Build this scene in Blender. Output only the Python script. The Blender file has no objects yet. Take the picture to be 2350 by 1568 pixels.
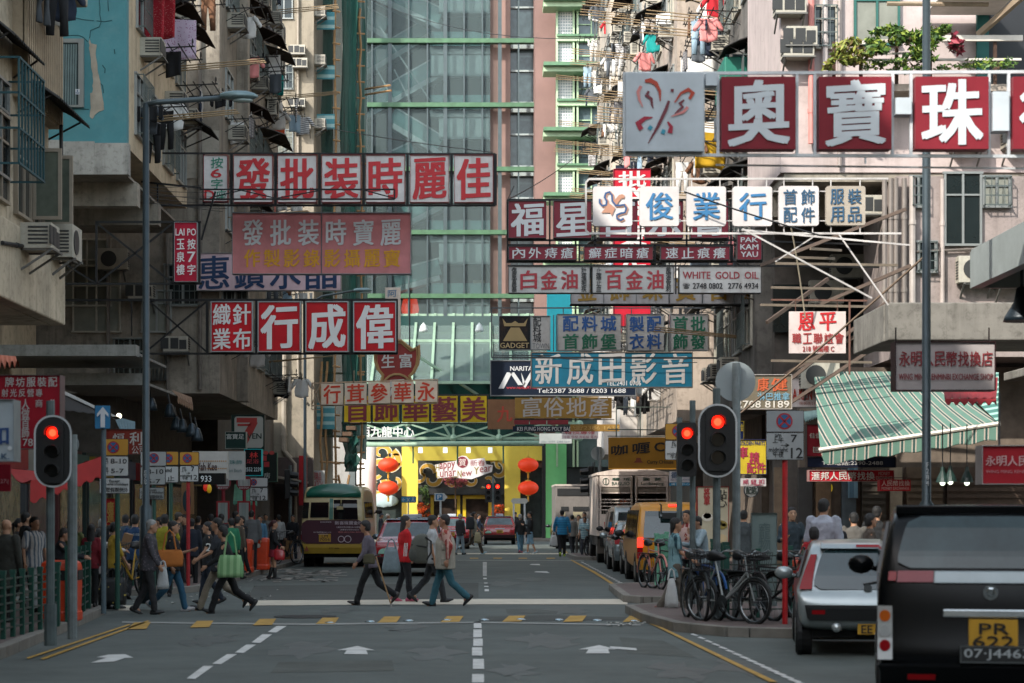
import bpy, bmesh, math, random
from mathutils import Vector, Matrix
C = bpy.context.scene.collection
SC = bpy.context.scene
rnd = random.Random(7)
R = math.radians
# ---------------------------------------------------------------- camera
F0, VX, VY, CH = 4600., 1105., 1178., 1.65
cam = bpy.data.cameras.new('camera'); co = bpy.data.objects.new('camera', cam); C.objects.link(co)
cam.sensor_width = 36; cam.lens = 36 * F0 / 2350
cam.shift_x = (1175 - VX) / 2350; cam.shift_y = (VY - 784) / 2350
co.location = (0, 0, CH); co.rotation_euler = (R(90), 0, 0)
cam.clip_end = 3000; cam.clip_start = .5
cam.dof.use_dof = True; cam.dof.focus_distance = 56; cam.dof.aperture_fstop = 2.8
SC.camera = co
# ---------------------------------------------------------------- light
SDIR = Vector((.50, .62, -.60)).normalized()
el = math.asin(-SDIR.z)
w = bpy.data.worlds.new('World'); SC.world = w; w.use_nodes = True
nt = w.node_tree; sk = nt.nodes.new('ShaderNodeTexSky'); sk.sky_type = 'NISHITA'; sk.sun_disc = False
sk.sun_elevation = el; sk.sun_rotation = math.atan2(-SDIR.x, -SDIR.y); sk.dust_density = 1.5
hs = nt.nodes.new('ShaderNodeHueSaturation'); hs.inputs['Saturation'].default_value = .5; hs.inputs['Hue'].default_value = .475
nt.links.new(sk.outputs[0], hs.inputs['Color']); nt.links.new(hs.outputs[0], nt.nodes['Background'].inputs[0]); nt.nodes['Background'].inputs[1].default_value = .15
sl = bpy.data.lights.new('sun', 'SUN'); sl.energy = 2.0; sl.angle = R(.5); sl.color = (1, .93, .83)
so = bpy.data.objects.new('sun', sl); C.objects.link(so); so.rotation_euler = SDIR.to_track_quat('-Z', 'Y').to_euler()
so.location = (-40, -40, 60)
SC.view_settings.view_transform = 'Standard'; SC.view_settings.look = 'None'; SC.view_settings.exposure = 1.65; SC.view_settings.gamma = 1
SC.cycles.max_bounces = 8; SC.cycles.transparent_max_bounces = 12; SC.cycles.caustics_reflective = False; SC.cycles.caustics_refractive = False
SC.cycles.sample_clamp_indirect = 4

# ---------------------------------------------------------------- helpers
def X(u, d): return (u - VX) * d / F0
def Z(v, d): return CH + (VY - v) * d / F0
def P(u, v, d): return Vector((X(u, d), d, Z(v, d)))
def G(u, v):                              # a point of the road surface
    d = CH * F0 / (v - VY); return (X(u, d), d)
def lin(h):
    h = h.lstrip('#'); r = []
    for i in (0, 2, 4):
        c = int(h[i:i + 2], 16) / 255; r.append(c / 12.92 if c <= .04045 else ((c + .055) / 1.055) ** 2.4)
    return tuple(r)
_mc = {}
FOLD = bpy.data.textures.new('cloth_folds', 'CLOUDS'); FOLD.noise_scale = .11; FOLD.noise_depth = 2
def M(c, rough=.75, metal=0, var=.15, scale=3., streak=0., streakc='#2b2620', bump=0., emit=0., coat=0., alpha=1., pat=None, trans=0., spec=.5):
    key = (c, rough, metal, spec, var, scale, streak, streakc, bump, emit, coat, alpha, pat, trans)
    if key in _mc: return _mc[key]
    m = bpy.data.materials.new('mat_' + c.strip('#')); m.use_nodes = True; t = m.node_tree; N = t.nodes; L = t.links
    b = N['Principled BSDF']; b.inputs['Roughness'].default_value = rough; b.inputs['Metallic'].default_value = metal; b.inputs['Specular IOR Level'].default_value = spec
    if coat: b.inputs['Coat Weight'].default_value = coat; b.inputs['Coat Roughness'].default_value = .08
    col = lin(c); tc = N.new('ShaderNodeTexCoord')
    def noise(sc, det=3., vec=None, ro=.6):
        n = N.new('ShaderNodeTexNoise'); n.inputs['Scale'].default_value = sc; n.inputs['Detail'].default_value = det
        n.inputs['Roughness'].default_value = ro
        L.new(vec or tc.outputs['Object'], n.inputs['Vector']); return n.outputs['Fac']
    def mix(fac, a, bb, bt='MIX'):
        x = N.new('ShaderNodeMix'); x.data_type = 'RGBA'; x.blend_type = bt
        for s, v in ((x.inputs[0], fac), (x.inputs[6], a), (x.inputs[7], bb)):
            if isinstance(v, (int, float)): s.default_value = v
            elif isinstance(v, tuple): s.default_value = (*v[:3], 1)
            else: L.new(v, s)
        return x.outputs[2]
    def ramp(f, lo, hi):
        r = N.new('ShaderNodeMapRange'); r.inputs['From Min'].default_value = lo; r.inputs['From Max'].default_value = hi
        L.new(f, r.inputs['Value']); return r.outputs[0]
    def mapped(s, rot=(0, 0, 0)):
        k = N.new('ShaderNodeMapping'); k.inputs['Scale'].default_value = s; k.inputs['Rotation'].default_value = rot
        L.new(tc.outputs['Object'], k.inputs['Vector']); return k.outputs[0]
    def band(axis, freq, lo, hi):          # hard stripes along an axis
        s = N.new('ShaderNodeSeparateXYZ'); L.new(tc.outputs['Object'], s.inputs[0])
        a = N.new('ShaderNodeMath'); a.operation = 'MULTIPLY'; a.inputs[1].default_value = freq; L.new(s.outputs[axis], a.inputs[0])
        f = N.new('ShaderNodeMath'); f.operation = 'FRACT'; L.new(a.outputs[0], f.inputs[0])
        g = N.new('ShaderNodeMath'); g.operation = 'GREATER_THAN'; g.inputs[1].default_value = lo; L.new(f.outputs[0], g.inputs[0])
        h = N.new('ShaderNodeMath'); h.operation = 'LESS_THAN'; h.inputs[1].default_value = hi; L.new(f.outputs[0], h.inputs[0])
        o = N.new('ShaderNodeMath'); o.operation = 'MULTIPLY'; L.new(g.outputs[0], o.inputs[0]); L.new(h.outputs[0], o.inputs[1]); return o.outputs[0]
    cur = col
    if pat and pat[0] == 'plaid':
        cur = mix(band(2, pat[2], .0, .45), col, lin(pat[1])); cur = mix(band(0, pat[2], .0, .4), cur, lin(pat[3])); cur = mix(band(1, pat[2], .0, .4), cur, lin(pat[3]))
    elif pat and pat[0] == 'stripe':
        cur = mix(band(pat[2], pat[3], .0, pat[4] if len(pat) > 4 else .4), col, lin(pat[1]))
    elif pat and pat[0] == 'awning':
        cur = mix(band(0, 4.6, .52, .64), col, lin('#9f978b')); cur = mix(band(0, 4.6, .64, .82), cur, lin('#17423f')); cur = mix(band(0, 4.6, .82, .94), cur, lin('#9f978b'))
    elif pat and pat[0] == 'dots':
        v = N.new('ShaderNodeTexVoronoi'); v.inputs['Scale'].default_value = pat[2]; L.new(tc.outputs['Object'], v.inputs['Vector'])
        cur = mix(ramp(v.outputs['Distance'], pat[3] + .04, pat[3] - .04), col, lin(pat[1]))
    elif pat and pat[0] == 'brick':
        br = N.new('ShaderNodeTexBrick'); br.inputs['Scale'].default_value = pat[2]; br.inputs['Color1'].default_value = (*col, 1)
        br.inputs['Color2'].default_value = (*lin(pat[1]), 1); br.inputs['Mortar'].default_value = (*[x * .5 for x in col], 1); br.inputs['Mortar Size'].default_value = .02
        L.new(tc.outputs['Object'], br.inputs['Vector']); cur = br.outputs['Color']
    if var:
        f = noise(scale, 6.)
        f = ramp(f, .3, .7)
        cur = mix(f, mix(1., cur, (1 - var,) * 3, 'MULTIPLY'), mix(1., cur, (1 + var * .6,) * 3, 'MULTIPLY'))
    if streak:
        f = noise(1., 5., mapped((3.5, 3.5, .22)), .7); f2 = noise(.55, 4.)
        g = N.new('ShaderNodeMath'); g.operation = 'MULTIPLY'; L.new(ramp(f, .47, .72), g.inputs[0]); L.new(ramp(f2, .35, .65), g.inputs[1])
        h = N.new('ShaderNodeMath'); h.operation = 'MULTIPLY'; h.inputs[1].default_value = streak; L.new(g.outputs[0], h.inputs[0])
        cur = mix(h.outputs[0], cur, lin(streakc))
        j = N.new('ShaderNodeMath'); j.operation = 'MULTIPLY'; j.inputs[1].default_value = streak * .55; L.new(ramp(noise(scale * 4.5, 8., None, .75), .5, .68), j.inputs[0]); cur = mix(j.outputs[0], cur, lin(streakc))
    if isinstance(cur, tuple): b.inputs['Base Color'].default_value = (*cur, 1)
    else: L.new(cur, b.inputs['Base Color'])
    if bump:
        bp = N.new('ShaderNodeBump'); bp.inputs['Strength'].default_value = bump; bp.inputs['Distance'].default_value = .02
        L.new(noise(scale * 7, 5.), bp.inputs['Height']); L.new(bp.outputs[0], b.inputs['Normal'])
    if emit:
        b.inputs['Emission Color'].default_value = (*col, 1); b.inputs['Emission Strength'].default_value = emit
    if trans: b.inputs['Transmission Weight'].default_value = trans
    if alpha < 1:
        b.inputs['Alpha'].default_value = alpha
    _mc[key] = m; return m
def GLASS(c='#86a8a2', a=.35, rough=.03, ior=1.6):   # thin architectural pane: tinted see-through plus a clear reflection
    key = ('glass', c, a, rough, ior)
    if key in _mc: return _mc[key]
    m = bpy.data.materials.new('pane_glass'); m.use_nodes = True; N = m.node_tree.nodes; L = m.node_tree.links; N.clear()
    o = N.new('ShaderNodeOutputMaterial'); mx = N.new('ShaderNodeMixShader'); tr = N.new('ShaderNodeBsdfTransparent'); gl = N.new('ShaderNodeBsdfGlossy')
    df = N.new('ShaderNodeBsdfDiffuse'); m2 = N.new('ShaderNodeMixShader'); fr = N.new('ShaderNodeFresnel'); fr.inputs[0].default_value = ior
    tr.inputs[0].default_value = (*[min(1, x * .5 + .5) for x in lin(c)], 1); df.inputs[0].default_value = (*lin(c), 1); gl.inputs['Roughness'].default_value = rough
    m2.inputs[0].default_value = a; L.new(tr.outputs[0], m2.inputs[1]); L.new(df.outputs[0], m2.inputs[2])
    L.new(fr.outputs[0], mx.inputs[0]); L.new(m2.outputs[0], mx.inputs[1]); L.new(gl.outputs[0], mx.inputs[2]); L.new(mx.outputs[0], o.inputs[0])
    _mc[key] = m; return m

class B:                                  # collects shapes, links them as ONE mesh object
    def __init__(s): s.v = []; s.f = []; s.mi = []; s.k = 0
    def add(s, vs, fs):
        n = len(s.v); s.v += [tuple(p) for p in vs]; s.f += [tuple(i + n for i in f) for f in fs]; s.mi += [s.k] * len(fs); return s
    def mat(s, k): s.k = k; return s
    def box(s, x0, y0, z0, x1, y1, z1):
        if x1 < x0: x0, x1 = x1, x0
        if y1 < y0: y0, y1 = y1, y0
        if z1 < z0: z0, z1 = z1, z0
        v = [(x, y, z) for z in (z0, z1) for y in (y0, y1) for x in (x0, x1)]
        return s.add(v, [(0, 2, 3, 1), (4, 5, 7, 6), (0, 1, 5, 4), (2, 6, 7, 3), (0, 4, 6, 2), (1, 3, 7, 5)])
    def bar(s, p, q, w, h=None):
        p, q = Vector(p), Vector(q); t = (q - p).normalized(); h = h or w
        a = t.cross(Vector((0, 0, 1)))
        if a.length < .01: a = Vector((1, 0, 0))
        a.normalize(); b = a.cross(t); v = []
        for c in (p, q): v += [c + a * (i * w / 2) + b * (j * h / 2) for i, j in ((-1, -1), (1, -1), (1, 1), (-1, 1))]
        return s.add(v, [(0, 1, 2, 3), (7, 6, 5, 4), (0, 4, 5, 1), (1, 5, 6, 2), (2, 6, 7, 3), (3, 7, 4, 0)])
    def tube(s, pts, r, n=6, closed=False, flat=None):
        pts = [Vector(p) for p in pts]; rs = r if isinstance(r, (list, tuple)) else [r] * len(pts); v = []; m = len(pts)
        up = Vector((0, 0, 1)); prev = None
        for i, p in enumerate(pts):
            if closed: t = pts[(i + 1) % m] - pts[i - 1]
            else: t = pts[min(i + 1, m - 1)] - pts[max(i - 1, 0)]
            if t.length < 1e-6: t = Vector((0, 0, 1))
            t.normalize()
            a = (prev - t * prev.dot(t)) if prev is not None else t.cross(up if abs(t.z) < .9 else Vector((0, 1, 0)))
            if a.length < 1e-4: a = t.cross(Vector((0, 1, 0)))
            a.normalize(); prev = a; b = t.cross(a)
            for k in range(n):
                c, q = math.cos(2 * math.pi * k / n), math.sin(2 * math.pi * k / n)
                v.append(p + a * (c * rs[i]) + b * (q * rs[i]))
        f = []
        for i in range(m if closed else m - 1):
            j = (i + 1) % m
            for k in range(n): f.append((i * n + k, i * n + (k + 1) % n, j * n + (k + 1) % n, j * n + k))
        if not closed: f += [tuple(range(n))[::-1], tuple((m - 1) * n + k for k in range(n))]
        return s.add(v, f)
    def ell(s, c, r, n=12, m=8, ph0=-90, ph1=90):
        c = Vector(c); rx, ry, rz = r if isinstance(r, (tuple, list)) else (r, r, r); v = []; f = []
        for i in range(m + 1):
            ph = R(ph0 + (ph1 - ph0) * i / m)
            for k in range(n):
                th = 2 * math.pi * k / n
                v.append(c + Vector((rx * math.cos(ph) * math.cos(th), ry * math.cos(ph) * math.sin(th), rz * math.sin(ph))))
        for i in range(m):
            for k in range(n): f.append((i * n + k, i * n + (k + 1) % n, (i + 1) * n + (k + 1) % n, (i + 1) * n + k))
        f += [tuple(range(n))[::-1], tuple(m * n + k for k in range(n))]
        return s.add(v, f)
    def cap(s, p, q, r0, r1, n=9):        # tapered capsule
        p, q = Vector(p), Vector(q); t = (q - p); L = t.length or 1e-4; t = t / L
        return s.tube([p - t * r0 * .97, p - t * r0 * .7, p, q, q + t * r1 * .7, q + t * r1 * .97], [r0 * .22, r0 * .72, r0, r1, r1 * .72, r1 * .22], n)
    def loft(s, rings):
        n = len(rings[0]); v = [p for r in rings for p in r]; f = []
        for i in range(len(rings) - 1):
            for k in range(n): f.append((i * n + k, i * n + (k + 1) % n, (i + 1) * n + (k + 1) % n, (i + 1) * n + k))
        f += [tuple(range(n))[::-1], tuple((len(rings) - 1) * n + k for k in range(n))]
        return s.add(v, f)
    def prism(s, pts, a, b, ax='y'):      # outline (2D) pushed through along an axis
        def mk(p, t): return (p[0], t, p[1]) if ax == 'y' else (t, p[0], p[1]) if ax == 'x' else (p[0], p[1], t)
        n = len(pts); v = [mk(p, a) for p in pts] + [mk(p, b) for p in pts]
        return s.add(v, [tuple(range(n)), tuple(range(2 * n - 1, n - 1, -1))] + [(i, i + n, (i + 1) % n + n, (i + 1) % n) for i in range(n)])
    def lathe(s, c, prof, n=16):
        return s.loft([[(c[0] + r * math.cos(2 * math.pi * k / n), c[1] + r * math.sin(2 * math.pi * k / n), c[2] + z) for k in range(n)] for r, z in prof])
    def disc(s, c, r, t, n=24, ax='y'):
        return s.prism([((c[0] if ax != 'x' else c[1]) + r * math.cos(2 * math.pi * k / n), c[2] + r * math.sin(2 * math.pi * k / n)) for k in range(n)], (c[1] if ax != 'x' else c[0]), (c[1] if ax != 'x' else c[0]) + t, ax)
    def quad(s, *p): return s.add(p, [tuple(range(len(p)))])
    def text(s, st, x0, z0, x1, z1, y, bold=.02, tilt=0):
        v, f = glyphs(st); W, H = x1 - x0, z1 - z0; lines = st.count('\n') + 1; q = bold * .42 * H / lines
        if len(st) == 1 and ord(st) > 0x3000 and not tilt: tilt = .055; z0 -= .027 * W
        for i, (dx, dz) in enumerate(((0, 0), (1, 1), (-1, 1), (1, -1), (-1, -1)) if bold else ((0, 0),)):
            s.add([(x0 + a * W + dx * q * 1.25, y - .0012 * i, z0 + b * H + tilt * a * W + dz * q * .7) for a, b in v], f)
        return s
    def stroke(s, pts, ws, y):            # brush stroke in the plane facing the camera
        n = len(pts); v = []
        for i in range(n):
            a, b = pts[max(i - 1, 0)], pts[min(i + 1, n - 1)]; tx, tz = b[0] - a[0], b[1] - a[1]; l = math.hypot(tx, tz) or 1
            v += [(pts[i][0] - tz / l * ws[i] / 2, y, pts[i][1] + tx / l * ws[i] / 2), (pts[i][0] + tz / l * ws[i] / 2, y, pts[i][1] - tx / l * ws[i] / 2)]
        return s.add(v, [(2 * i, 2 * i + 1, 2 * i + 3, 2 * i + 2) for i in range(n - 1)])
    def mesh(s, name, mats, off=(0, 0, 0), smooth=False):
        me = bpy.data.meshes.new(name); o = Vector(off)
        me.from_pydata([Vector(p) - o for p in s.v], [], s.f)
        for m in (mats if isinstance(mats, (list, tuple)) else [mats]): me.materials.append(m)
        if any(s.mi): me.polygons.foreach_set('material_index', s.mi)
        if smooth: me.polygons.foreach_set('use_smooth', [True] * len(s.f))
        bm = bmesh.new(); bm.from_mesh(me); bmesh.ops.recalc_face_normals(bm, faces=bm.faces); bm.to_mesh(me); bm.free()
        me.update(); return me
    def build(s, name, mats, parent=None, smooth=False, bevel=0, sub=0, remesh=0, folds=0):
        if parent is None:
            xs = [p[0] for p in s.v]; ys = [p[1] for p in s.v]; zs = [p[2] for p in s.v]
            off = Vector(((min(xs) + max(xs)) / 2, (min(ys) + max(ys)) / 2, min(zs)))
        else:
            off = Vector(parent['_o'])
        me = s.mesh(name, mats, off, smooth); o = bpy.data.objects.new(name, me); C.objects.link(o)
        if parent is None: o.location = off; o['_o'] = tuple(off)
        else: o.parent = parent; o['_o'] = tuple(parent['_o'])
        if remesh:
            k = o.modifiers.new('join', 'REMESH'); k.mode = 'VOXEL'; k.voxel_size = remesh; k.use_smooth_shade = True
            k = o.modifiers.new('soft', 'SMOOTH'); k.factor = .5; k.iterations = 3
        if bevel:
            k = o.modifiers.new('edge', 'BEVEL'); k.width = bevel; k.segments = 2; k.limit_method = 'ANGLE'; k.angle_limit = R(35)
        if folds:
            k = o.modifiers.new('folds', 'DISPLACE'); k.texture = FOLD; k.strength = folds; k.mid_level = .5; k.texture_coords = 'LOCAL'
        if sub:
            k = o.modifiers.new('sub', 'SUBSURF'); k.levels = k.render_levels = sub
        return o
_gc = {}
def glyphs(st):
    key = st
    if key not in _gc:
        c = bpy.data.curves.new('writing', 'FONT'); c.body = st; c.size = 1; c.resolution_u = 2;  c.align_x = 'CENTER'; c.space_line = .82
        o = bpy.data.objects.new('writing', c); me = bpy.data.meshes.new_from_object(o)
        x = [v.co.x for v in me.vertices]; y = [v.co.y for v in me.vertices]; x0, x1, y0, y1 = min(x), max(x), min(y), max(y)
        _gc[key] = ([((a - x0) / (x1 - x0), (b - y0) / (y1 - y0)) for a, b in zip(x, y)], [tuple(p.vertices)[::1] for p in me.polygons])
        bpy.data.objects.remove(o); bpy.data.meshes.remove(me); bpy.data.curves.remove(c)
    return _gc[key]
_labels = {}
def tag(o, label, cat, group=None, kind=None):
    o['label'] = label; o['category'] = cat
    if group: o['group'] = group
    if kind: o['kind'] = kind
    return o
def thing(name, label, cat, loc=(0, 0, 0), group=None, rz=0):
    o = bpy.data.objects.new(name, None); C.objects.link(o); o.location = loc; o.rotation_euler.z = rz; o.empty_display_size = .3
    o['_o'] = tuple(loc) if not rz else (0, 0, 0)
    return tag(o, label, cat, group)
def local_thing(name, label, cat, loc, rz=0, group=None):    # its parts are built round the local origin
    o = thing(name, label, cat, loc, group, rz); o['_o'] = (0, 0, 0); return o
def struct(name, b, m, **k):
    o = b.build(name, m, **k); o['kind'] = 'structure'; return o
def put(kit, loc, rz=0, parent=None, sc=1):   # kit = (name, mesh or None, children): a copy that shares its mesh data
    name, me, ch = kit; o = bpy.data.objects.new(name, me); C.objects.link(o)
    o.location = loc; o.rotation_euler.z = rz
    if sc != 1: o.scale = (sc,) * 3 if isinstance(sc, (int, float)) else sc
    if parent: o.parent = parent
    for c in ch: put(c, (0, 0, 0), 0, o)
    return o
NTH = ['first', 'second', 'third', 'fourth', 'fifth', 'sixth', 'seventh', 'eighth', 'ninth', 'tenth', 'eleventh', 'twelfth', 'thirteenth', 'fourteenth', 'fifteenth', 'sixteenth', 'seventeenth', 'eighteenth', 'nineteenth', 'twentieth']
def rrect(x0, z0, x1, z1, r, n=4):
    out = []
    for cx, cz, a in ((x1 - r, z1 - r, 0), (x0 + r, z1 - r, 90), (x0 + r, z0 + r, 180), (x1 - r, z0 + r, 270)):
        out += [(cx + r * math.cos(R(a + 90 * i / n)), cz + r * math.sin(R(a + 90 * i / n))) for i in range(n + 1)]
    return out
# ---------------------------------------------------------------- ground
ASPH = M('#525956', .8, var=.3, scale=.7, streak=.3, streakc='#2f3533', bump=.35)
struct('ground', B().quad((-400, -200, -.012), (400, -200, -.012), (400, 900, -.012), (-400, 900, -.012)), M('#55534f', .9, var=.2, scale=.3))
struct('road', B().quad((-60, -40, 0), (60, -40, 0), (60, 200, 0), (-60, 200, 0)), ASPH)
rp = B()
rp.quad(*[(*G(u, v), .004) for u, v in ((585, 1345), (560, 1378), (800, 1379), (1098, 1373), (1098, 1338))])
rp.quad(*[(*G(u, v), .004) for u, v in ((1115, 1416), (1240, 1412), (1470, 1418), (1480, 1424), (1100, 1426))])
struct('road_patch', rp, M('#454845', .9, var=.25, scale=1.2))
PAV = M('#6a5a55', .85, var=.2, scale=1.5, pat=('brick', '#5d5350', 4.), bump=.1)
KERB = M('#77736c', .85, var=.25, scale=2.5, bump=.2)
def pavement(name, pts):
    struct(name, B().prism(pts, -.01, .126, 'z'), PAV)
    k = B(); n = len(pts)
    for i in range(n):
        a, b = Vector((*pts[i], .063)), Vector((*pts[(i + 1) % n], .063)); L = (b - a).length; t = (b - a) / max(L, .01); c = 0
        if abs(a.x) > 25 and abs(b.x) > 25 and a.x * b.x > 0: continue
        while c < L - .05:
            e = min(c + .9, L); abs((a + t * c).x) < 25 and k.bar(a + t * c, a + t * (e - .012), .15, .142); c = e
    struct(name.replace('pavement', 'kerb'), k, KERB, bevel=.012)
pavement('pavement', [(-40, -30), (-5.2, -30), (-5.3, 10), (-5.5, 22.9), (-6.0, 30), (-6.2, 32.6), (-6.7, 33.8), (-7.6, 34.6), (-40, 35.2)])
pavement('pavement', [(-40, 40.2), (-7.6, 39.8), (-6.5, 40.4), (-6.0, 42), (-6.0, 80), (-6.2, 102), (-7, 104), (-40, 105)])
pavement('pavement', [(40, 26.3), (4.4, 26.3), (3.3, 26.8), (2.75, 28), (2.5, 30.5), (2.45, 33.2), (3, 34), (40, 34)])
pavement('pavement', [(40, 36.6), (2.95, 36.6), (2.7, 37.1), (2.8, 43), (3.2, 43.8), (6.3, 45), (6.4, 69.6), (3.9, 70), (3.35, 70.8), (3.3, 76), (3.9, 77), (6.6, 78), (6.8, 102), (8, 104), (40, 105)])
pavement('pavement', [(-60, 117), (60, 117), (60, 190), (-60, 190)])
# paint
WH = M('#c9c9c6', .7, var=.25, scale=4.); YE = M('#b08a3c', .75, var=.3, scale=3.)
def marks(name, m, polys, z=.008):
    b = B()
    for p in polys: b.quad(*[(*(G(*q)), z) for q in p])
    o = struct(name, b, m); return o
w_ = []
# lane dashes
for a, b_, c_, d_ in ((428, 1559, 482, 1530), (487, 1525, 536, 1503), (539, 1499, 580, 1481), (577, 1476, 617, 1457), (614, 1452, 650, 1438)):
    w_.append([(a, b_), (a + 20, b_ + 1), (c_ + 8, d_), (c_ - 15, d_)])
for v0, v1, u, k in ((1568, 1549, 1097, 14), (1537, 1514, 1098, 13), (1506, 1487, 1095, 12), (1484, 1467, 1097, 11), (1464, 1446, 1096, 10), (1443, 1428, 1096, 9), (1358, 1353, 1117, 5), (1348, 1346, 1116, 5), (1340, 1338, 1115, 4), (1330, 1327, 1113, 4)):
    w_.append([(u - k, v0), (u + k, v0), (u + k * .96, v1), (u - k * .96, v1)])
for i in range(11):
    v0 = 1291 + i * 2.9; w_.append([(1108, v0 + 2), (1117, v0 + 2), (1117, v0), (1108, v0)])
for i in range(16):                       # dotted turning line on the right
    t = i / 15; u = 1592 + t * 245; v = 1457 + t * 112; k = 8 + 7 * t
    w_.append([(u - k, v), (u + k * .7, v + 4 + 3 * t), (u + k * 1.4, v + 3 + 2 * t), (u - k * .2, v - 2)])
for i in range(22):                       # dotted bay line further up
    t = i / 21; u = 1336 + t * 112; v = 1291 + t * 61; k = 3 + 3 * t
    w_.append([(u - k, v), (u + k, v + 1.2), (u + k * 1.5, v + .4), (u - k * .3, v - .9)])
marks('lane_marking', WH, w_)
arr = []
def arrow(cu, v0, v1, w0, w1):
    vm = v0 + (v1 - v0) * .52
    arr.append([(cu - w1, v1), (cu + w1 * 1.05, v1), (cu + w1 * .9, vm), (cu - w1 * .75, vm)])
    arr.append([(cu - w0, vm), (cu + w0, vm), (cu + w0 * .1, v0)])
arrow(816, 1484, 1503, 44, 27)
arrow(1371, 1482, 1501, 44, 27)
arr.append([(1400, 1490), (1462, 1494), (1460, 1489), (1400, 1485)])
arr.append([(207, 1523), (262, 1520), (285, 1512), (306, 1511), (287, 1503), (248, 1504), (222, 1510), (245, 1511)])
arr.append([(1215, 1297), (1240, 1298), (1238, 1295), (1220, 1295)])
arr.append([(1225, 1314), (1262, 1316), (1255, 1312), (1230, 1312)])
marks('arrow_marking', WH, arr)
cw = [[(560, 1379), (820, 1378), (1100, 1375.5), (1440, 1376), (1440, 1388), (1100, 1388), (820, 1389), (560, 1391)],
      [(1050, 1270), (1330, 1270), (1330, 1272.6), (1050, 1272.6)],
      [(270, 1391), (315, 1390), (312, 1402), (272, 1402)]]
marks('sun_strip_and_stop_line', M('#c2b9a8', .7, var=.2, scale=3.), cw)  # widest band paints a sunlit strip on the road; the rest are lines
marks('thin_line_marking', M('#8f908c', .75, var=.35, scale=2.), [[(280, 1427), (320, 1428), (700, 1432), (1100, 1428), (1470, 1434), (1470, 1437), (1100, 1431), (700, 1436), (280, 1431)], [(1050, 1286), (1340, 1287), (1340, 1288), (1050, 1287)]])
y_ = [[(k - 26, 1434 - s), (k + 18, 1433 - s), (k + 28, 1419 - s * .9), (k - 10, 1419.5 - s * .9)] for k, s in ((318, -12), (462, -8), (606, -3), (750, 0), (892, 3), (1036, 4), (1178, 5), (1318, 5), (1455, 5))]
y_ += [[(k - 10, 1283), (k + 10, 1283), (k + 10, 1281), (k - 10, 1281)] for k in (920, 975, 1034, 1088, 1142, 1200, 1264)]
y_ += [[(60, 1512), (66, 1514), (300, 1436), (296, 1434)], [(92, 1514), (100, 1516), (345, 1427), (338, 1426)]]
y_ += [[(1500, 1437), (1508, 1436), (1785, 1568), (1766, 1568)], [(1500, 1437), (1508, 1436), (1500, 1432), (1490, 1433)],
       [(1308, 1286), (1313, 1286), (1368, 1314), (1430, 1354), (1422, 1354), (1362, 1316)], [(1285, 1256), (1289, 1256), (1306, 1272), (1302, 1272)],
       [(1450, 1377), (1460, 1366), (1476, 1365), (1470, 1378)]]
marks('yellow_marking', YE, y_, .012)
st = B()
for u, v in ((757, 1431), (850, 1428), (938, 1426), (1026, 1425), (1112, 1424), (1196, 1423), (1283, 1424), (1371, 1425), (1457, 1427), (1460, 1383)):
    x, y = G(u, v); st.ell((x, y, 0), (.09, .09, .03), 10, 3, 0)
struct('road_stud_marking', st, M('#9fb0b6', .25, .9, var=.1), smooth=True)
pb = B(); rr = random.Random(3)            # worn block paint on the old brick bay
for i in range(70):
    u = rr.uniform(630, 800); v = rr.uniform(1308, 1337); k = rr.uniform(4, 16); u -= (v - 1308) * 1.2
    pb.quad(*[(*G(*q), .010) for q in ((u - k, v), (u + k, v), (u + k + 3, v - 1.6), (u - k + 3, v - 1.6))])
struct('bay_marking', pb, M('#8f8c86', .8, var=.3))
lt = B()
for i in range(90):
    if i % 2: u, v = rr.uniform(430, 640), rr.uniform(1330, 1385)
    else: u, v = rr.choice([(rr.uniform(1430, 1490), rr.uniform(1376, 1384)), (rr.uniform(1390, 1480), rr.uniform(1430, 1440)), (rr.uniform(300, 430), rr.uniform(1380, 1400))])
    x, y = G(u, v); a = rr.uniform(0, 6); s_ = rr.uniform(.02, .06)
    lt.quad((x + s_ * math.cos(a), y + s_ * math.sin(a), .02), (x - s_ * math.sin(a), y + s_ * math.cos(a), .03), (x - s_ * math.cos(a), y - s_ * math.sin(a), .02), (x + s_ * math.sin(a), y - s_ * math.cos(a), .035))
o = lt.build('litter', M('#a9a7a0', .9)); o['kind'] = 'stuff'; o['label'] = 'scraps of paper litter along the kerbs'; o['category'] = 'litter'
x, y = G(700, 1467 - 51)
struct('manhole_cover', B().disc((0, 0, 0), .34, .006, 24, 'z') if 0 else B().prism([(x + .5 * math.cos(i * .2618), y + .5 * math.sin(i * .2618)) for i in range(24)], .001, .009, 'z'), M('#2a2b2b', .6, .6))

q = B(); r_ = random.Random(12)            # stains, tar seams and cracks of their own shape
for u, v, s in ((1000, 1500, .5), (1250, 1470, .7), (700, 1490, .6), (1180, 1540, .4), (930, 1440, .5), (1300, 1400, .6), (780, 1400, .5), (1060, 1460, .35), (1560, 1540, .5), (480, 1470, .5), (1150, 1340, .8), (1020, 1320, .7), (1220, 1330, .6), (1700, 1530, .5)):
    x, y = G(u, v); n = 18; q.quad(*[(x + s * (1 + .5 * math.sin(i * 1.7 + u)) * math.cos(i * .349) * .55, y + s * 2.2 * (1 + .35 * math.sin(i * 2.3 + v)) * math.sin(i * .349), .0035) for i in range(n)])
struct('oil_stain_marking', q, M('#474c49', .6, var=.3, scale=4.))
q = B()
for pts in (((905, 1366), (1010, 1365), (1012, 1352), (912, 1353)), ((1160, 1398), (1330, 1397), (1345, 1408), (1165, 1410)), ((640, 1520), (900, 1516), (905, 1540), (620, 1545)), ((1420, 1462), (1520, 1470), (1600, 1510), (1440, 1500))): q.quad(*[(*G(*t), .0028) for t in pts])
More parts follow.
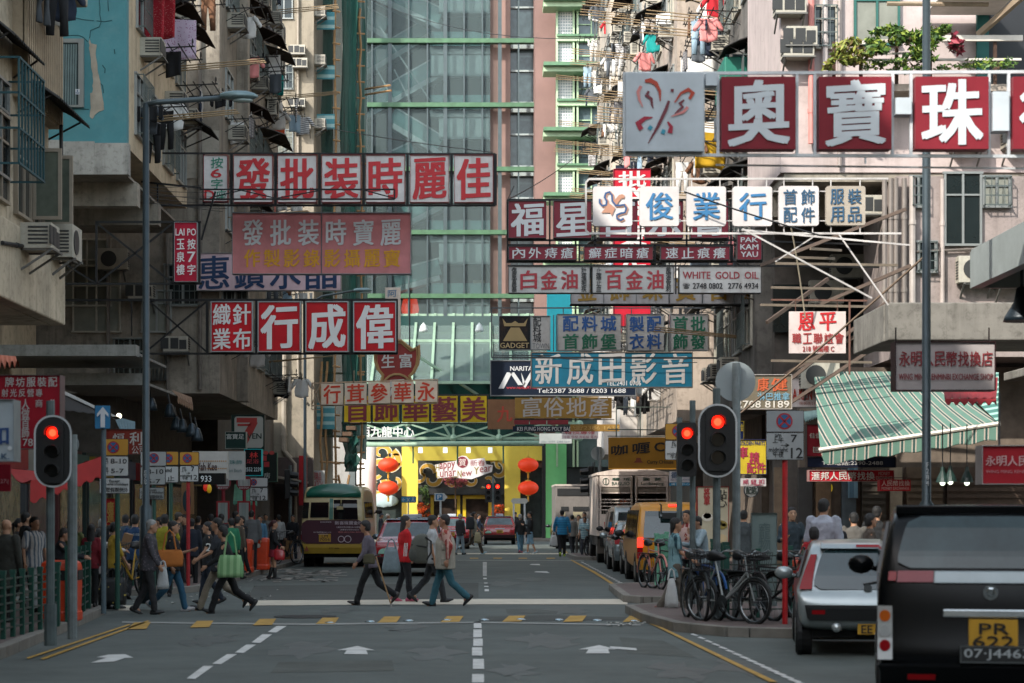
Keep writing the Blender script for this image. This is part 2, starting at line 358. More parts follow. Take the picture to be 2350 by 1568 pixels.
struct('tar_patch_marking', q, M('#515551', .92, var=.3, scale=1.5, bump=.3))
# ---------------------------------------------------------------- kits hung on facades (facing -y, wall plane y = 0)
DKMETAL = M('#232425', .6, .4); ALU = M('#8f9391', .45, .6, var=.1); RUST = M('#4a352a', .8, .2, var=.4, scale=5.); OFFW = M('#a9a598', .6, var=.15, scale=6., streak=.35)
PANE = M('#1b2426', .12, var=.25, scale=1.2); CURT = M('#7d8077', .8, var=.2, scale=3.); BLACK = M('#0c0d0e', .7); STEEL = M('#33383a', .5, .5)
def k_ac(kind):
    g = B(); c = B(); b = B()
    if kind == 'box':
        W, H, D = .34, .42, .5; c.box(-W, -D, 0, W, 0, H)
        for i in (-1, 1): g.box(-W * .5 + i * W * .4 - .11, -D - .012, .07, -W * .5 + i * W * .4 + .11, -D + .01, H - .05)
        g.box(.1, -D - .012, .06, .3, -D + .01, H - .1)
        for z in range(5): g.box(-W - .01, -D * .9, .07 + z * .065, -W + .01, -D * .25, .1 + z * .065); g.box(W - .01, -D * .9, .07 + z * .065, W + .01, -D * .25, .1 + z * .065)
        for s in (-.3, .3): b.bar((s, 0, -.35), (s, -D, -.02), .035); b.bar((s, 0, -.015), (s, -D - .03, -.015), .035)
        b.box(-W - .03, -D - .05, -.035, W + .03, -D - .01, -.002)
    else:
        W, H, D = .42, .58, .32; c.box(-W, -D - .06, 0, W, -.06, H)
        g.disc((-.1, -D - .075, H / 2), .22, .03, 20)
        for z in range(7): g.box(-W - .008, -D, .08 + z * .06, -W + .01, -.12, .11 + z * .06); g.box(W - .01, -D, .08 + z * .06, W + .008, -.12, .11 + z * .06)
        for s in (-.3, .3): b.bar((s, 0, -.3), (s, -D - .05, -.02), .04); b.bar((s, 0, -.02), (s, -D - .1, -.02), .04)
        b.bar((-.32, -D, -.02), (.32, -D, -.02), .045)
    return ('air_conditioner', None, [('casing', c.mesh('casing', OFFW), []), ('grille', g.mesh('grille', M('#2a2c2c', .6)), []), ('bracket', b.mesh('bracket', M('#6b6a66', .6, .4)), [])])
K_AC = {k: k_ac(k) for k in ('box', 'split')}
_wk = {}
def k_win(w, h, nx=2, fm=ALU, cur=0, grille=0, top=.0):
    key = (w, h, nx, fm.name, cur, grille)
    if key in _wk: return _wk[key]
    f = B(); p = B()
    f.box(-w / 2 - .05, -.07, -.05, w / 2 + .05, .03, 0); f.box(-w / 2 - .05, -.07, h, w / 2 + .05, .03, h + .05)
    for i in range(nx + 1):
        x = -w / 2 + w * i / nx; f.box(x - .025, -.06, 0, x + .025, .03, h)
    f.box(-w / 2, -.055, h * .7 - .02, w / 2, .03, h * .7 + .02)
    ch = []
    p.box(-w / 2, -.022, 0, w / 2, -.012, h); ch.append(('pane', p.mesh('pane', PANE if not cur else CURT), []))
    if grille:
        g = B(); n = int(w / .13)
        for i in range(n + 1): g.box(-w / 2 + w * i / n - .008, -.22, -.02, -w / 2 + w * i / n + .008, -.205, h)
        for z in (0, h * .33, h * .66, h): g.box(-w / 2, -.215, z - .012, w / 2, -.2, z + .012)
        for x in (-w / 2, w / 2): g.box(x - .012, -.22, -.02, x + .012, -.03, .01); g.box(x - .012, -.22, h - .02, x + .012, -.03, h)
        ch.append(('grille', g.mesh('grille', M('#5b6462', .5, .5)), []))
    k = ('window', f.mesh('window', fm), ch); _wk[key] = k; return k
def k_canopy(w, d, drop, m):
    b = B(); n = int(w / .075); rows = []
    for j in range(3):
        y = -d * j / 2; z = -drop * (j / 2) ** 1.25; rows.append([(-w / 2 + w * i / n + .02 * j, y, z + (.02 if i % 2 else -.02)) for i in range(n + 1)])
    v = [p for r in rows for p in r]; L = n + 1
    b.add(v, [(j * L + i, j * L + i + 1, (j + 1) * L + i + 1, (j + 1) * L + i) for j in range(2) for i in range(n)])
    b.add([(x, y, z - .015) for x, y, z in v], [(j * L + i, j * L + i + 1, (j + 1) * L + i + 1, (j + 1) * L + i) for j in range(2) for i in range(n)])
    for x in (-w / 2 + .1, w / 2 - .1): b.bar((x, 0, -drop - .25), (x, -d * .8, -drop * .8 - .03), .03)
    return ('canopy', b.mesh('canopy', m), [])
CANM = [M('#23211f', .85, var=.4, scale=4.), M('#3a2d25', .85, var=.4, scale=4.), M('#56504a', .8, var=.3, scale=4.)]
K_CAN = [k_canopy(w, d, q, m) for w, d, q, m in ((1.7, .9, .45, CANM[0]), (2.2, .8, .35, CANM[1]), (1.4, .7, .3, CANM[0]), (1.9, .9, .3, CANM[2]))]
def k_rack():
    b = B()
    for x in (-.7, .7):
        b.bar((x, 0, 0), (x, -1.1, .05), .03); b.bar((x, 0, -.35), (x, -.7, .02), .02)
        b.tube([(x + .09 * math.cos(t), -1.05, .14 + .09 * math.sin(t)) for t in [i * .7 for i in range(9)]], .012, 5)
    for y in (-.25, -.5, -.75, -1.0): b.tube([(-1.0, y, .045), (1.0, y, .045)], .016, 5)
    return ('drying_rack', b.mesh('drying_rack', M('#2b2b2a', .6, .5)), [])
K_RACK = k_rack()
def k_pole():
    b = B()
    for i in (-.3, 0, .25): b.tube([(i, .05, 0), (i * 1.2, -2.3, .22 + i * .1)], .018, 5)
    return ('drying_pole', b.mesh('drying_pole', M('#8a7556', .6, var=.3)), [])
K_POLE = k_pole()
_gm = {}
def garment(kind, m):                     # hanging wash: cloth with folds and two faces, local top at z = 0
    key = (kind, m.name)
    if key in _gm: return _gm[key]
    r = random.Random(hash(kind) % 99 + len(_gm)); b = B()
    def sheet(x0, x1, z1, wav=.05, nx=9, nz=7, tap=0., jag=.03):
        v = []; ph = r.uniform(0, 6)
        for s in (-1, 1):
            for j in range(nz + 1):
                t = j / nz; w0 = tap * t
                for i in range(nx + 1):
                    q = i / nx; x = (x0 - w0) + (x1 - x0 + 2 * w0) * q
                    v.append((x, s * .014 + wav * t ** .7 * math.sin(q * 9 + ph + t * .8), z1 * t + (jag * math.sin(q * 5 + ph) if j == nz else 0)))
        L = nx + 1; n = L * (nz + 1); f = []
        for k in (0, n): f += [(k + j * L + i, k + j * L + i + 1, k + (j + 1) * L + i + 1, k + (j + 1) * L + i) for j in range(nz) for i in range(nx)]
        f += [(j * L, j * L + n, (j + 1) * L + n, (j + 1) * L) for j in range(nz)] + [(j * L + nx, (j + 1) * L + nx, (j + 1) * L + n + nx, j * L + nx + n) for j in range(nz)]
        f += [(nz * L + i, nz * L + i + n, nz * L + i + 1 + n, nz * L + i + 1) for i in range(nx)]; b.add(v, f)
    if kind == 'shirt': sheet(-.22, .22, -.62, .04, tap=.03); [b.cap((s * .2, 0, -.05), (s * .36, .02, -.28), .075, .07, 6) for s in (-1, 1)]
    elif kind == 'trousers': sheet(-.19, .19, -.3, .02, tap=.01); [b.tube([(s * .1, 0, -.28), (s * .12, .03, -.6), (s * .13, .0, -.92)], [.1, .085, .08], 7) for s in (-1, 1)]
    elif kind == 'sheet': sheet(-.5, .5, -1.0, .06, 14)
    elif kind == 'towel': sheet(-.2, .2, -.6, .03)
    else: sheet(-.16, .16, -.35, .03); sheet(.2, .3, -.3, .02, 4); sheet(-.34, -.24, -.33, .02, 4)
    if kind in ('shirt', 'trousers'): b.v = [(x + .015 * math.sin(z * 17 + x * 9), y * .42 + .02 * math.sin(x * 22 + z * 6), z) for x, y, z in b.v]
    h = B(); h.tube([(-.2, 0, .0), (0, 0, .09), (.2, 0, .0)], .008, 4); h.tube([(0, 0, .09), (0, 0, .17)], .006, 4)
    k = (kind, b.mesh(kind, m, smooth=True), [('hanger', h.mesh('hanger', M('#b9b5ae', .5)), [])]); _gm[key] = k; return k
CLO = {'red': M('#b3202c', .9), 'patterned crimson': M('#a8202e', .9, pat=('dots', '#d9a9a0', 30., .2)), 'grey': M('#4b5157', .9), 'black': M('#121316', .9), 'white': M('#c9c9c6', .9), 'navy': M('#1d2738', .9),
       'lilac floral': M('#b3a2b5', .9, pat=('dots', '#7d3a66', 20., .25)), 'spotted black and white': M('#d5d5d2', .9, pat=('dots', '#121212', 9., .36)), 'teal': M('#0e8a86', .9), 'pink': M('#d98a88', .9), 'yellow': M('#c39a1c', .9),
       'orange': M('#c2491b', .9), 'pale blue': M('#8ba3b3', .9), 'checked grey': M('#8d8a88', .9, pat=('plaid', '#6b6b6b', 12., '#55555a')), 'striped': M('#d8d8d8', .9, pat=('stripe', '#20222a', 2, 14.)), 'brown': M('#6b4a34', .9)}
def ordn(i): return NTH[i] if i < 20 else NTH[i % 20] + ' further'
class Bld:
    def __init__(s, name, label, cat, loc, short): s.o = thing(name, label, cat, loc); s.short = short; s.cnt = {}
    def w(s, b, m, name='wall', **k): return b.build(name, m, s.o, **k)
    def part(s, kit, x, y, z, rz=0): l = s.o['_o']; return put(kit, (x - l[0], y - l[1], z - l[2]), rz, s.o)
    def ac(s, x, y, z, rz, kind='box'):
        n = s.cnt.get('ac', 0); s.cnt['ac'] = n + 1; fl = 'storey %d' % max(1, round((z - 1) / 3.2))
        o = put(K_AC[kind], (x, y, z), rz); tag(o, '%s air conditioner %s along the wall of %s, %s' % ('boxy' if kind == 'box' else 'upright', ordn(n), s.short, fl), 'air conditioner', 'air conditioners on the old buildings'); return o
    def wash(s, kind, col, x, y, z, rz, extra=''):
        o = put(garment(kind, CLO[col]), (x, y, z), rz); n = s.cnt.get((kind, col), 0); s.cnt[(kind, col)] = n + 1
        nm = {'sheet': 'bed sheet', 'small': 'set of small washing'}.get(kind, kind)
        tag(o, '%s %s drying %s %s%s' % (col, nm, extra or 'on', s.short, '' if n == 0 else ', ' + ordn(n) + ' such'), 'laundry', 'washing hung from the facades'); o.name = 'hanging_' + {'small': 'smalls'}.get(kind, kind); return o
def side(b, x, y0, y1, zs, rz, rr, dens=1., wh=(1.5, 1.35), cols=None):    # clutter on a street facade
    sg = 1 if rz > 0 else -1; n = max(1, int((y1 - y0) / 2.1)); cols = cols or ['white', 'white', 'white', 'grey', 'grey', 'black', 'black', 'navy', 'pale blue', 'pink', 'striped', 'checked grey', 'checked grey', 'brown', 'grey', 'white']
    for z in zs:
        for i in range(n):
            y = y0 + (i + .5) * (y1 - y0) / n + rr.uniform(-.2, .2)
            b.part(k_win(wh[0], wh[1], rr.choice((2, 3)), ALU if rr.random() < .7 else OFFW, cur=rr.random() < .35, grille=rr.random() < .45), x, y, z, rz)
            if rr.random() < .62 * dens: b.ac(x, y + rr.uniform(-.3, .3), z + rr.choice((wh[1] + .12, -.55)), rz, 'box' if rr.random() < .75 else 'split')
            if rr.random() < .5 * dens: b.part(rr.choice(K_CAN), x, y, z + wh[1] + .3 + rr.uniform(0, .3), rz)
            if rr.random() < .6 * dens:
                b.part(K_RACK, x, y, z - .1, rz)
                for k in range(rr.choice((1, 1, 2, 3))): b.wash(rr.choice(('shirt', 'shirt', 'trousers', 'towel', 'small', 'towel')), rr.choice(cols), x + sg * rr.choice((.25, .5, .75, 1.)), y + rr.uniform(-.8, .8), z - .05, rz + R(rr.choice((0, 90, 90))) + rr.uniform(-.3, .3))
            if rr.random() < .35 * dens: b.part(K_POLE, x, y + rr.uniform(-.5, .5), z + .4, rz)
def pipes(b, pts, r, m, name='pipe'):
    t = B(); t.tube(pts, r, 8)
    for i in range(len(pts) - 1):
        p, q = Vector(pts[i]), Vector(pts[i + 1]); n = int((q - p).length / 1.5)
        for k in range(n): c = p.lerp(q, (k + .5) / n); t.tube([c, c + (q - p).normalized() * .1], r * 1.25, 8)
    return b.w(t, m, name, smooth=False)
LRZ, RRZ = R(90), R(-90)
# ---- left, nearest: grey-beige block with a deep ledge
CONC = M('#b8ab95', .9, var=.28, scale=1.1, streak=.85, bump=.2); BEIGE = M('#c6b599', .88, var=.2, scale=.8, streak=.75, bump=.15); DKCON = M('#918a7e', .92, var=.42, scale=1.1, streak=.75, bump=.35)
b0 = Bld('tenement_building', 'weathered beige tenement with a stained concrete ledge beside the near railing', 'building', (-12, 27, 0), 'the nearest beige tenement')
q = B(); q.box(-24, -60, 5.05, -7.6, 12, 20.7); q.box(-24, 12, 5.051, -7.61, 25, 17.6); q.box(-24, 25, 5.052, -7.62, 36.2, 27); b0.w(q, CONC)  # stretches out of view have rooflines stepped to shape the sun patches
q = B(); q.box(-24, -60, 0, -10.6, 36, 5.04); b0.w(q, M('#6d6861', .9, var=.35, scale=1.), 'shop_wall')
q = B(); q.box(-7.62, 20, 5.06, -7.36, 36.25, 6.35); q.box(-9, 36.2, 5.06, -7.36, 36.42, 6.35); b0.w(q, CONC, 'ledge', bevel=.03)
q = B(); q.box(-7.75, 33.4, 8.6, -7.42, 36.3, 10.6); n = 18
for i in range(n): q.box(-7.44, 33.4 + i * 2.9 / n, 8.62, -7.36, 33.48 + i * 2.9 / n, 10.58)
b0.w(q, M('#a3937c', .85, var=.15, streak=.4), 'balcony_cladding')
for y, z in ((34.0, 6.7), (35.2, 6.65), (32.4, 6.75)): b0.part(k_win(1.0, 1.35, 2, M('#93897a', .6, .2), cur=0), -7.6, y, z, LRZ)
q = B()                                    # casements standing open
for y, w_ in ((35.3, .55), (34.6, .5), (35.9, .4)):
    q = B(); x0 = -7.55; x1 = x0 + w_; z0, z1 = 6.72, 7.95
    q.box(x0, y, z0, x1, y + .05, z0 + .06); q.box(x0, y, z1 - .06, x1, y + .05, z1); q.box(x0, y, z0 + .06, x0 + .06, y + .05, z1 - .06); q.box(x1 - .06, y, z0 + .06, x1, y + .05, z1 - .06)
    cs = b0.w(q, M('#93897a', .6, .2), 'casement'); q = B(); q.box(-7.49, y + .02, 6.78, -7.61 + w_, y + .03, 7.89); q.build('pane', M('#5d645a', .15, var=.3), cs)
b0.part(k_canopy(2.6, .72, .42, CANM[0]), -7.6, 34.9, 9.05, LRZ); b0.part(k_canopy(2.2, .5, .35, CANM[0]), -7.6, 32.4, 9.5, LRZ)
q = B(); y0, y1 = 31.2, 33.0
for i in range(9): y = y0 + i * .22; q.bar((-7.0, y, 7.1), (-7.0, y, 8.75), .03)
for z in (7.1, 7.65, 8.2, 8.75): q.bar((-7.0, y0, z), (-7.0, y1, z), .035); q.bar((-7.6, y0, z), (-7.0, y0, z), .03); q.bar((-7.6, y1, z), (-7.0, y1, z), .03)
b0.w(q, M('#1f4a52', .6, .3), 'window_cage')
b0.part(k_win(1.6, 1.5, 3, ALU), -7.6, 32.1, 7.15, LRZ); b0.part(k_win(1.4, 1.3, 2, ALU, cur=1), -7.4, 35.2, 10.85, LRZ); b0.part(k_win(1.4, 1.3, 2, ALU), -7.6, 32, 10.2, LRZ)
q = B(); q.box(-7.42, 34.6, 10.7, -6.85, 35.9, 11.6); b0.w(q, M('#8c8a7c', .5, var=.2), 'box_window', bevel=.03)
b0.ac(-7.36, 35.6, 5.25 + .9, LRZ, 'split'); b0.ac(-7.36, 33.2, 6.0, LRZ)
for k, (kd, cl, y, z) in enumerate((('shirt', 'checked grey', 33.0, 10.75), ('trousers', 'grey', 33.3, 10.7), ('trousers', 'black', 33.9, 10.65), ('towel', 'white', 34.5, 10.6), ('shirt', 'navy', 34.3, 10.7))): b0.wash(kd, cl, -6.98 - .1 * (k % 2), y, z, R(70 if k % 2 else 20), 'from')
b0.part(K_RACK, -7.6, 33.7, 10.75, LRZ)
pipes(b0, [(-7.33, 35.9, 8.6), (-7.3, 35.8, 7.2), (-7.33, 35.2, 6.4), (-7.33, 33.6, 6.1), (-7.33, 31.5, 5.9)], .035, M('#15171a', .5), 'cable')
for i in range(5):
    q = B(); y = 13 + i * 4.5; q.box(-10.61, y, 0.13, -10.5, y + 3.2, 3.0)
    for k in range(24): q.box(-10.51, y, .2 + k * .118, -10.47, y + 3.2, .25 + k * .118)
    b0.w(q, M('#5d5a52', .6, .3, var=.2), 'shutter')
b0.o.location.x -= .2
for o in C.objects:
    if 'nearest beige tenement' in o.get('label', ''): o.location.x -= .2
side(b0, -7.6, -2, 16, (6.6, 9.8, 13), LRZ, random.Random(5), .3)
# ---- left corner across the side street: the teal end wall
TEAL = M('#4a848b', .85, var=.18, scale=.9, streak=.22, streakc='#86a09e', bump=.12)
b1 = Bld('corner_building', 'corner block with a peeling teal end wall and stained white band', 'building', (-12, 49, 0), 'the teal-walled corner block')
q = B(); q.box(-24, 45, 9.96, -7.97, 45.3, 15.7); b1.w(q, TEAL, 'painted_wall')
q = B(); q.box(-24, 45.3, 9.9, -7.98, 54.3, 15.7); q.box(-24, 44, 0, -12, 54, 9.3); b1.w(q, BEIGE)
q = B()
for i in range(8):
    x0 = -14 + i * .76; z0 = 9.22 + .09 * math.cos(i * .35); q.box(x0, 44.96, 9.25, x0 + .757, 45.25, 9.955 + .16 * math.sin(i / 7 * math.pi * .5 + 1.57))
b1.w(q, M('#a9a7a0', .9, var=.2, scale=1.6, streak=.8, bump=.3), 'plaster_band')
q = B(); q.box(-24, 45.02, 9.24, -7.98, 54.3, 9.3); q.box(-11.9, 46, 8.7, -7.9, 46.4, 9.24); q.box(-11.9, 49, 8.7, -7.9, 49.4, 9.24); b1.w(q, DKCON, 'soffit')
f = Bld.part
fw = B(); d = 44.97; x0, x1, z0, z1 = X(137, d), X(193, d), Z(247, d), Z(90, d)
for a in ((x0, z0, x1, z0 + .05), (x0, z1 - .09, x1, z1), (x0, z0 + .05, x0 + .05, z1 - .09), (x1 - .12, z0 + .05, x1, z1 - .09)): fw.box(a[0], d - .05, a[1], a[2], d + .1, a[3])
wn = b1.w(fw, ALU, 'window'); g = B(); g.box(x0 + .05, d - .01, z0 + .05, x1 - .12, d + .01, z1 - .09); g.build('pane', M('#39494c', .1, var=.25), wn)
g = B(); rr = random.Random(4)
for i in range(6):
    xx = x0 + .08 + i * .055; g.tube([(xx, d - .012, z0 + .06), (xx + .02, d - .012, z1 - .12)], .022, 5)
g.build('curtain', M('#6f807f', .9, var=.15), wn)
g = B(); g.box(X(174, d), d - .056, Z(218, d), X(184, d), d - .051, Z(206, d)); g.mat(1).text('推\nPUSH', X(175, d), Z(217, d), X(183, d), Z(207, d), d - .058); g.build('door_sticker', [M('#c8ccd0'), M('#22507a')], wn)
q = B(); pl = [(206, 88), (209, 100), (222, 103), (220, 118), (221, 135), (224, 160), (228, 180), (232, 203), (236, 228), (239, 252), (228, 256), (220, 262), (213, 273), (206, 268), (208, 240), (207, 214), (212, 213), (214, 190), (213, 170), (209, 146), (206, 118), (204, 97)]
pts = []
for i, (u, v) in enumerate(pl):
    u2, v2 = pl[(i + 1) % len(pl)]
    for k in range(3): pts.append((u + (u2 - u) * k / 3 + (rr.uniform(-1.2, 1.2) if k else 0), v + (v2 - v) * k / 3 + (rr.uniform(-1, 1) if k else 0)))
q.prism([(X(u, 45), Z(v, 45)) for u, v in pts], 44.99, 45.02); b1.w(q, M('#a39a8b', .95, var=.25, scale=3., bump=.3), 'bare_plaster')
q = B()
for pth in ([(228, 0), (230, 20), (229, 34), (233, 50), (228, 62), (207, 70), (206, 88)], [(150, 36), (168, 40), (190, 45), (215, 48)], [(222, 48), (240, 50), (258, 47)], [(140, 82), (180, 81), (192, 86), (202, 96)], [(236, 150), (242, 158), (240, 168)], [(228, 190), (236, 196), (238, 214)], [(248, 0), (247, 14), (250, 26)], [(262, 113), (263, 124)], [(140, 250), (170, 250), (204, 251)]):
    q.tube([(X(u, 45) + rr.uniform(-.01, .01), 44.998, Z(v, 45)) for u, v in pth], .009, 4)
b1.w(q, M('#244b50', .9), 'crack')
q = B(); q.box(-14, 46.5, 5.3, -8.02, 47.0, 5.56); q.box(-14, 47.0, 5.34, -8.02, 51, 5.4); q.box(-10.4, 48, 4.72, -8.05, 48.3, 5.0); q.box(-10.4, 48.3, 4.74, -8.05, 53, 4.8)
b1.w(q, M('#8f908c', .8, var=.2, streak=.6), 'shop_canopy')
side(b1, -7.98, 45.8, 54.2, (10.4, 12.9, 15.4), LRZ, random.Random(11), .75)
for kd, cl, u, v, d in (('sheet', 'patterned crimson', 332, -4, 47.5), ('sheet', 'patterned crimson', 356, -8, 48.2), ('shirt', 'grey', 340, 246, 46.6), ('trousers', 'black', 350, 285, 47.4), ('trousers', 'black', 381, 255, 48), ('sheet', 'lilac floral', 404, 45, 50), ('shirt', 'white', 398, 240, 49.5), ('small', 'black', 345, 244, 46.3)):
    b1.wash(kd, cl, X(u, d), d, Z(v, d), R(rr.uniform(-25, 15)), 'beside')
for z_ in (Z(243, 46.6), Z(42, 50), Z(-6, 47.8)): b1.part(K_RACK, -7.98, 47.6, z_, LRZ)
# ---- left middle: dark grey block
b2 = Bld('tenement_building', 'soot-dark concrete tenement behind the red and white sign frames', 'building', (-12, 63, 0), 'the soot-dark tenement')
q = B(); q.box(-24, 56, 5.0, -7.32, 60, 21); q.box(-24, 60.001, 5.0, -7.0, 60.6, 21.5); q.box(-24, 60.601, 5.0, -7.32, 72, 21); b2.w(q, DKCON)
q = B(); q.box(-24, 55.97, Z(410, 56), -7.33, 55.999, Z(300, 56)); b2.w(q, M('#9b978c', .9, var=.2, streak=.4, bump=.2), 'patched_plaster')
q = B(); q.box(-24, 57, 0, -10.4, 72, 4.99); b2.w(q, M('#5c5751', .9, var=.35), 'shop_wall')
for u, v in ((200, 640), (222, 700)): b2.part(k_win(1.3, 1.8, 2, OFFW, cur=1), X(u, 56), 55.99, Z(v + 60, 56), 0)
for u, v, w_ in ((300, 870, .9), (360, 760, .8), (420, 700, 1.0), (540, 700, .7)): b2.part(k_win(w_, 1.1, 2, ALU, cur=u == 360, grille=u != 360), X(u, 56), 55.98, Z(v, 56), 0)
for u, r_ in ((460, .06), (386, .05), (250, .05)): pipes(b2, [(X(u, 56), 55.9, 20), (X(u, 56), 55.9, 5.1)], r_, M('#6b655d', .6, var=.3))
b2.ac(X(330, 56), 55.95, Z(690, 56), 0); b2.ac(X(410, 56), 55.95, Z(810, 56), 0)
b2.ac(X(264, 56), 55.95, Z(622, 56), 0, 'split')
q = B()
for i in range(5): x = X(341 + i * 9, 55.9); q.add([(x, 55.75, Z(875, 56)), (x + .11, 55.6, Z(875, 56)), (x + .06, 55.75, Z(805 + i * 5, 56)), (x + .03, 55.99, Z(875, 56))], [(0, 1, 2), (1, 3, 2), (0, 2, 3)])
b2.w(q, ALU, 'roof_spikes')
side(b2, -7.32, 56.6, 59.6, (6.6, 9.8, 13, 16.2), LRZ, random.Random(21), 1.1); side(b2, -7.32, 61, 71.6, (6.4, 9.5, 12.6, 15.7, 18.8), LRZ, random.Random(22), 1.05)
for kd, cl, u, v, d in (('trousers', 'spotted black and white', 527, 6, 61), ('shirt', 'black', 590, 124, 66), ('sheet', 'white', 610, 128, 67), ('towel', 'teal', 638, 178, 69), ('shirt', 'checked grey', 603, 60, 68), ('shirt', 'grey', 508, 248, 60.5), ('shirt', 'red', 521, 248, 61), ('towel', 'striped', 533, 250, 61.5), ('towel', 'orange', 641, 272, 71), ('small', 'teal', 630, 172, 68)):
    b2.wash(kd, cl, X(u, d), d, Z(v, d), R(rr.uniform(-20, 20)), 'outside')
# ---- left far: beige end wall and the scaffold
b4 = Bld('apartment_block', 'tall beige block whose plain end wall has barred windows and rain stains', 'building', (-12, 98, 0), 'the tall beige block')
q = B(); q.box(-14.5, 92, 0, -7.7, 104, 29.5); b4.w(q, M('#8c8475', .88, var=.18, scale=.5, streak=.75, streakc='#3a342b', bump=.08))
for u0, v0, u1, v1 in ((633, -20, 671, 42), (640, 152, 672, 204), (636, 300, 672, 352), (640, 420, 672, 470)):
    b4.part(k_win(abs(X(u1, 92) - X(u0, 92)), abs(Z(v0, 92) - Z(v1, 92)), 2, ALU, cur=1 if v0 > 280 else 0, grille=v0 > 0), (X(u0, 92) + X(u1, 92)) / 2, 91.98, Z(v1, 92), 0)
q = B(); n = 12
for i in range(n): x = X(630 + i * 56 / n, 91.5); q.cap((x, 91.98, Z(262, 92)), (x + .02, 91.5, Z(270, 92)), .05, .05, 6)
b4.w(q, M('#2f2b28', .9), 'tiled_ledge')
pipes(b4, [(X(652, 91.8), 91.8, Z(560, 92)), (X(652, 91.8), 91.8, Z(1035, 92)), (X(678, 91.8), 91.8, Z(1065, 92)), (X(680, 91.8), 91.8, .15)], .13, M('#8f877a', .7, var=.2, streak=.3)); pipes(b4, [(X(684, 91.9), 91.9, 33), (X(684, 91.9), 91.9, Z(900, 92)), (X(704, 91.9), 91.9, Z(925, 92))], .06, M('#8f877a', .7))
for u, v in ((583, 130), (597, 250), (690, 160), (697, 300)): b4.ac(X(u, 91.9) if u > 620 else -8.4, 91.95, Z(v, 92), 0)
for u, v in ((735, 150), (735, 296), (735, 40)): b4.ac(-7.7, 92.7, Z(v, 92.7), LRZ)
q = B(); q.box(-9.5, 91.7, .13, -7.72, 91.95, 4.2); b4.w(q, M('#3d3331', .8, var=.3), 'shopfront')
sc = thing('scaffold', 'bamboo scaffold wrapped in dark green netting along the far left block', 'scaffold', (-6.9, 98, 0))
NET = M('#0c423a', .9, var=.3, scale=.4, alpha=.97); NET2 = M('#0b3832', .9, var=.35, scale=.3, alpha=.82)
q = B(); rr = random.Random(8)
def sheetx(b, x0, y0, x1, y1, z0, z1, amp=.12, n=10, m=14):
    v = []
    for j in range(m + 1):
        for i in range(n + 1):
            t = i / n; a = amp * (math.sin(i * 1.9 + j * .7) + .5 * math.sin(j * 2.1 + i)) * (.3 + (j % 3) * .4); v.append((x0 + (x1 - x0) * t + a * .6, y0 + (y1 - y0) * t - abs(a), z0 + (z1 - z0) * j / m))
    L = n + 1; b.add(v, [(j * L + i, j * L + i + 1, (j + 1) * L + i + 1, (j + 1) * L + i) for j in range(m) for i in range(n)])
sheetx(q, X(782, 94), 94.5, X(815, 94), 94.4, 5.2, 31); sheetx(q, X(818, 98), 98.2, X(836, 101), 101, 4.6, 31, .1); sheetx(q, -6.05, 101, -5.95, 104, 4.4, 31, .1, 6); sheetx(q, X(790, 94), 94.3, X(818, 94), 94.3, 3.6, 7.6, .2)
q.build('netting', NET, sc)
q = B(); sheetx(q, X(737, 93), 93.6, X(784, 94), 94.2, 5.2, 31, .1); sheetx(q, X(806, 95), 95.5, X(818, 97), 97.5, 5.2, 31, .1); q.build('torn_netting', NET2, sc)
BAM = M('#9c7a52', .7, var=.3, scale=6.)
for u, v0, v1, d in ((769, -20, 1210, 93.9), (826, 20, 380, 96), (829, 380, 1180, 96), (749, 830, 1180, 93.4), (800, 1090, 1260, 93.8), (778, 1090, 1260, 93.6), (737, 830, 1230, 93)):
    q = B(); n = 22; q.tube([(X(u + (10 if u == 826 and 0 else 0) + 2 * math.sin(i * .9 + u), d), d, Z(v0 + (v1 - v0) * i / n, d)) for i in range(n + 1)], .055, 6); q.build('bamboo_pole', BAM, sc)
q = B()
lp = lambda a, r_: B().tube(a, r_, 5).build('ledger_pole', BAM, sc)
for v in range(-10, 1180, 37): lp([(X(764, 94), 93.85, Z(v, 94)), (X(781, 94), 93.9, Z(v + 2, 94))], .045); lp([(X(819, 96), 95.9, Z(v + 14, 96)), (X(836, 96), 96.2, Z(v + 12, 96))], .045)
for v in (855, 920, 1000, 1060): lp([(X(735, 93.5), 93.5, Z(v, 93.5)), (X(835, 97), 97, Z(v + 5, 97))], .05)
for a in (((838, 205), (896, 196)), ((838, 218), (898, 208)), ((800, 377), (856, 376))): lp([P(*a[0], 97), P(*a[1], 95.5)], .05)
q = B()
for v, h in ((28, 40), (150, 32), (262, 35), (640, 30), (925, 60)): q.box(X(727, 93.3), 93.3, Z(v + h, 93.3), X(768, 93.3), 93.34, Z(v, 93.3))
q.build('tarpaulin', M('#3f7f8a', .8, pat=('stripe', '#8fb0b0', 2, 2.6), var=.2), sc)
q = B()
for i in range(7): t = i / 6; q.box(X(780 + 50 * t, 92), 91.2, Z(1015 - 80 * t, 92), X(800 + 55 * t, 92), 92.4, Z(1012 - 80 * t, 92) + .12)
q.build('debris_fan', M('#5a4636', .9, var=.4), sc)
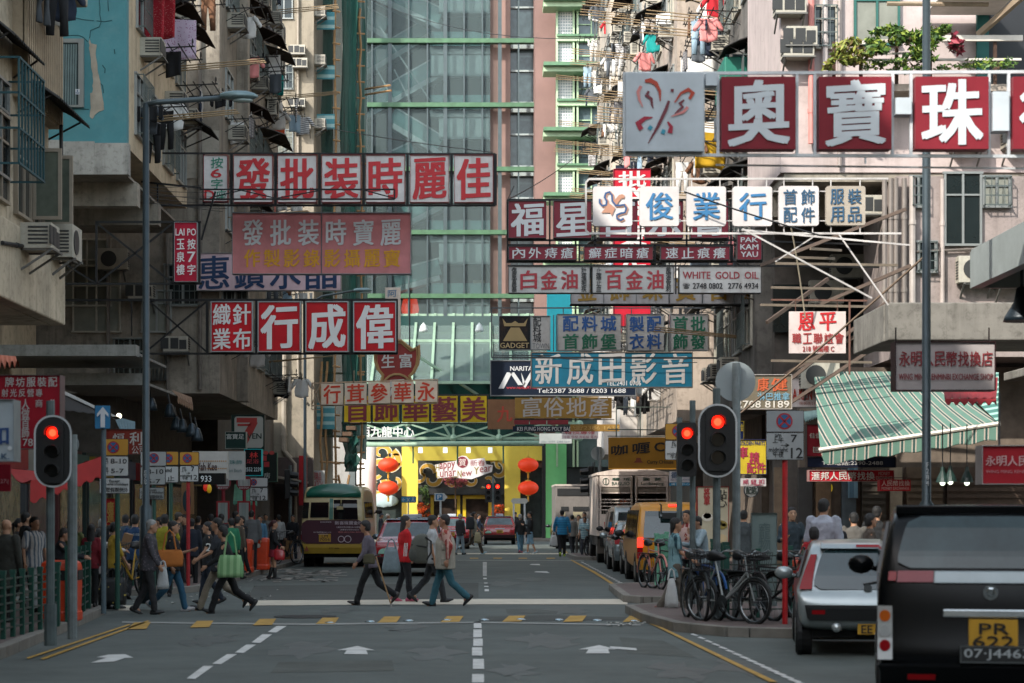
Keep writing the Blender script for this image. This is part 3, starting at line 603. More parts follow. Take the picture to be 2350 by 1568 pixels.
# ---- right side
LITW = M('#a3978b', .88, var=.25, scale=.8, streak=.8, streakc='#4a443d', bump=.2); WHW = M('#b5a8a5', .85, var=.15, scale=.6, streak=.5, streakc='#6d625c', bump=.15)
r1 = Bld('corner_building', 'pink-white corner block with a planted balcony over the right side street', 'building', (12, 46, 0), 'the pink-white corner block')
q = B(); q.box(6.72, 45, 9.3, 26, 50.6, 25); r1.w(q, WHW)
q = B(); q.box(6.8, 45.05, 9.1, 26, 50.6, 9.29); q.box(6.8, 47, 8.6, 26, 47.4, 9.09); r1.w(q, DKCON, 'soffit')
q = B(); q.box(9.15, 44.2, 5.1, 26, 48, 9.08); r1.w(q, M('#8f8480', .88, var=.2, streak=.6, streakc='#4a423d', bump=.15), 'lower_wall')
q = B(); q.box(7.4, 50.61, 0, 26, 51, 9.08); r1.w(q, M('#57524d', .9, var=.35), 'back_wall')
q = B(); q.box(6.7, 33, 4.5, 26, 33.3, 5.12); q.box(6.68, 33.3, 4.5, 6.95, 36, 5.12); q.box(6.95, 33.3, 4.55, 26, 36, 4.75); q.box(11.5, 36, 4.56, 26, 44.15, 4.74); r1.w(q, M('#77756f', .9, var=.3, scale=1.5, streak=.9, bump=.3), 'ledge', bevel=.02)
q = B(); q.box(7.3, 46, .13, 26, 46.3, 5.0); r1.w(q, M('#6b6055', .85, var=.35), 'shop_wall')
for u0, u1, c in ((1775, 1800, '#6d5c49'), (1830, 1862, '#30302f'), (1870, 1905, '#6b5640'), (1930, 1962, '#57636a'), (1975, 2030, '#4b443b'), (2040, 2068, '#a89a84'), (2078, 2160, '#6a5a48'), (2170, 2350, '#5a4a3e')):
    q = B(); q.box(X(u0, 46), 45.86, .14, X(u1, 46), 45.99, 2.7)
    if u0 in (1975, 2078, 2170):
        for k in range(16): q.box(X(u0, 46), 45.82, .2 + k * .15, X(u1, 46), 45.87, .28 + k * .15)
    r1.w(q, M(c, .6, var=.3, scale=5.), 'shutter' if u0 in (1975, 2078, 2170) else 'shop_door')
q = B(); q.box(X(1945, 46) - .02, 45.8, 2.0, X(1965, 46), 45.85, 2.9); r1.w(q, M('#4a6d84', .3, pat=('brick', '#8fb3c4', 6.)), 'tiled_column')
GRN = M('#1f5a52', .6, var=.15)
for u0, v0, u1, v1, fm in ((1962, -40, 2062, 100, GRN), (2068 + 100, 400, 2250, 560, ALU)):
    d = 44.95 if v1 < 200 else 44.15; r1.part(k_win(X(u1, d) - X(u0, d), Z(v0, d) - Z(v1, d), 2, fm, cur=v1 < 200), (X(u0, d) + X(u1, d)) / 2, d, Z(v1, d), 0)
q = B(); q.box(X(2240, 45), 44.9, 11.2, X(2350, 45) + 1, 44.98, 14.5); r1.w(q, M('#14181d', .6), 'balcony_door'); q = B(); q.box(X(2238, 45), 44.82, 11.2, X(2265, 45), 44.93, 14.5); r1.w(q, M('#0f5a55', .6), 'shutter_leaf')
q = B(); q.box(7.6, 43.9, 10.9, 26, 44.99, 11.05); r1.w(q, LITW, 'balcony_slab')
q = B()
for u in (1914, 1976, 2058, 2135, 2284): q.bar((X(u, 43.9), 43.92, 11.05), (X(u, 43.9), 43.92, Z(96, 43.9)), .07)
r1.w(q, RUST, 'railing_post')
q = B(); y = 43.9
for a, c_, w_ in (((1955, 102), (2060, 94), .07), ((2060, 94), (2345, 92), .07), ((2140, 86), (2345, 86), .06), ((1920, 140), (2342, 138), .05), ((1980, 127), (2110, 123), .04)): q.bar((X(a[0], y), y - .06, Z(a[1], y)), (X(c_[0], y), y - .06, Z(c_[1], y)), w_)
r1.w(q, M('#c4beb4', .6, var=.2), 'railing'); q = B(); q.tube([(X(2025, y), y - .5, Z(22, y)), (X(2255, y), y - .5, Z(24, y))], .05, 6); q.bar((X(2340, y), y - 1.2, Z(0, y)), (X(2245, y), y, Z(80, y)), .12); r1.w(q, M('#8a7a66', .7, var=.3), 'drying_pole')
q = B(); q.box(X(2140, 44), 43.0, Z(14, 44), X(2305, 44), 44.8, Z(8, 44)); r1.w(q, M('#cfcac6', .8), 'tarpaulin')
for u, v in ((1792, 42), (1817, 115), (1810, 140)): r1.ac(X(u + 22, 44.6), 45, Z(v, 45), 0)
for u, v, w_, g in ((2110, 470, 30, 1), (2290, 470, 60, 1), (2130, 620, 40, 1)): r1.part(k_win(w_ * 44 / F0, .62, 2, ALU, cur=u == 2290, grille=g), X(u, 44), 44.17, Z(v, 44), 0)
pipes(r1, [(X(2100, 44), 44.1, 7.4), (X(2330, 44), 44.1, 7.5)], .03, M('#5d5650', .6), 'conduit'); pipes(r1, [(X(2165, 44), 44.1, 9.0), (X(2165, 44), 44.1, 5.3)], .05, M('#a59a94', .6)); pipes(r1, [(X(1925, 45), 44.9, 24), (X(1925, 45), 44.9, 9.4)], .05, M('#9a8f8a', .6)); r1.ac(X(2320, 44), 44.2, 6.6, 0)
r1.part(k_win(.5, .9, 2, OFFW, grille=1), X(1880, 45) + .12, 44.97, 12.1, 0); r1.ac(X(2210, 45), 45, 9.75, 0); r1.ac(X(2330, 45), 45, 9.8, 0)
r1.ac(X(2240, 44), 44.2, Z(650, 44), 0, 'split'); r1.ac(X(1950, 50), 50.55, Z(640, 50.5), 0, 'split'); r1.ac(X(1900, 50), 50.5, Z(700, 50.5), 0, 'split'); r1.ac(X(2010, 44), 45.2, Z(480, 44), 0); r1.ac(X(1955, 40), 44.1, Z(880, 42), 0, 'split')
for u, c in ((1862, '#c47f78'), (2094, '#a29a94'), (1893, '#b3aaa6')):
    d = 44.85 if u != 2094 else 44.05; pipes(r1, [(X(u, d), d, 24 if u != 2094 else 9.05), (X(u, d), d, Z(330, d) if u != 2094 else 5.2)], .07, M(c, .6, var=.2))
for u in (2030, 2044, 2056, 2075): pipes(r1, [(X(u, 44), 44.0, 9.0), (X(u, 44), 44.0, 5.8), (X(u - 40, 44), 43.9, 5.3)], .055, M('#746c66', .6, var=.2))
q = B(); q.box(X(1900, 50), 50.4, 6.0, X(1990, 50), 50.55, 7.2); q.box(X(1780, 50), 50.4, 6.2, X(1860, 50), 50.55, 7.4); r1.w(q, PANE, 'dark_window')
r2 = Bld('tenement_building', 'black-stained tenement with corrugated canopies behind the white sign frame', 'building', (12, 56, 0), 'the black-stained tenement')
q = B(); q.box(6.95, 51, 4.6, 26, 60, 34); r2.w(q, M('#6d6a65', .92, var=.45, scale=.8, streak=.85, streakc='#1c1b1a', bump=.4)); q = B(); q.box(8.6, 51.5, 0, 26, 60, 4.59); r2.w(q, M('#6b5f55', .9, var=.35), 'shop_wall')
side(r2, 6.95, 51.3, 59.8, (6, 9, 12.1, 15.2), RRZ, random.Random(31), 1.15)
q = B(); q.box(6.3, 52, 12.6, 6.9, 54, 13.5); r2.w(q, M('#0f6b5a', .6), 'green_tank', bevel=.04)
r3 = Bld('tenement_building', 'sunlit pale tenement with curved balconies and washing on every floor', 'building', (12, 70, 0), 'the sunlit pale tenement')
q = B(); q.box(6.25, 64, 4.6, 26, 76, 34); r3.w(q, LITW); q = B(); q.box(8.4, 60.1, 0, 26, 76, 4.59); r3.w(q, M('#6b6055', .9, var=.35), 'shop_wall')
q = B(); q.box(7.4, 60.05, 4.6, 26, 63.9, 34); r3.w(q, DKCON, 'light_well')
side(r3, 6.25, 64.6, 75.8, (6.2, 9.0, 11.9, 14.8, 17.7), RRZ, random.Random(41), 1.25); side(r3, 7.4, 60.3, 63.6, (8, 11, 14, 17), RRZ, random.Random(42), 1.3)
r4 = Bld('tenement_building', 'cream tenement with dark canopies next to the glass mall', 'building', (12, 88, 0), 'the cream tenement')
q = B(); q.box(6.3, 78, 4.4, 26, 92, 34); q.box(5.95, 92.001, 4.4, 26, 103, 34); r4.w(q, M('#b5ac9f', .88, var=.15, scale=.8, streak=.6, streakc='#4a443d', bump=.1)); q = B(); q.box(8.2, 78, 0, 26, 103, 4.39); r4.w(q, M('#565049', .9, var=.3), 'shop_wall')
q = B(); q.box(5.6, 81, 4.5, 6.29, 83, 7.5); q.box(5.3, 87, 4.2, 6.29, 91.9, 7.0); r4.w(q, M('#c5c0ba', .85, var=.1, streak=.3), 'bay')
side(r4, 6.3, 78.5, 91.8, (6.4, 9.4, 12.4, 15.4, 18.4, 21.4), RRZ, random.Random(51), 1.2); side(r4, 5.95, 92.5, 102.6, (7, 10.1, 13.2, 16.3, 19.4, 22.5, 25.6), RRZ, random.Random(52), 1.1)
for kd, cl, u, v, d, bb in (('shirt', 'teal', 1499, 80, 70, r3), ('shirt', 'pink', 1480, 122, 69, r3), ('sheet', 'white', 1540, 30, 66, r3), ('shirt', 'red', 1640, -8, 57, r2), ('shirt', 'white', 1631, 0, 58, r2), ('towel', 'striped', 1640, 30, 57.5, r2), ('sheet', 'yellow', 1630, 305, 56, r2), ('sheet', 'white', 1630, 280, 57, r2), ('shirt', 'red', 1397, 50, 96, r4), ('shirt', 'white', 1380, 190, 100, r4), ('shirt', 'navy', 1627, 60, 58.5, r2), ('small', 'pale blue', 1695, 125, 52.5, r2), ('sheet', 'white', 1600, 130, 60.5, r3)):
    bb.wash(kd, cl, X(u, d), d, Z(v, d), R(rr.uniform(-25, 25)), 'in sun outside')
r0 = Bld('shop_building', 'grey shop building whose white metal canopy juts in at the right edge', 'building', (12, 10, 0), 'the canopied shop building')
q = B(); q.box(9.2, -60, 0, 26, 25.8, 15); r0.w(q, CONC)
q = B(); q.box(6.45, -20, 4.62, 6.6, 26.4, 5.12); q.box(6.6, -20, 4.9, 9.2, 26.39, 5.0); q.box(6.46, 26.41, 4.62, 9.2, 26.5, 5.1); r0.w(q, M('#9aa3a3', .5, .2, var=.12, streak=.25), 'canopy')
for i in range(6):
    q = B(); y = 25.6 - i * 1.0; q.tube([(6.9, y, 4.88), (6.9, y, 4.55)], .02, 6); q.lathe((6.9, y, 4.1), [(.02, .45), (.07, .42), (.10, .25), (.22, .06), (.24, 0), (.2, .01)], 14); r0.w(q, M('#1e2a33', .4, .3), 'canopy_lamp', smooth=True)
side(r0, 9.2, -5, 24, (6.5, 9.6, 12.6), RRZ, random.Random(61), .3)

q = B(); q.box(-14, 72.2, 0, -9.5, 91.6, 6.2); ab = thing('market_annex', 'low dark shop row closing the gap before the beige block', 'building', (-11, 82, 0)); q.build('wall', M('#4a4642', .9, var=.3), ab); q = B(); q.box(-9.5, 72.2, 3.0, -7.9, 91.6, 3.1); q.build('canopy', M('#5d5a55', .8, var=.3), ab)
q = B(); q.box(-60, -90, 0, 60, -72, 26); ob = thing('added_rear_block', 'pale block closing the street behind the camera', 'building', (0, -80, 0)); q.build('wall', M('#4a4742', .9, var=.3, scale=.3), ob)  # unseen block added to darken reflections and fill from behind
# ---------------------------------------------------------------- the glass mall closing the street
YM = 128.
ml = thing('shopping_mall', 'glass mall with green steel floor bands and escalators behind the panes', 'mall', (0, 130, 0))
mb = lambda b, n, m, **k: b.build(n, m, ml, **k)
xl, xr = X(815, YM), X(1252, YM); GB = M('#44684c', .5, .1, var=.3); GRY = M('#414e51', .45, .2, var=.2); PALE = M('#b4c0bf', .6, var=.1)
q = B(); q.box(xl, YM + .1, 13.8, X(1125, YM), YM + .13, 37); mb(q, 'glass', GLASS('#a5babb', .09, .02, 1.22))
q = B()
for i, u in enumerate((854, 895, 938, 981, 1022, 1065, 1107, 1147, 1190, 1232)): w_ = .24 if i in (1, 4, 7) else .1; q.box(X(u, YM) - w_ / 2, YM - .12, 13.8, X(u, YM) + w_ / 2, YM + .09, 37)
mb(q, 'mullion_grid', GRY)
for v in (-52, 95, 242, 389, 534, 680): q = B(); q.box(xl, YM - .25, Z(v + 5, YM), xr, YM + .3, Z(v - 5, YM)); mb(q, 'floor_band', GB)
BRN = M('#b8968c', .8, var=.2, scale=.5)
q = B(); q.box(X(1172, YM), YM + 1.2, 0, X(1228, YM), YM + 2, 37); sw = mb(q, 'window_strip', M('#3c4a4d', .12, var=.4))
for v in (-52, 95, 242, 389, 534, 680): q = B(); q.box(X(1172, YM), YM + .8, Z(v + 10, YM), X(1228, YM), YM + 1.19, Z(v - 14, YM)); q.box(X(1172, YM), YM + 1.0, Z(v + 62, YM), X(1228, YM), YM + 1.19, Z(v + 58, YM)); q.build('spandrel', M('#9aa5a5', .5), sw)
BRN = M('#8d736b', .8, var=.25, scale=.5)
for u0, u1 in ((1125, 1171.5),): q = B(); q.box(X(u0, YM), YM + .7, 0, X(u1, YM), YM + 3, 37); mb(q, 'stone_pier', BRN)
q = B(); q.box(X(1229, 124), 124.6, 4.5, X(1277, 124), 130, 37); mb(q, 'stone_pier', M('#7d625c', .8, var=.2, scale=.5))
q = B(); q.box(xl, 146, 0, xr + 4, 146.3, 40); q.box(xl - .4, YM, 0, xl, 146, 40); q.box(xl, YM, 37, xr, 146, 37.3); mb(q, 'back_wall', M('#626a6b', .9, var=.35, scale=.12))
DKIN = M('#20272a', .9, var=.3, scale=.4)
for i, v in enumerate((-52, 95, 242, 389, 534, 680)):
    z = Z(v, YM); x0, x1 = X(984, YM), X(1128, YM)
    q = B(); q.box(x0, YM + 2, z - .35, x1, 145, z + .1); mb(q, 'floor_slab', M('#8d9797', .8))
    q = B(); q.box(x0 + (.0 if i % 2 else .6), YM + 2.1, z - 1.75, x1 - .02, YM + 2.3, z - .36); mb(q, 'bulkhead', M('#a9b7b8', .8, var=.08))
    q = B(); q.box(x0 + .2, YM + 6, z + .12, x1, YM + 6.2, z + 3.0); mb(q, 'dim_interior_sheet', DKIN)  # dark sheet standing in for the dim mall interior
    q = B(); q.box(x0 + .8 + i % 3, YM + 5.8, z + .2, x0 + 1.6 + i % 3, YM + 5.95, z + 1.7); mb(q, 'display_panel', M(('#8a8470', '#5a6d6a', '#b5b09a')[i % 3], .7))
    q = B(); q.box(x0, YM + 1.7, z + .95, x1, YM + 1.76, z + 1.02); q.box(x0, YM + 1.71, z + .1, x1, YM + 1.74, z + .94); mb(q, 'balustrade', M('#5f8784', .2, var=.15))
    q = B(); q.box(x0 + 1, YM + 3.4, z - .42, x1 - .4, YM + 3.6, z - .37); mb(q, 'added_ceiling_lamp', M('#fff1d8', .5, emit=1.6))  # strips added to brighten the mall interior
ESC = M('#c3cccb', .5, var=.06); EG = M('#76a09d', .25, var=.15)
for a, b_, c_, e_, yy in ((842, 271, 1037, 160, 131), (836, 176, 1012, 70, 134), (857, -4, 1012, 68, 131.5), (836, 62, 890, 90, 133), (901, 292, 1012, 358, 131.5), (836, 425, 950, 372, 131), (930, 520, 1022, 474, 131.5), (836, 640, 930, 600, 132), (905, 668, 1010, 640, 131)):
    p, r_ = P(a, b_, yy), P(c_, e_, yy); q = B(); q.bar(p, r_, 1.3, .34); es = mb(q, 'escalator', ESC)
    q = B(); up = Vector((0, 0, .72)); q.bar(p + up + Vector((0, -.6, 0)), r_ + up + Vector((0, -.6, 0)), .03, 1.0); q.build('side_glass', EG, es)
    q = B(); up = Vector((0, -.6, 1.28)); q.bar(p + up, r_ + up, .1, .1); q.build('handrail', M('#c9cfce', .4, .3), es)
for a, b_, c_, e_ in ((870, 60, 1000, 250), (905, 160, 950, 250), (860, 150, 905, 235)): q = B(); q.bar(P(a, b_, 130), P(c_, e_, 130), .09); mb(q, 'tie_rod', ESC)
q = B(); q.box(X(1030, 133), 133.5, Z(735, 133), X(1122, 133), 133.7, Z(686, 133)); mb(q, 'lightbox', M('#cdd8da', .6, emit=.25))
q = B(); q.lathe(P(941, 738, 132), [(.05, 0), (.45, .2), (.6, .8), (.45, 1.5), (.05, 1.7)], 14); mb(q, 'paper_lantern', M('#d8381c', .6, emit=.5), smooth=True)
q = B(); q.box(X(827, 126), 125.2, 5, X(842, 126), 126.2, 37); mb(q, 'white_column', M('#d0d3d3', .6, var=.06))
# street canopy
zt, zb = Z(727, YM), Z(882, 118)
q = B(); q.add([(xl, YM, zt), (xr, YM, zt), (xr, 118, zb), (xl, 118, zb), (xl, YM, zt + .04), (xr, YM, zt + .04), (xr, 118, zb + .04), (xl, 118, zb + .04)], [(0, 1, 2, 3), (4, 5, 6, 7), (0, 1, 5, 4), (2, 3, 7, 6), (0, 3, 7, 4), (1, 2, 6, 5)]); mb(q, 'glass_canopy', GLASS('#9fb8b2', .3, .05))
LGR = M('#86a18d', .5, var=.2)
q = B()
for i in range(11): x = xl + .4 + i * 1.18; q.bar((x, YM, zt + .12), (x, 118, zb + .12), .16, .22)
for t in (0., .4, 1.): y = YM - 10 * t; z = zt + (zb - zt) * t; q.bar((xl, y, z + .1), (xr, y, z + .1), .14, .16)
mb(q, 'canopy_rib', LGR)
q = B(); q.box(xl, 126.5, Z(1022, 126), xr, 126.7, zt - .1); mb(q, 'dark_glazing', M('#1c3a38', .1, var=.4, scale=.3))
q = B()
for u0, v0, u1, v1 in ((955, 815, 1096, 906), (940, 850, 975, 905), (905, 805, 960, 870)): q.bar(P(u0, v0, 118.5), P(u1, v1, 122), .14)
mb(q, 'hanger_rod', LGR)
for k in (895, 972, 1100): q = B(); c_ = P(k, 762 if k != 895 else 770, 120); q.lathe((c_.x, c_.y, c_.z), [(.26, 0), (.25, .14), (.16, .4), (.06, .5), (.03, .55)], 14); mb(q, 'pendant_lamp', M('#c3cac8', .4), smooth=True)
q = B(); yt = 118.; nd = [(830, 0), (935, 0), (1040, 0), (1145, 0), (1250, 0), (1330, 0)]
q.bar(P(825, 971, yt), P(1335, 971, yt), .14); q.bar(P(825, 1006, yt), P(1335, 1006, yt), .16)
for i in range(5):
    a, b_ = nd[i][0], nd[i + 1][0]; q.bar(P(a, 972, yt), P(b_, 1005, yt), .1); q.bar(P(a, 1005, yt - .12), P(b_, 972, yt - .12), .1)
    q.bar(P(b_, 971, yt), P(b_, 1006, yt), .13); q.ell(P(b_, 973, yt), .22, 8, 6); q.ell(P(b_, 1005, yt), .22, 8, 6)
q.bar(P(1016, 972, yt - .4), P(1035, 1005, yt), .1)
mb(q, 'truss', LGR)
q = B(); q.tube([P(840, 1020, 117.4), P(1248, 1017, 117.4)], .16, 10); mb(q, 'canopy_pipe', LGR, smooth=True)
q = B(); q.box(X(842, 117.3), 117.1, Z(1008, 117), X(954, 117.3), 117.4, Z(1003, 117)); fa = mb(q, 'fascia', M('#8f9695', .5, .3))
q = B(); q.text('西九龍中心', X(826, 117), Z(1003, 117), X(950, 117), Z(979, 117), 117.1, .03); q.build('lettering', M('#d6d9d8', .5), fa)
# decorated entrance
YE0 = 124.
YEL = M('#dcb820', .6, var=.12, scale=.7, pat=('plaid', '#c29a1c', 1.3, '#e6cc50'))
q = B(); q.box(X(922, YE0), YE0, 0, X(959, YE0), YE0 + .5, Z(1057, YE0)); q.box(X(1158, YE0), YE0, 0, X(1194, YE0), YE0 + .5, Z(1057, YE0)); q.box(X(922, YE0), YE0 - .001, Z(1057, YE0) + .001, X(1252, YE0), YE0 + .5, Z(1024, YE0)); mb(q, 'yellow_portal', YEL)
q = B(); q.box(X(855, 125), 125, 0, X(921, 125), 125.3, Z(1022, 125)); mb(q, 'display_window', M('#333b3a', .12, var=.3)); q = B(); q.box(X(1195, 125), 125, 0, X(1250, 125), 125.3, Z(1058, 125)); mb(q, 'display_window', M('#333b3a', .12, var=.3))
q = B(); q.box(X(955, 126), 126, 0, X(1160, 126), 126.2, Z(1055, 126)); mb(q, 'entrance_wall', M('#3d3f3b', .5, var=.35, scale=.8))
CLD = M('#c99a3a', .7, var=.15); CLW = M('#cfcbbd', .7)
q = B(); rr = random.Random(2)
def swirl(b, u, v, s, y, k=0, flip=1):
    pts = []; 
    for i in range(15): t = i / 14; a = t * 4.4 + k; r_ = s * (1 - .72 * t); pts.append((X(u, y) + flip * r_ * math.cos(a), Z(v, y) + r_ * math.sin(a)))
    b.mat(1).stroke(pts, [s * .62 * (1 - .5 * i / 14) for i in range(15)], y); b.mat(0).stroke(pts, [s * .44 * (1 - .5 * i / 14) for i in range(15)], y - .01)
for u, v, s, k, f_ in ((875, 1040, .55, 0, 1), (890, 1062, .8, 2, -1), (868, 1085, .75, 1, 1), (905, 1105, .7, 3, 1), (912, 1050, .5, 4, -1), (870, 1120, .5, 2, 1)): swirl(q, u, v, s, 124.95, k, f_)
mb(q, 'cloud_decoration', [CLD, CLW]); q = B()
for u, v, s, k, f_ in ((978, 1085, .6, 0, 1), (990, 1098, .7, 2, -1), (965, 1092, .5, 3, 1), (1140, 1080, .8, 1, -1), (1118, 1105, .6, 4, 1), (1085, 1100, .6, 2, 1), (1150, 1068, .6, 0, 1), (1040, 1108, .5, 1, 1)): swirl(q, u, v, s, 125.9, k, f_)
mb(q, 'cloud_decoration', [CLD, CLW])
q = B(); q.ell(P(880, 1148, 124.8), (.75, .1, .45), 12, 6); q.ell(P(893, 1150, 124.8), (.6, .09, .35), 12, 6); q.ell(P(868, 1152, 124.8), (.5, .09, .3), 12, 6); mb(q, 'cloud_cutout', M('#a9c0c4', .7), smooth=True)
for u0, u1 in ((988, 1056), (1062, 1128)):
    q = B(); y = 125.6; z1 = Z(1137, y); x0, x1 = X(u0, y), X(u1, y); q.box(x0, y, 0, x0 + .2, y + .2, z1); q.box(x1 - .2, y, 0, x1, y + .2, z1); q.box(x0 + .2, y, z1 - .22, x1 - .2, y + .2, z1); dr = mb(q, 'door', M('#c9ac22', .4)); q = B(); q.box(x0 + .2, y + .08, 0, x1 - .2, y + .1, z1 - .22); q.build('pane', M('#332b26', .08, var=.6, scale=2.), dr)
q = B(); q.box(X(959, 125), 124.8, Z(1135, 125), X(1157, 125), 125.6, Z(1121, 125)); mb(q, 'door_canopy', M('#3a3b3c', .4, .5, var=.3))
for u in (965, 1022, 1075, 1125): q = B(); q.box(X(u - 5, 122), 121.8, Z(1040, 122), X(u + 5, 122), 122.1, Z(1027, 122)); mb(q, 'floodlight', M('#dfe6ea', .3, emit=.3), bevel=.03)
q = B(); q.box(X(1244, 122), 121.8, 0, X(1252, 122), 122.2, Z(1020, 122)); mb(q, 'dark_post', M('#17191b', .5))
q = B(); q.box(X(1253, 123), 123, 0, X(1300, 123), 123.4, Z(1019, 123)); mb(q, 'green_wall', M('#72c07a', .7, var=.06))
q = B(); q.box(X(1300, 124), 124, 0, X(1420, 124), 124.4, Z(1000, 124)); mb(q, 'dark_glazing', M('#22282b', .3, var=.3))
q = B(); q.lathe((X(841, 122), 122, 0), [(.62, 0), (.6, 4), (.6, Z(1022, 122))], 20); mb(q, 'white_column', M('#cfcdc9', .6, var=.06), smooth=True)
for u in (948, 1050, 1155): q = B(); q.tube([P(u, 1014, 117.6), P(u, 1064, 117.6)], .05, 6); mb(q, 'hanger_rod', M('#2f5a3d', .5))
# green steel wing
YW = 123.; q = B(); LG2 = M('#a3bb98', .5, var=.12); DG = M('#557a5c', .5, var=.2)
q.box(X(1277, YW) + .01, YW + .6, 4.5, X(1400, YW), YW + 8, 36); mb(q, 'wing_wall', M('#4f5d5b', .8, var=.2))
for k in range(-1, 6):
    v = 6 + 148 * k
    for v0, v1, d0, m in ((v, v + 8, 1.5, DG), (v + 8.01, v + 19, 1.1, LG2), (v + 75, v + 80, .35, DG), (v + 80.01, v + 90, .2, LG2)):
        if v1 > 1000: continue
        q = B(); q.box(X(1246 if d0 > 1 else 1278, YW), YW - d0, Z(v1, YW), X(1395, YW), YW + .59, Z(v0, YW)); mb(q, 'steel_beam', m)
    for v0, v1 in ((v + 20, v + 74), (v + 91, v + 147)):
        if v1 > 1000: continue
        q = B(); x0, x1, z0, z1 = X(1280, YW), X(1315, YW), Z(v1, YW), Z(v0, YW); nx, nz = 6, int((z1 - z0) / .17)
        q.box(x0, YW + .2, z0, x1, YW + .5, z1); gb = mb(q, 'glass_block_panel', M('#d9d6d6', .4)); g = B()
        for i in range(nx):
            for j in range(nz): xx = x0 + (x1 - x0) * (i + .18) / nx; zz = z0 + (z1 - z0) * (j + .2) / nz; g.box(xx, YW + .185, zz, xx + (x1 - x0) / nx * .64, YW + .21, zz + (z1 - z0) / nz * .6)
        g.build('block_faces', M('#8f9a9e', .15, var=.25, scale=3.), gb)
        q = B(); q.box(X(1326, YW), YW + .3, z0, X(1393, YW), YW + .34, z1); wp = mb(q, 'window', M('#56656b', .12, var=.3))
        g = B(); g.box(X(1356, YW), YW + .2, z0, X(1359, YW), YW + .29, z1); g.box(X(1326, YW), YW + .2, z0 + (z1 - z0) * .45, X(1356, YW) - .01, YW + .29, z0 + (z1 - z0) * .45 + .06); g.build('frame', LG2, wp)
q = B()
for u in (1278, 1316, 1325): q.box(X(u, YW) - .05, YW - .1, 4.5, X(u, YW) + .07, YW + .58, 35)
mb(q, 'steel_column', LG2)
q = B(); q.box(X(1255, 116), 115.6, Z(900, 116), X(1312, 116), 116, Z(672, 116)); tl = q.build('billboard', M('#27b5c4', .6, var=.08)); tag(tl, 'bright turquoise billboard above the street beside the mall', 'billboard')
# lanterns
for i, (u, v) in enumerate(((891, 1067), (891, 1120), (1212, 1067), (1212, 1120))):
    y = 121.; c_ = P(u, v, y); r_ = 24 * y / F0; t = local_thing('red_lantern', '%s red paper lantern hanging %s of the mall entrance' % (('upper', 'lower')[i % 2], 'by the white column' if i < 2 else 'by the green wall'), 'lantern', c_, 0, 'red lanterns at the mall')
    q = B(); n = 24; m = 9; rings = []
    for j in range(m + 1): ph = R(-76 + 152 * j / m); rings.append([(r_ * math.cos(ph) * (1 - .025 * (k % 2)) * math.cos(2 * math.pi * k / n), r_ * math.cos(ph) * (1 - .025 * (k % 2)) * math.sin(2 * math.pi * k / n), r_ * .68 * math.sin(ph)) for k in range(n)])
    q.loft(rings); q.build('shade', M('#d63a16', .6, var=.08, emit=.12), t, smooth=True)
    q = B(); q.lathe((0, 0, r_ * .62), [(.17, 0), (.17, .06), (.05, .1), (.015, .12), (.012, .5 if i % 2 == 0 else .25)], 10); q.build('cap', M('#c99b3a', .5), t); q = B(); q.lathe((0, 0, -r_ * .78), [(.02, -.35), (.06, -.3), (.05, 0), (.15, .02), (.15, .1)], 10); q.build('tassel', M('#c9962a', .7), t)
# new year board
nb = thing('greeting_board', 'white cut-out new year greeting board over the mall doors', 'sign', P(1065, 1100, 122))
o2 = [(998, 1067), (1030, 1060), (1046, 1058), (1051, 1050), (1060, 1046), (1070, 1047), (1078, 1055), (1112, 1051), (1116, 1066), (1131, 1068), (1129, 1083), (1082, 1100), (1050, 1097), (1048, 1093), (1003, 1098)]
q = B(); q.prism([(X(u, 122), Z(v, 122)) for u, v in o2], 122, 122.12); bd = q.build('board', M('#d5d0d0', .7), nb)
q = B(); q.text('appy', X(1009, 122), Z(1083, 122), X(1044, 122), Z(1064, 122), 121.99, .02, .12); q.text('unar', X(1010, 122), Z(1096, 122), X(1046, 122), Z(1083, 122), 121.99, .02, .1); q.text('ew', X(1060, 122), Z(1094, 122), X(1083, 122), Z(1084, 122), 121.99, .02, .12); q.text('ear', X(1101, 122), Z(1085, 122), X(1128, 122), Z(1073, 122), 121.99, .02, .12); q.text('新春', X(1079, 122), Z(1070, 122), X(1113, 122), Z(1056, 122), 121.99, .0)
q.mat(1); q.text('H', X(1000, 122), Z(1080, 122), X(1008, 122), Z(1066, 122), 121.99); q.text('L', X(1001, 122), Z(1096, 122), X(1009, 122), Z(1082, 122), 121.99); q.text('N', X(1050, 122), Z(1096, 122), X(1059, 122), Z(1080, 122), 121.99); q.text('Y', X(1088, 122), Z(1088, 122), X(1099, 122), Z(1072, 122), 121.99)
q.build('lettering', [M('#8f3b3f', .7), M('#8a7a22', .7)], bd)
q = B(); q.disc(P(1061, 1061, 121.98), 13 * 122 / F0, .03); ds = q.build('emblem', M('#7d2a38', .6), nb); q = B(); q.text('賀', X(1053, 122), Z(1070, 122), X(1069, 122), Z(1053, 122), 121.97, .01); q.build('lettering', M('#d8c9c6', .6), ds)
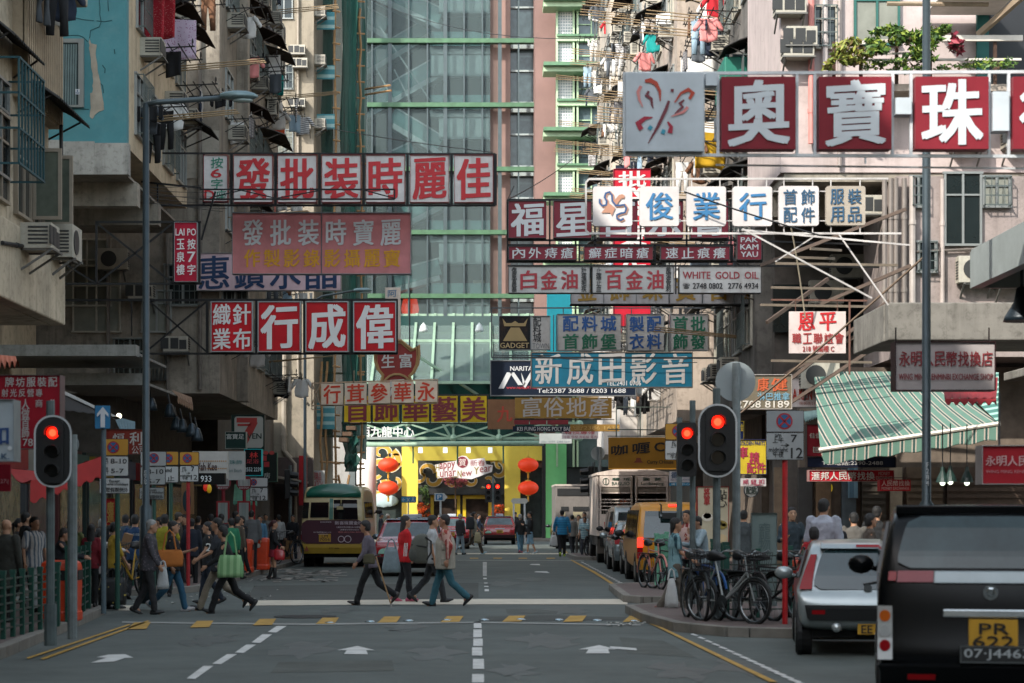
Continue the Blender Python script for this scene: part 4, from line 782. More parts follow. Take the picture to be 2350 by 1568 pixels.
def foliage(b, c, r, n, rr, s=.06, fl=.7):
    sc_ = [Vector((rr.uniform(-1, 1) * r[0], rr.uniform(-1, 1) * r[1], rr.uniform(-1, 1) * r[2])) * .85 for _ in range(11)]
    for i in range(n):
        d_ = Vector((rr.gauss(0, 1), rr.gauss(0, 1), rr.gauss(0, 1))).normalized() * rr.uniform(.35, 1) ** .5; p = Vector(c) + rr.choice(sc_) + Vector((d_.x * r[0], d_.y * r[1], d_.z * r[2])) * .42
        a = Vector((rr.uniform(-1, 1), rr.uniform(-1, 1), rr.uniform(-.5, 1))).normalized(); e = a.cross(Vector((rr.uniform(-1, 1), rr.uniform(-1, 1), .3))).normalized(); l = s * rr.uniform(.7, 1.5)
        b.mat(rr.choice((0, 0, 1, 2))); b.add([p - a * l, p + e * l * .4, p + a * l, p - e * l * .4], [(0, 1, 2, 3)])
    b.mat(0); return b
LEAF = [M('#2f4a22', .6, var=.3), M('#4f6a2a', .6, var=.3), M('#1f3218', .6)]
for nm, lb, u, v, ru, rv, mats, n in (('conifer', 'dark conifer in front of the mall entrance', 974, 1137, 10, 22, LEAF, 500), ('kumquat_bush', 'orange kumquat bush left of the mall doors', 973, 1170, 13, 17, [M('#d9581a', .6), M('#2f4a22', .6), M('#c4441a', .6)], 900), ('kumquat_bush', 'orange kumquat bush right of the mall doors', 1143, 1172, 12, 16, [M('#d9581a', .6), M('#2f4a22', .6), M('#c4441a', .6)], 800), ('blossom_branch', 'pink blossom spray above the mall doors', 1045, 1107, 30, 12, [M('#a3485a', .6), M('#8a3a3a', .6), M('#5a4a2a', .6)], 500)):
    y = 123.3; t = thing(nm, lb, 'plant', P(u, 1239, y)); q = B(); foliage(q, P(u, v, y), (ru * y / F0, .4, rv * y / F0), n, random.Random(u), .07); q.build('foliage', mats, t)
    q = B(); q.tube([(X(u, y), y, .13), (X(u + 1, y), y, 1.0), P(u, v, y)], [.08, .06, .03], 6); q.build('stem', M('#4a3826', .8), t)
    if nm != 'blossom_branch': q = B(); q.lathe((X(u, y), y, .13), [(.3, 0), (.4, .5), (.42, .55), (.36, .56)], 14); q.build('pot', M('#7a2a22', .5), t)
# neighbours of the mall across the junction
for lb, u0, u1, y, c in (('plain grey tower left of the mall across the junction', 560, 826, 140, '#8b8a86'), ('plain brown tower right of the mall across the junction', 1400, 1900, 132, '#8d8076')):
    q = B(); q.box(X(u0, y), y, 0, X(u1, y), y + 20, 40); o = thing('tower_block', lb, 'building', (X(u0, y), y, 0)); q.build('wall', M(c, .85, var=.15, scale=.4, streak=.3), o)
# ---------------------------------------------------------------- signs
def grid(st, u0, v0, u1, v1, col, nx, ny=1, mx=.1, my=.08, bold=.03):   # one text per cell, left to right, top to bottom
    out = []; w_, h_ = (u1 - u0) / nx, (v1 - v0) / ny
    for i, ch in enumerate(st):
        if ch == '_': continue
        a, b_ = u0 + (i % nx) * w_, v0 + (i // nx) * h_; out.append((ch, a + w_ * mx, b_ + h_ * my, a + w_ * (1 - mx), b_ + h_ * (1 - my), col, bold))
    return out
def sgn(name, label, d, panels, frame=None, fc='#26282a', th=.24, cat='sign', group=None, border=None, bw=1.2, rnd_=0, streak=.28, emit=0):
    us = [p[0] for p in panels] + [p[2] for p in panels]; vs = [p[3] for p in panels]
    o = thing(name, label, cat, (X(sum(us) / len(us), d), d, Z(max(vs), d)), group)
    for p in panels:
        u0, v0, u1, v1, bg, texts = p[:6]; q = B(); x0, x1, z0, z1 = X(u0, d), X(u1, d), Z(v1, d), Z(v0, d)
        if rnd_: q.prism(rrect(x0, z0, x1, z1, rnd_ * d / F0), d, d + th)
        else: q.box(x0, d, z0, x1, d + th, z1)
        pn = q.build('panel', M(bg, .5, spec=.2, var=.2, scale=1.6, streak=streak, streakc='#6b4a2a', emit=emit), o)
        if border:
            w_ = bw * d / F0; q = B(); q.box(x0 - w_, d - .03, z0 - w_, x1 + w_, d + th + .02, z0); q.box(x0 - w_, d - .03, z1, x1 + w_, d + th + .02, z1 + w_); q.box(x0 - w_, d - .03, z0, x0, d + th + .02, z1); q.box(x1, d - .03, z0, x1 + w_, d + th + .02, z1); q.build('rim', M(border, .5, .5, var=.2), pn)
        if texts:
            q = B(); cols = []
            for t in texts:
                if t[5] not in cols: cols.append(t[5])
                q.mat(cols.index(t[5]))
                if callable(t[0]): t[0](q, d - .012, t)
                else: q.text(t[0], X(t[1], d), Z(t[4], d), X(t[3], d), Z(t[2], d), d - .012, t[6] if len(t) > 6 else .02, t[7] if len(t) > 7 else 0)
            q.build('lettering', [M(c, .55, var=.06) for c in cols], pn)
    if frame:
        q = B()
        for f_ in frame:
            u0, v0, u1, v1 = f_[:4]; w_ = (f_[4] if len(f_) > 4 else 4) * d / F0; dy = f_[5] if len(f_) > 5 else th / 2; dy2 = f_[6] if len(f_) > 6 else dy
            q.bar((X(u0, d), d + dy, Z(v0, d)), (X(u1, d), d + dy2, Z(v1, d)), w_)
        q.build('frame', M(fc, .6, .4, var=.3, scale=3.), o)
    return o
def rectf(u0, v0, u1, v1, w_=4, dy=.12): return [(u0, v0, u1, v0, w_, dy), (u0, v1, u1, v1, w_, dy), (u0, v0, u0, v1, w_, dy), (u1, v0, u1, v1, w_, dy)]
RED = '#b0141f'; DRED = '#8e1626'; CRE = '#c9c7c6'
# left rows
pn = [(468, 357, 522, 462, CRE, [('按', 484, 362, 512, 386, '#1f7a63', .02), ('6', 484, 388, 508, 408, RED, .06), ('字', 485, 411, 511, 434, '#1f7a63', .02), ('D', 470, 437, 492, 459, RED, .06), ('座', 496, 437, 519, 460, '#1f7a63', .02)])]
for i, ch in enumerate('發批装時麗佳'): a = 537 + i * 101.2; pn.append((a, 357, a + 88, 464, CRE, grid(ch, a, 357, a + 88, 464, RED, 1, 1, .08, .07, .045)))
fr = [(360, 350, 1137, 352, 4), (360, 470, 1137, 470, 4.5), (360, 350, 360, 464, 4), (466, 350, 466, 470, 5), (1134, 350, 1134, 472, 5)] + [(530 + i * 101.2, 352, 530 + i * 101.2, 470, 6) for i in range(7)]
fr += [(329, 422, 466, 436, 4, -.3), (466, 444, 908, 444, 3.5, -.6), (908, 444, 908, 466, 3.5, -.6), (466, 466, 908, 466, 3.5, -.6), (500, 460, 560, 446, 2.5, -.6), (560, 446, 640, 464, 2.5, -.6), (640, 464, 740, 446, 2.5, -.6), (840, 446, 908, 464, 2.5, -.6), (498, 444, 466, 555, 4, -.3)]
sgn('shop_sign', 'long row of white boxes with big red characters on a black frame', 50, pn, fr, '#1b1c1e', border='#7c2226', bw=1)
pk = '#cc8486'
tx = grid('發批装', 548, 505, 740, 563, '#cfd3d6', 3, 1, .14, .0, .035) + grid('時寶麗', 740, 505, 928, 563, '#cfd3d6', 3, 1, .14, .0, .035) + grid('作製影錄', 556, 573, 738, 613, '#d99c06', 4, 1, .1, .0, .035) + grid('影攝麗寶', 740, 573, 922, 613, '#d99c06', 4, 1, .1, .0, .035)
sgn('shop_sign', 'big faded pink sign with white characters above a yellow row', 51.5, [(534, 490, 737, 628, pk, tx[:3] + tx[6:10]), (739, 490, 942, 628, pk, tx[3:6] + tx[10:])], [(532, 487, 944, 487, 3), (737, 440, 737, 487, 2), (908, 466, 908, 487, 2), (560, 440, 560, 487, 2)], '#7d7f80', border='#83878a', bw=1.5, streak=.08)
sgn('shop_sign', 'pale pink sign with dark blue characters half hidden behind the pink one', 55.6, [(452, 582, 782, 666, '#e0c6cd', grid('惠鑽水晶', 450, 583, 778, 668, '#163a63', 4, 1, .08, .06, .03))], [(440, 580, 784, 580, 2), (590, 540, 590, 580, 3), (760, 540, 760, 580, 3)], '#6d7072', border='#8d9092', streak=.1)
sgn('shop_sign', 'narrow red upright sign with white lettering on a braced black frame', 44, [(401, 511, 452, 646, '#a81c36', [('LAI PO', 403, 525, 450, 541, '#d6d2d2', .03)] + grid('玉按泉7樓字', 402, 546, 452, 634, '#d6d2d2', 2, 3, .14, .1, .03))],
    [(217, 508, 460, 508, 5), (140, 650, 462, 650, 4.5), (219, 508, 219, 650, 5), (396, 508, 396, 650, 4), (456, 508, 456, 652, 5), (219, 510, 396, 650, 4.5), (219, 650, 396, 510, 4.5), (140, 600, 219, 650, 4)], '#1d1f20', border='#9aa0a2', bw=.8, streak=0)
pn = [(486, 694, 578, 806, RED, grid('織針業布', 486, 694, 578, 806, CRE, 2, 2, .07, .08, .03))]
for i, ch in enumerate('行成偉'): a = 594 + i * 109.5; pn.append((a, 694, a + 94, 806, RED, grid(ch, a, 694, a + 94, 806, CRE, 1, 1, .07, .06, .05)))
fr = [(140, 688, 912, 687, 5), (330, 811, 912, 811, 4.5), (474, 688, 474, 811, 6), (587, 688, 587, 811, 5), (697, 688, 697, 811, 5), (806, 688, 806, 811, 5), (911, 686, 911, 812, 4), (341, 690, 474, 808, 4), (341, 800, 474, 690, 4), (300, 690, 300, 770, 3)]
sgn('shop_sign', 'deep red boxes with silver white characters on a black frame by the street lamp', 47, pn, fr, '#17181a', border='#8f9294', bw=2.2, streak=.08)
def cells(st, u0, dv, bg, col, d, w_, h_, v0, gap): return [(u0 + i * (w_ + gap), v0 - dv * i, u0 + i * (w_ + gap) + w_, v0 + h_ - dv * i, bg, grid(ch, u0 + i * (w_ + gap), v0 - dv * i, u0 + i * (w_ + gap) + w_, v0 + h_ - dv * i, col, 1, 1, .12, .06, .04)) for i, ch in enumerate(st)]
sgn('shop_sign', 'sunlit cream boxes with orange-red characters tilting slightly upward', 70, cells('行茸參華永', 737, 1.6, '#efdcc6', '#d8401c', 70, 50, 48, 881, 4), [(715, 879, 1005, 871, 3), (715, 931, 1005, 925, 3), (715, 880, 735, 928, 2.5), (715, 928, 735, 880, 2.5), (715, 879, 715, 940, 2.5), (715, 940, 735, 940, 2), (812, 850, 812, 875, 1.5), (1004, 870, 1004, 926, 2.5)], '#b59c84')
pn = [(a, 909, a + w_, 969, '#bb9e1e', grid(ch, a, 909, a + w_, 969, '#6a1a22', 1, 1, .06, .05, .05)) for a, w_, ch in ((790, 60, '首'), (856, 59, '飾'), (923, 61, '華'), (990, 60, '藝'), (1057, 60, '美'))]
sgn('shop_sign', 'row of mustard yellow boxes with maroon characters in front of the mall', 84, pn, [(786, 906, 1121, 906, 3), (786, 972, 1121, 972, 3)] + [(u, 906, u, 972, 3.5) for u in (853, 919, 987, 1053, 1120)], '#2a2f30', streak=.15)
pq = thing('plaque_sign', 'scalloped red bat-shaped plaque with white characters hanging over the street', 'sign', P(911, 930, 76))
ol = [(857, 810), (862, 803), (868, 806), (880, 795), (890, 783), (905, 777), (922, 779), (935, 790), (948, 800), (956, 797), (963, 790), (965, 812), (962, 835), (952, 855), (942, 864), (948, 880), (940, 905), (920, 927), (905, 929), (885, 920), (874, 900), (872, 880), (876, 862), (864, 848), (858, 830)]
q = B(); q.prism([(X(u, 76), Z(v, 76)) for u, v in ol], 76, 76.25); pp = q.build('panel', M('#8e2a22', .6, var=.2), pq)
q = B(); q.tube([(X(911 + (u - 911) * .95, 76), 75.97, Z(852 + (v - 852) * .95, 76)) for u, v in ol], .05, 5, True); q.tube([(X(911 + (u - 911) * .86, 76), 75.97, Z(852 + (v - 852) * .88, 76)) for u, v in ol], .025, 5, True); q.tube([(X(911 + 34 * math.cos(t * .35), 76), 75.97, Z(893 - 34 * math.sin(t * .35), 76)) for t in range(1, 9)], .05, 5); q.build('rim', M('#a98a5c', .6), pp)
q = B(); q.text('生', X(876, 76), Z(844, 76), X(905, 76), Z(814, 76), 75.96, .04); q.text('富', X(917, 76), Z(844, 76), X(945, 76), Z(812, 76), 75.96, .04); q.text('足', X(890, 76), Z(912, 76), X(932, 76), Z(872, 76), 75.96, .04); q.build('lettering', M('#c9c9c6', .5), pp)
q = B(); q.tube([(X(877, 76), 76.1, Z(800, 76)), (X(877, 76), 76.1, Z(700, 76))], .03, 5); q.tube([(X(940, 76), 76.1, Z(800, 76)), (X(940, 76), 76.1, Z(660, 76))], .03, 5); q.build('hanger_rod', STEEL, pq)
sgn('hanging_banner', 'pale upright banner with a blue character up by the mall glass', 80, [(884, 660, 919, 780, '#c9bfb4', [('阿', 890, 666, 910, 682, '#3a6d8f', .02)])], None)
# right rows
def bfly(b, y, t):
    S = lambda l: [(X(u, 22), Z(v, 22)) for u, v in l]
    kpx = 22 / F0
    col = t[5]
    for c, pts, ws in (('#a93a22', [(1480, 187), (1492, 185), (1505, 192), (1514, 210), (1515, 233)], [7, 11, 10, 7, 2]), ('#c97f7c', [(1471, 198), (1464, 212), (1467, 230), (1475, 246)], [7, 8, 6, 2]), ('#6b2634', [(1489, 210), (1483, 219), (1495, 228), (1496, 240), (1499, 249)], [6, 9, 7, 5, 2]),
        ('#6b2634', [(1543, 205), (1542, 212)], [7, 7]), ('#a93a22', [(1548, 236), (1562, 215), (1580, 206), (1590, 214), (1582, 228)], [3, 6, 9, 10, 7]), ('#6b2634', [(1570, 230), (1560, 238), (1567, 246), (1555, 256), (1548, 262)], [4, 8, 6, 5, 2]), ('#c97f7c', [(1578, 246), (1568, 258), (1540, 268)], [7, 7, 2]),
        ('#6b2634', [(1535, 232), (1528, 252), (1510, 290), (1487, 330)], [6, 8, 7, 2]), ('#9a1432', [(1498, 270), (1480, 272), (1464, 284), (1472, 298)], [2, 9, 14, 12]), ('#9a1432', [(1532, 280), (1540, 292), (1537, 306)], [4, 9, 12]), ('#2f8fa8', [(1489, 298), (1495, 290)], [9, 9]), ('#2f8fa8', [(1520, 308), (1524, 298)], [9, 9])):
        if c == col: b.stroke(S(pts), [w_ * kpx for w_ in ws], y)
SW = '#b9c4cc'
pn = [(1436, 168, 1614, 347, SW, [(bfly, 0, 0, 0, 0, c) for c in ('#a93a22', '#c97f7c', '#6b2634', '#9a1432', '#2f8fa8')])]
pn += [(1620, 168, 1646, 196, SW, []), (2056, 224, 2092, 262, SW, []), (2279, 210, 2316, 300, SW, [])]
for a, ch, e in ((1656, '奧', 170), (1880, '寶', 166), (2101, '珠', 168), (2325, '行', 170)): pn.append((a, 176, a + e, 342, '#7d2430', grid(ch, a, 176, a + e, 342, '#c3ccd3', 1, 1, .1, .06, .05)))
fr = [(1432, 165, 2520, 160, 7), (1432, 352, 2520, 356, 7)] + [(u, 162, u, 354, 6.5) for u in (1434, 1616, 1650, 1832, 1873, 2052, 2095, 2275, 2320)] + [(1616, 200, 1650, 200, 4), (1650, 368, 2520, 378, 4, .3), (1990, 354, 1990, 372, 4)]
sgn('shop_sign', 'near blurred sign with a butterfly emblem and maroon squares on a white pipe frame', 22, pn, fr, '#c3c9cd', th=.2, streak=.06)
def eagle(b, y, t):
    k = 30 / F0; S = lambda l: [(X(u, 30), Z(v, 30)) for u, v in l]
    w1 = [(1376, 457), (1376, 466), (1382, 473), (1391, 471), (1392, 462), (1387, 453), (1390, 444), (1398, 441), (1404, 448), (1405, 462), (1413, 472), (1424, 472), (1432, 470), (1437, 478), (1434, 488), (1424, 490), (1415, 494), (1416, 502), (1424, 506), (1431, 502)]
    if t[5] == '#b0826c': b.stroke(S([(u + 2, v + 1) for u, v in w1]), [7 * k] * len(w1), y); b.prism(S([(1409, 461), (1420, 448), (1428, 446), (1434, 450), (1432, 456), (1426, 456), (1416, 469)]), y - .001, y - .004); b.prism(S([(1397, 466), (1412, 478), (1404, 496), (1400, 489), (1380, 489)]), y - .001, y - .004)
    else: b.stroke(S(w1), [4.4 * k] * len(w1), y - .006)
WP = '#c9c6c6'; BL = '#2f6f9f'
pn = [(1361, 428, 1451, 519, WP, [(eagle, 0, 0, 0, 0, '#b0826c'), (eagle, 0, 0, 0, 0, '#284f7d')])]
for a, ch in ((1468, '俊'), (1576, '業'), (1682, '行')): pn.append((a, 428, a + 90, 519, WP, grid(ch, a, 428, a + 90, 519, BL, 1, 1, .16, .16, .03)))
pn += [(1788, 427, 1879, 518, WP, grid('首飾配件', 1793, 432, 1874, 514, '#27506f', 2, 2, .12, .08, .025)), (1896, 427, 1986, 517, '#a49d92', grid('服裝用品', 1901, 431, 1981, 513, '#27506f', 2, 2, .12, .08, .025))]  # last plate is a darker copy: its shade is put into the colour
fr = [(1352, 410, 2040, 409, 4.5), (1352, 535, 2070, 535, 4.5), (1345, 418, 1345, 528, 4), (1345, 418, 1352, 410, 4), (1345, 528, 1352, 535, 4), (1345, 438, 1360, 438, 2.5), (1345, 506, 1360, 506, 2.5)] + [(u, 409, u, 428, 2.5) for u in (1438, 1479, 1545, 1588, 1653, 1695, 1760, 1800, 1866, 1908, 1975)] + [(u, 518, u, 535, 2.5) for u in (1438, 1479, 1545, 1588, 1653, 1695, 1760, 1800, 1866, 1908, 1975)] + [(u, 438, u + 18, 438, 2.2) for u in (1451, 1559, 1666, 1772, 1879)] + [(u, 506, u + 18, 506, 2.2) for u in (1451, 1559, 1666, 1772, 1879)] + [(1700, 530, 2085, 565, 4, -.1), (1700, 530, 1995, 688, 4, -.2), (1925, 535, 2040, 700, 3.5), (1880, 535, 1780, 600, 3)]
sgn('shop_sign', 'row of rounded white plates with blue characters and an eagle emblem on white pipes', 30, pn, fr, '#c4c2c0', th=.1, rnd_=6, border=None, streak=.12)
MR = '#7d2b3a'; LW = '#bdbfc1'
pn = [(a, 462, a + 86, 546, MR, grid(ch, a, 462, a + 86, 546, LW, 1, 1, .08, .06, .05)) for a, ch in ((1167, '福'), (1271, '星'), (1376, '百'), (1481, '宗'), (1585, '膏'))]
pn += [(1168, 566, 1323, 596, MR, grid('內外痔瘡', 1172, 566, 1320, 596, LW, 4, 1, .12, .1, .03)), (1341, 566, 1498, 596, MR, grid('癬症暗瘡', 1347, 566, 1493, 596, LW, 4, 1, .12, .1, .03)), (1517, 566, 1674, 596, MR, grid('速止痕癢', 1524, 566, 1669, 596, LW, 4, 1, .12, .1, .03)), (1692, 538, 1747, 596, MR, [('PAK', 1700, 545, 1739, 556, LW, .06), ('KAM', 1699, 561, 1740, 573, LW, .06), ('YAU', 1700, 578, 1739, 590, LW, .06)])]
pn += [(1168, 612, 1353, 672, '#b5b4b2', [('傷\n風\n鼻\n塞', 1174, 614, 1186, 670, '#1f2022', .03)] + grid('白金油', 1190, 620, 1330, 665, '#982530', 3, 1, .11, .03, .05) + [('肚\n痛\n痢\n疾', 1334, 614, 1346, 670, '#1f2022', .03)]),
       (1360, 612, 1546, 672, '#b5b4b2', [('止\n痛\n止\n血', 1368, 614, 1380, 670, '#1f2022', .03)] + grid('百金油', 1385, 620, 1527, 665, '#982530', 3, 1, .11, .03, .05) + [('風\n濕\n骨\n刺', 1528, 614, 1540, 670, '#1f2022', .03)]),
       (1559, 612, 1746, 672, '#b9b8b6', [('WHITE', 1567, 624, 1630, 640, '#8e2a33', .05), ('GOLD', 1642, 624, 1697, 640, '#8e2a33', .05), ('OIL', 1709, 624, 1740, 640, '#8e2a33', .05), ('☎', 1567, 650, 1583, 663, '#1f1c20', .02), ('2748 0802', 1590, 650, 1658, 663, '#1f1c20', .05), ('2776 4934', 1671, 650, 1740, 663, '#1f1c20', .05)])]
fr = [(1165, 457, 1680, 457, 4), (1165, 550, 1680, 550, 4), (1165, 561, 1750, 561, 4), (1165, 600, 1750, 600, 4), (1165, 609, 1750, 609, 4)] + [(u, 457, u, 602, 4) for u in (1165, 1262, 1366, 1471, 1577, 1679)] + [(u, 561, u, 600, 4) for u in (1330, 1504, 1682, 1750)] + [(1680, 550, 2000, 560, 4), (1750, 609, 2020, 612, 4), (1357, 600, 1357, 674, 3), (1552, 600, 1552, 674, 3), (1180, 425, 1165, 457, 2)]
sgn('shop_sign', 'three-tier medicine sign in maroon and white with black frame and a telephone number', 46, pn, fr, '#1b1c1e', border='#4a4c4d', bw=.8, streak=.35)
GO = '#8a6b1c'
pn = [(a, 640, a + 73, 697, '#a3a2a3', grid(ch, a, 630, a + 73, 693, GO, 1, 1, .2, .05, .04)) for a, ch in ((1311, '金'), (1386, '飾'), (1461, '珠'), (1537, '寶'), (1613, '首'), (1686, '飾'))]
sgn('shop_sign', 'grey boxes with golden characters mostly hidden behind the medicine sign', 52, pn, [(1308, 700, 2020, 702, 4)], '#242628', border='#6d6f70', bw=1, streak=.6)
sgn('shop_sign', 'tall bright red upright sign rising behind the medicine sign', 58, [(1409, 389, 1492, 748, '#b51c30', [('批', 1420, 393, 1482, 430, CRE, .05), ('發', 1420, 432, 1482, 500, CRE, .05), ('零', 1420, 520, 1482, 590, CRE, .05), ('售', 1420, 600, 1482, 680, CRE, .05)])], None, border='#8d2030', streak=0)
def crown(b, y, t):
    b.prism([(X(u, 55), Z(v, 55)) for u, v in ((1153, 731), (1162, 742), (1174, 742), (1182, 737), (1190, 742), (1202, 742), (1211, 731), (1206, 749), (1157, 749))], y, y - .004); b.prism([(X(u, 55), Z(v, 55)) for u, v in ((1172, 752), (1192, 752), (1210, 783), (1154, 783))], y, y - .004)
WT = '#b5b4b0'
pn = [(1146, 726, 1217, 802, '#14171c', [(crown, 0, 0, 0, 0, '#a08a5c'), ('GADGET', 1148, 787, 1214, 799, '#b59f72', .03)]), (1219, 726, 1262, 802, WT, [('配\n料\n城', 1223, 728, 1242, 785, '#26272a', .02), ('TOWN', 1222, 788, 1260, 800, '#6d6f70', .0)]),
      (1280, 722, 1424, 804, WT, grid('配料城', 1288, 724, 1418, 762, '#1d4f8a', 3, 1, .1, .05, .05) + grid('首飾堡', 1288, 765, 1418, 803, '#12654a', 3, 1, .1, .05, .05)), (1439, 722, 1523, 804, WT, grid('製配衣料', 1441, 724, 1521, 804, '#1d4f8a', 2, 2, .1, .07, .05)), (1539, 722, 1624, 804, WT, grid('首批飾發', 1541, 724, 1622, 804, '#12654a', 2, 2, .1, .07, .05))]
fr = [(1128, 706, 1740, 706, 3), (1128, 706, 1128, 820, 3), (1128, 820, 2000, 822, 4), (1132, 815, 1265, 815, 2.5)] + [(u, 706, u, 722, 2) for u in (1150, 1293, 1352, 1380, 1450, 1510, 1560, 1610)] + [(u, 722, u, 806, 2) for u in (1271, 1277, 1428, 1435, 1527, 1535, 1628)] + [(1722, 700, 1722, 828, 5), (1722, 700, 1760, 700, 5)]
sgn('shop_sign', 'rust-streaked white panels with blue and green characters beside a black crown panel', 55, pn, fr, '#55595b', border='#83898b', bw=1, streak=.55)
sgn('shop_sign', 'wide teal sign with sweeping grey characters and a phone line', 62, [(1220, 810, 1588, 888, '#0f5066', grid('新成田影音', 1222, 808, 1586, 886, '#8d8d8d', 5, 1, .1, .06, .03) + [('TEL:2481 0766', 1391, 874, 1471, 885, '#b3b8ba', .03)])], None, border='#5d5550', bw=2, streak=.05)
def bigav(b, y, t):
    f_ = lambda l: b.prism([(X(u, 66), Z(v, 66)) for u, v in l], y, y - .004)
    f_([(1144, 892), (1163, 855), (1176, 855), (1156, 892)]); f_([(1170, 855), (1180, 855), (1200, 884), (1189, 884)]); f_([(1196, 855), (1206, 880), (1201, 888)]); f_([(1200, 884), (1217, 855), (1226, 855), (1205, 892)])
sgn('shop_sign', 'dark navy audio sign jutting out behind the teal one', 66, [(1127, 829, 1458, 907, '#121d2e', [(bigav, 0, 0, 0, 0, '#c3c6c9'), ('NARITA', 1171, 841, 1222, 851, '#c9ccce', .04), ('www.naritaAV.com', 1162, 886, 1240, 893, '#a8323c', .02), ('Tel:2387 3688 / 8203 1688', 1233, 892, 1436, 902, '#c3c6c9', .03)])], None, border='#777a7c', bw=2.2, streak=0)
sgn('cloth_banner', 'wrinkled gold cloth banner with hollow grey characters', 72, [(1182, 913, 1404, 960, '#94753a', grid('富俗地產', 1194, 911, 1400, 958, '#a9a6a2', 4, 1, .06, .03, .02))], [(1178, 963, 1410, 963, 2)], '#5d5a55', streak=0)
sgn('shop_sign', 'brown square sign with a red character beside the gold banner', 78, [(1119, 917, 1182, 985, '#8a6448', [('九', 1141, 933, 1175, 968, '#b8402a', .04)])], None, streak=.3)
sgn('shop_sign', 'slim navy strip sign with white capitals under the gold banner', 74, [(1177, 978, 1306, 991, '#152238', [('KEI FUNG HONG POLY BAG', 1187, 980, 1312, 989, '#c9cccf', .03)])], [(1177, 994, 1310, 994, 1.5)], '#55585a', streak=0)
sgn('shop_sign', 'short dull gold strip with a telephone number', 70, [(1309, 974, 1422, 990, '#8a6c38', [('☎2386 1633', 1315, 976, 1420, 988, '#a5894f', .03)])], None, streak=0)
sgn('shop_sign', 'broken maroon tiles row just above the navy strip', 76, [(1180, 962, 1214, 974, '#7d3036', []), (1216, 962, 1254, 974, '#7d3036', []), (1256, 962, 1304, 974, '#7d3036', [])], None, streak=0)
sgn('poster', 'grey poster with small print hanging above the green wall', 90, [(1238, 994, 1312, 1018, '#9aa09f', [('2361 0177  2383 2211', 1242, 1012, 1308, 1016, '#5f6a72', .0)])], None, streak=0)
sgn('poster', 'white poster with red small characters over the truck lane', 86, [(1290, 988, 1373, 1007, '#c4bfbf', [('冷氣·雪櫃·洗衣機·電視', 1293, 1000, 1370, 1006, '#8e4a5a', .0), ('特快專修', 1296, 990, 1366, 997, '#a8323c', .02)])], None, streak=0)
sgn('hung_board', 'white board with red characters hung by hooks under a rusty beam', 38, [(1811, 715, 1941, 811, '#c6bab6', grid('恩平', 1826, 716, 1924, 760, '#b01a20', 2, 1, .12, .04, .05) + grid('職工聯誼會', 1816, 764, 1938, 790, '#8e2a28', 5, 1, .08, .04, .03) + [('218 號閣樓 C', 1842, 793, 1914, 808, '#8e2a28', .03)])], [(1770, 688, 1990, 690, 4), (1826, 688, 1826, 720, 1.5), (1922, 690, 1922, 718, 1.5), (1950, 690, 1950, 860, 4)], '#6d4f44', th=.05)
sgn('shop_sign', 'olive brown massage sign with orange and blue characters', 37, [(1693, 861, 1816, 938, '#6b6455', [('康', 1738, 868, 1764, 897, '#b5552f', .04), ('健', 1770, 868, 1806, 897, '#b5552f', .04), ('淋巴推拿', 1738, 901, 1812, 919, '#6d9aae', .02), ('2708 8189', 1690, 920, 1811, 936, '#c9c4ba', .03)])], None, border='#b5afa8', bw=1.5)
sgn('shop_sign', 'white sign with tall red letters tucked behind the massage sign', 44, [(1818, 869, 1880, 934, '#cfc6c4', [('坚', 1840, 876, 1856, 890, '#8e4a2a', .02), ('A KIEN CO', 1819, 893, 1890, 918, '#a8321f', .04), ('筷粥街218', 1834, 922, 1876, 930, '#9a5a4a', .0)])], None, border='#8d8480')
sgn('shop_sign', 'large grey-white money changer board with red script behind the lamp post', 26, [(2055, 786, 2282, 895, '#a9a3a3', grid('永明人民幣找換店', 2062, 806, 2278, 842, '#7d2a30', 8, 1, .05, .03, .03) + [('WING MING RENMINBI EXCHANGE SHOP', 2062, 858, 2278, 872, '#7d2a30', .03)])], [(2060, 783, 2060, 750, 3), (2275, 783, 2275, 750, 3)], '#2a2223', border='#3a2226', bw=2, streak=0)
sgn('shop_sign', 'red money changer sign at the right edge with pale script', 21, [(2254, 1024, 2440, 1110, '#a32630', grid('永明人民幣找換', 2260, 1046, 2436, 1070, '#c9a5a5', 7, 1, .05, .03, .02) + [('WING MING RENMINBI EXCHANGE', 2262, 1079, 2436, 1086, '#b5868a', .0)])], [(2300, 1024, 2300, 900, 4), (2400, 1024, 2400, 900, 4)], '#4a4c4d', border='#a9a3a3', bw=1.8, streak=0)
sgn('shop_sign', 'dark red shop board with a navy phone strip under the striped awning', 44, [(1852, 975, 2052, 1047, '#801e2a', [('國內電話', 1866, 1040, 1990, 1026, '#a5a29a', .02), ('佳信', 1858, 994, 1884, 1006, '#a5a29a', .02)]), (1853, 1050, 2055, 1072, '#141d33', [('Tel/電話:2390-2488', 1886, 1057, 2026, 1068, '#b5b5b5', .03)])], None, border='#3a3030', streak=0)
sgn('shop_sign', 'long red money exchange strip with white characters', 42, [(1857, 1080, 2051, 1104, '#a81c2a', grid('滙邦人民幣找換', 1861, 1083, 2008, 1102, '#c9c2bd', 7, 1, .05, .02, .03) + [('MONEY', 2016, 1083, 2042, 1091, '#b58a86', .02), ('EXCHANGE', 2010, 1093, 2048, 1101, '#b58a86', .02)])], None, border='#b58a86', bw=1, streak=0)
sgn('shop_sign', 'small red money exchange box below the longer strip', 40, [(2019, 1101, 2090, 1127, '#b3202a', grid('人民幣找換', 2022, 1103, 2088, 1116, '#d6b0aa', 5, 1, .05, .02, .03) + [('MONEY EXCHANGE', 2023, 1118, 2086, 1124, '#d6b0aa', .02)])], [(2019, 1097, 2092, 1096, 2)], '#6d5a55', streak=0)
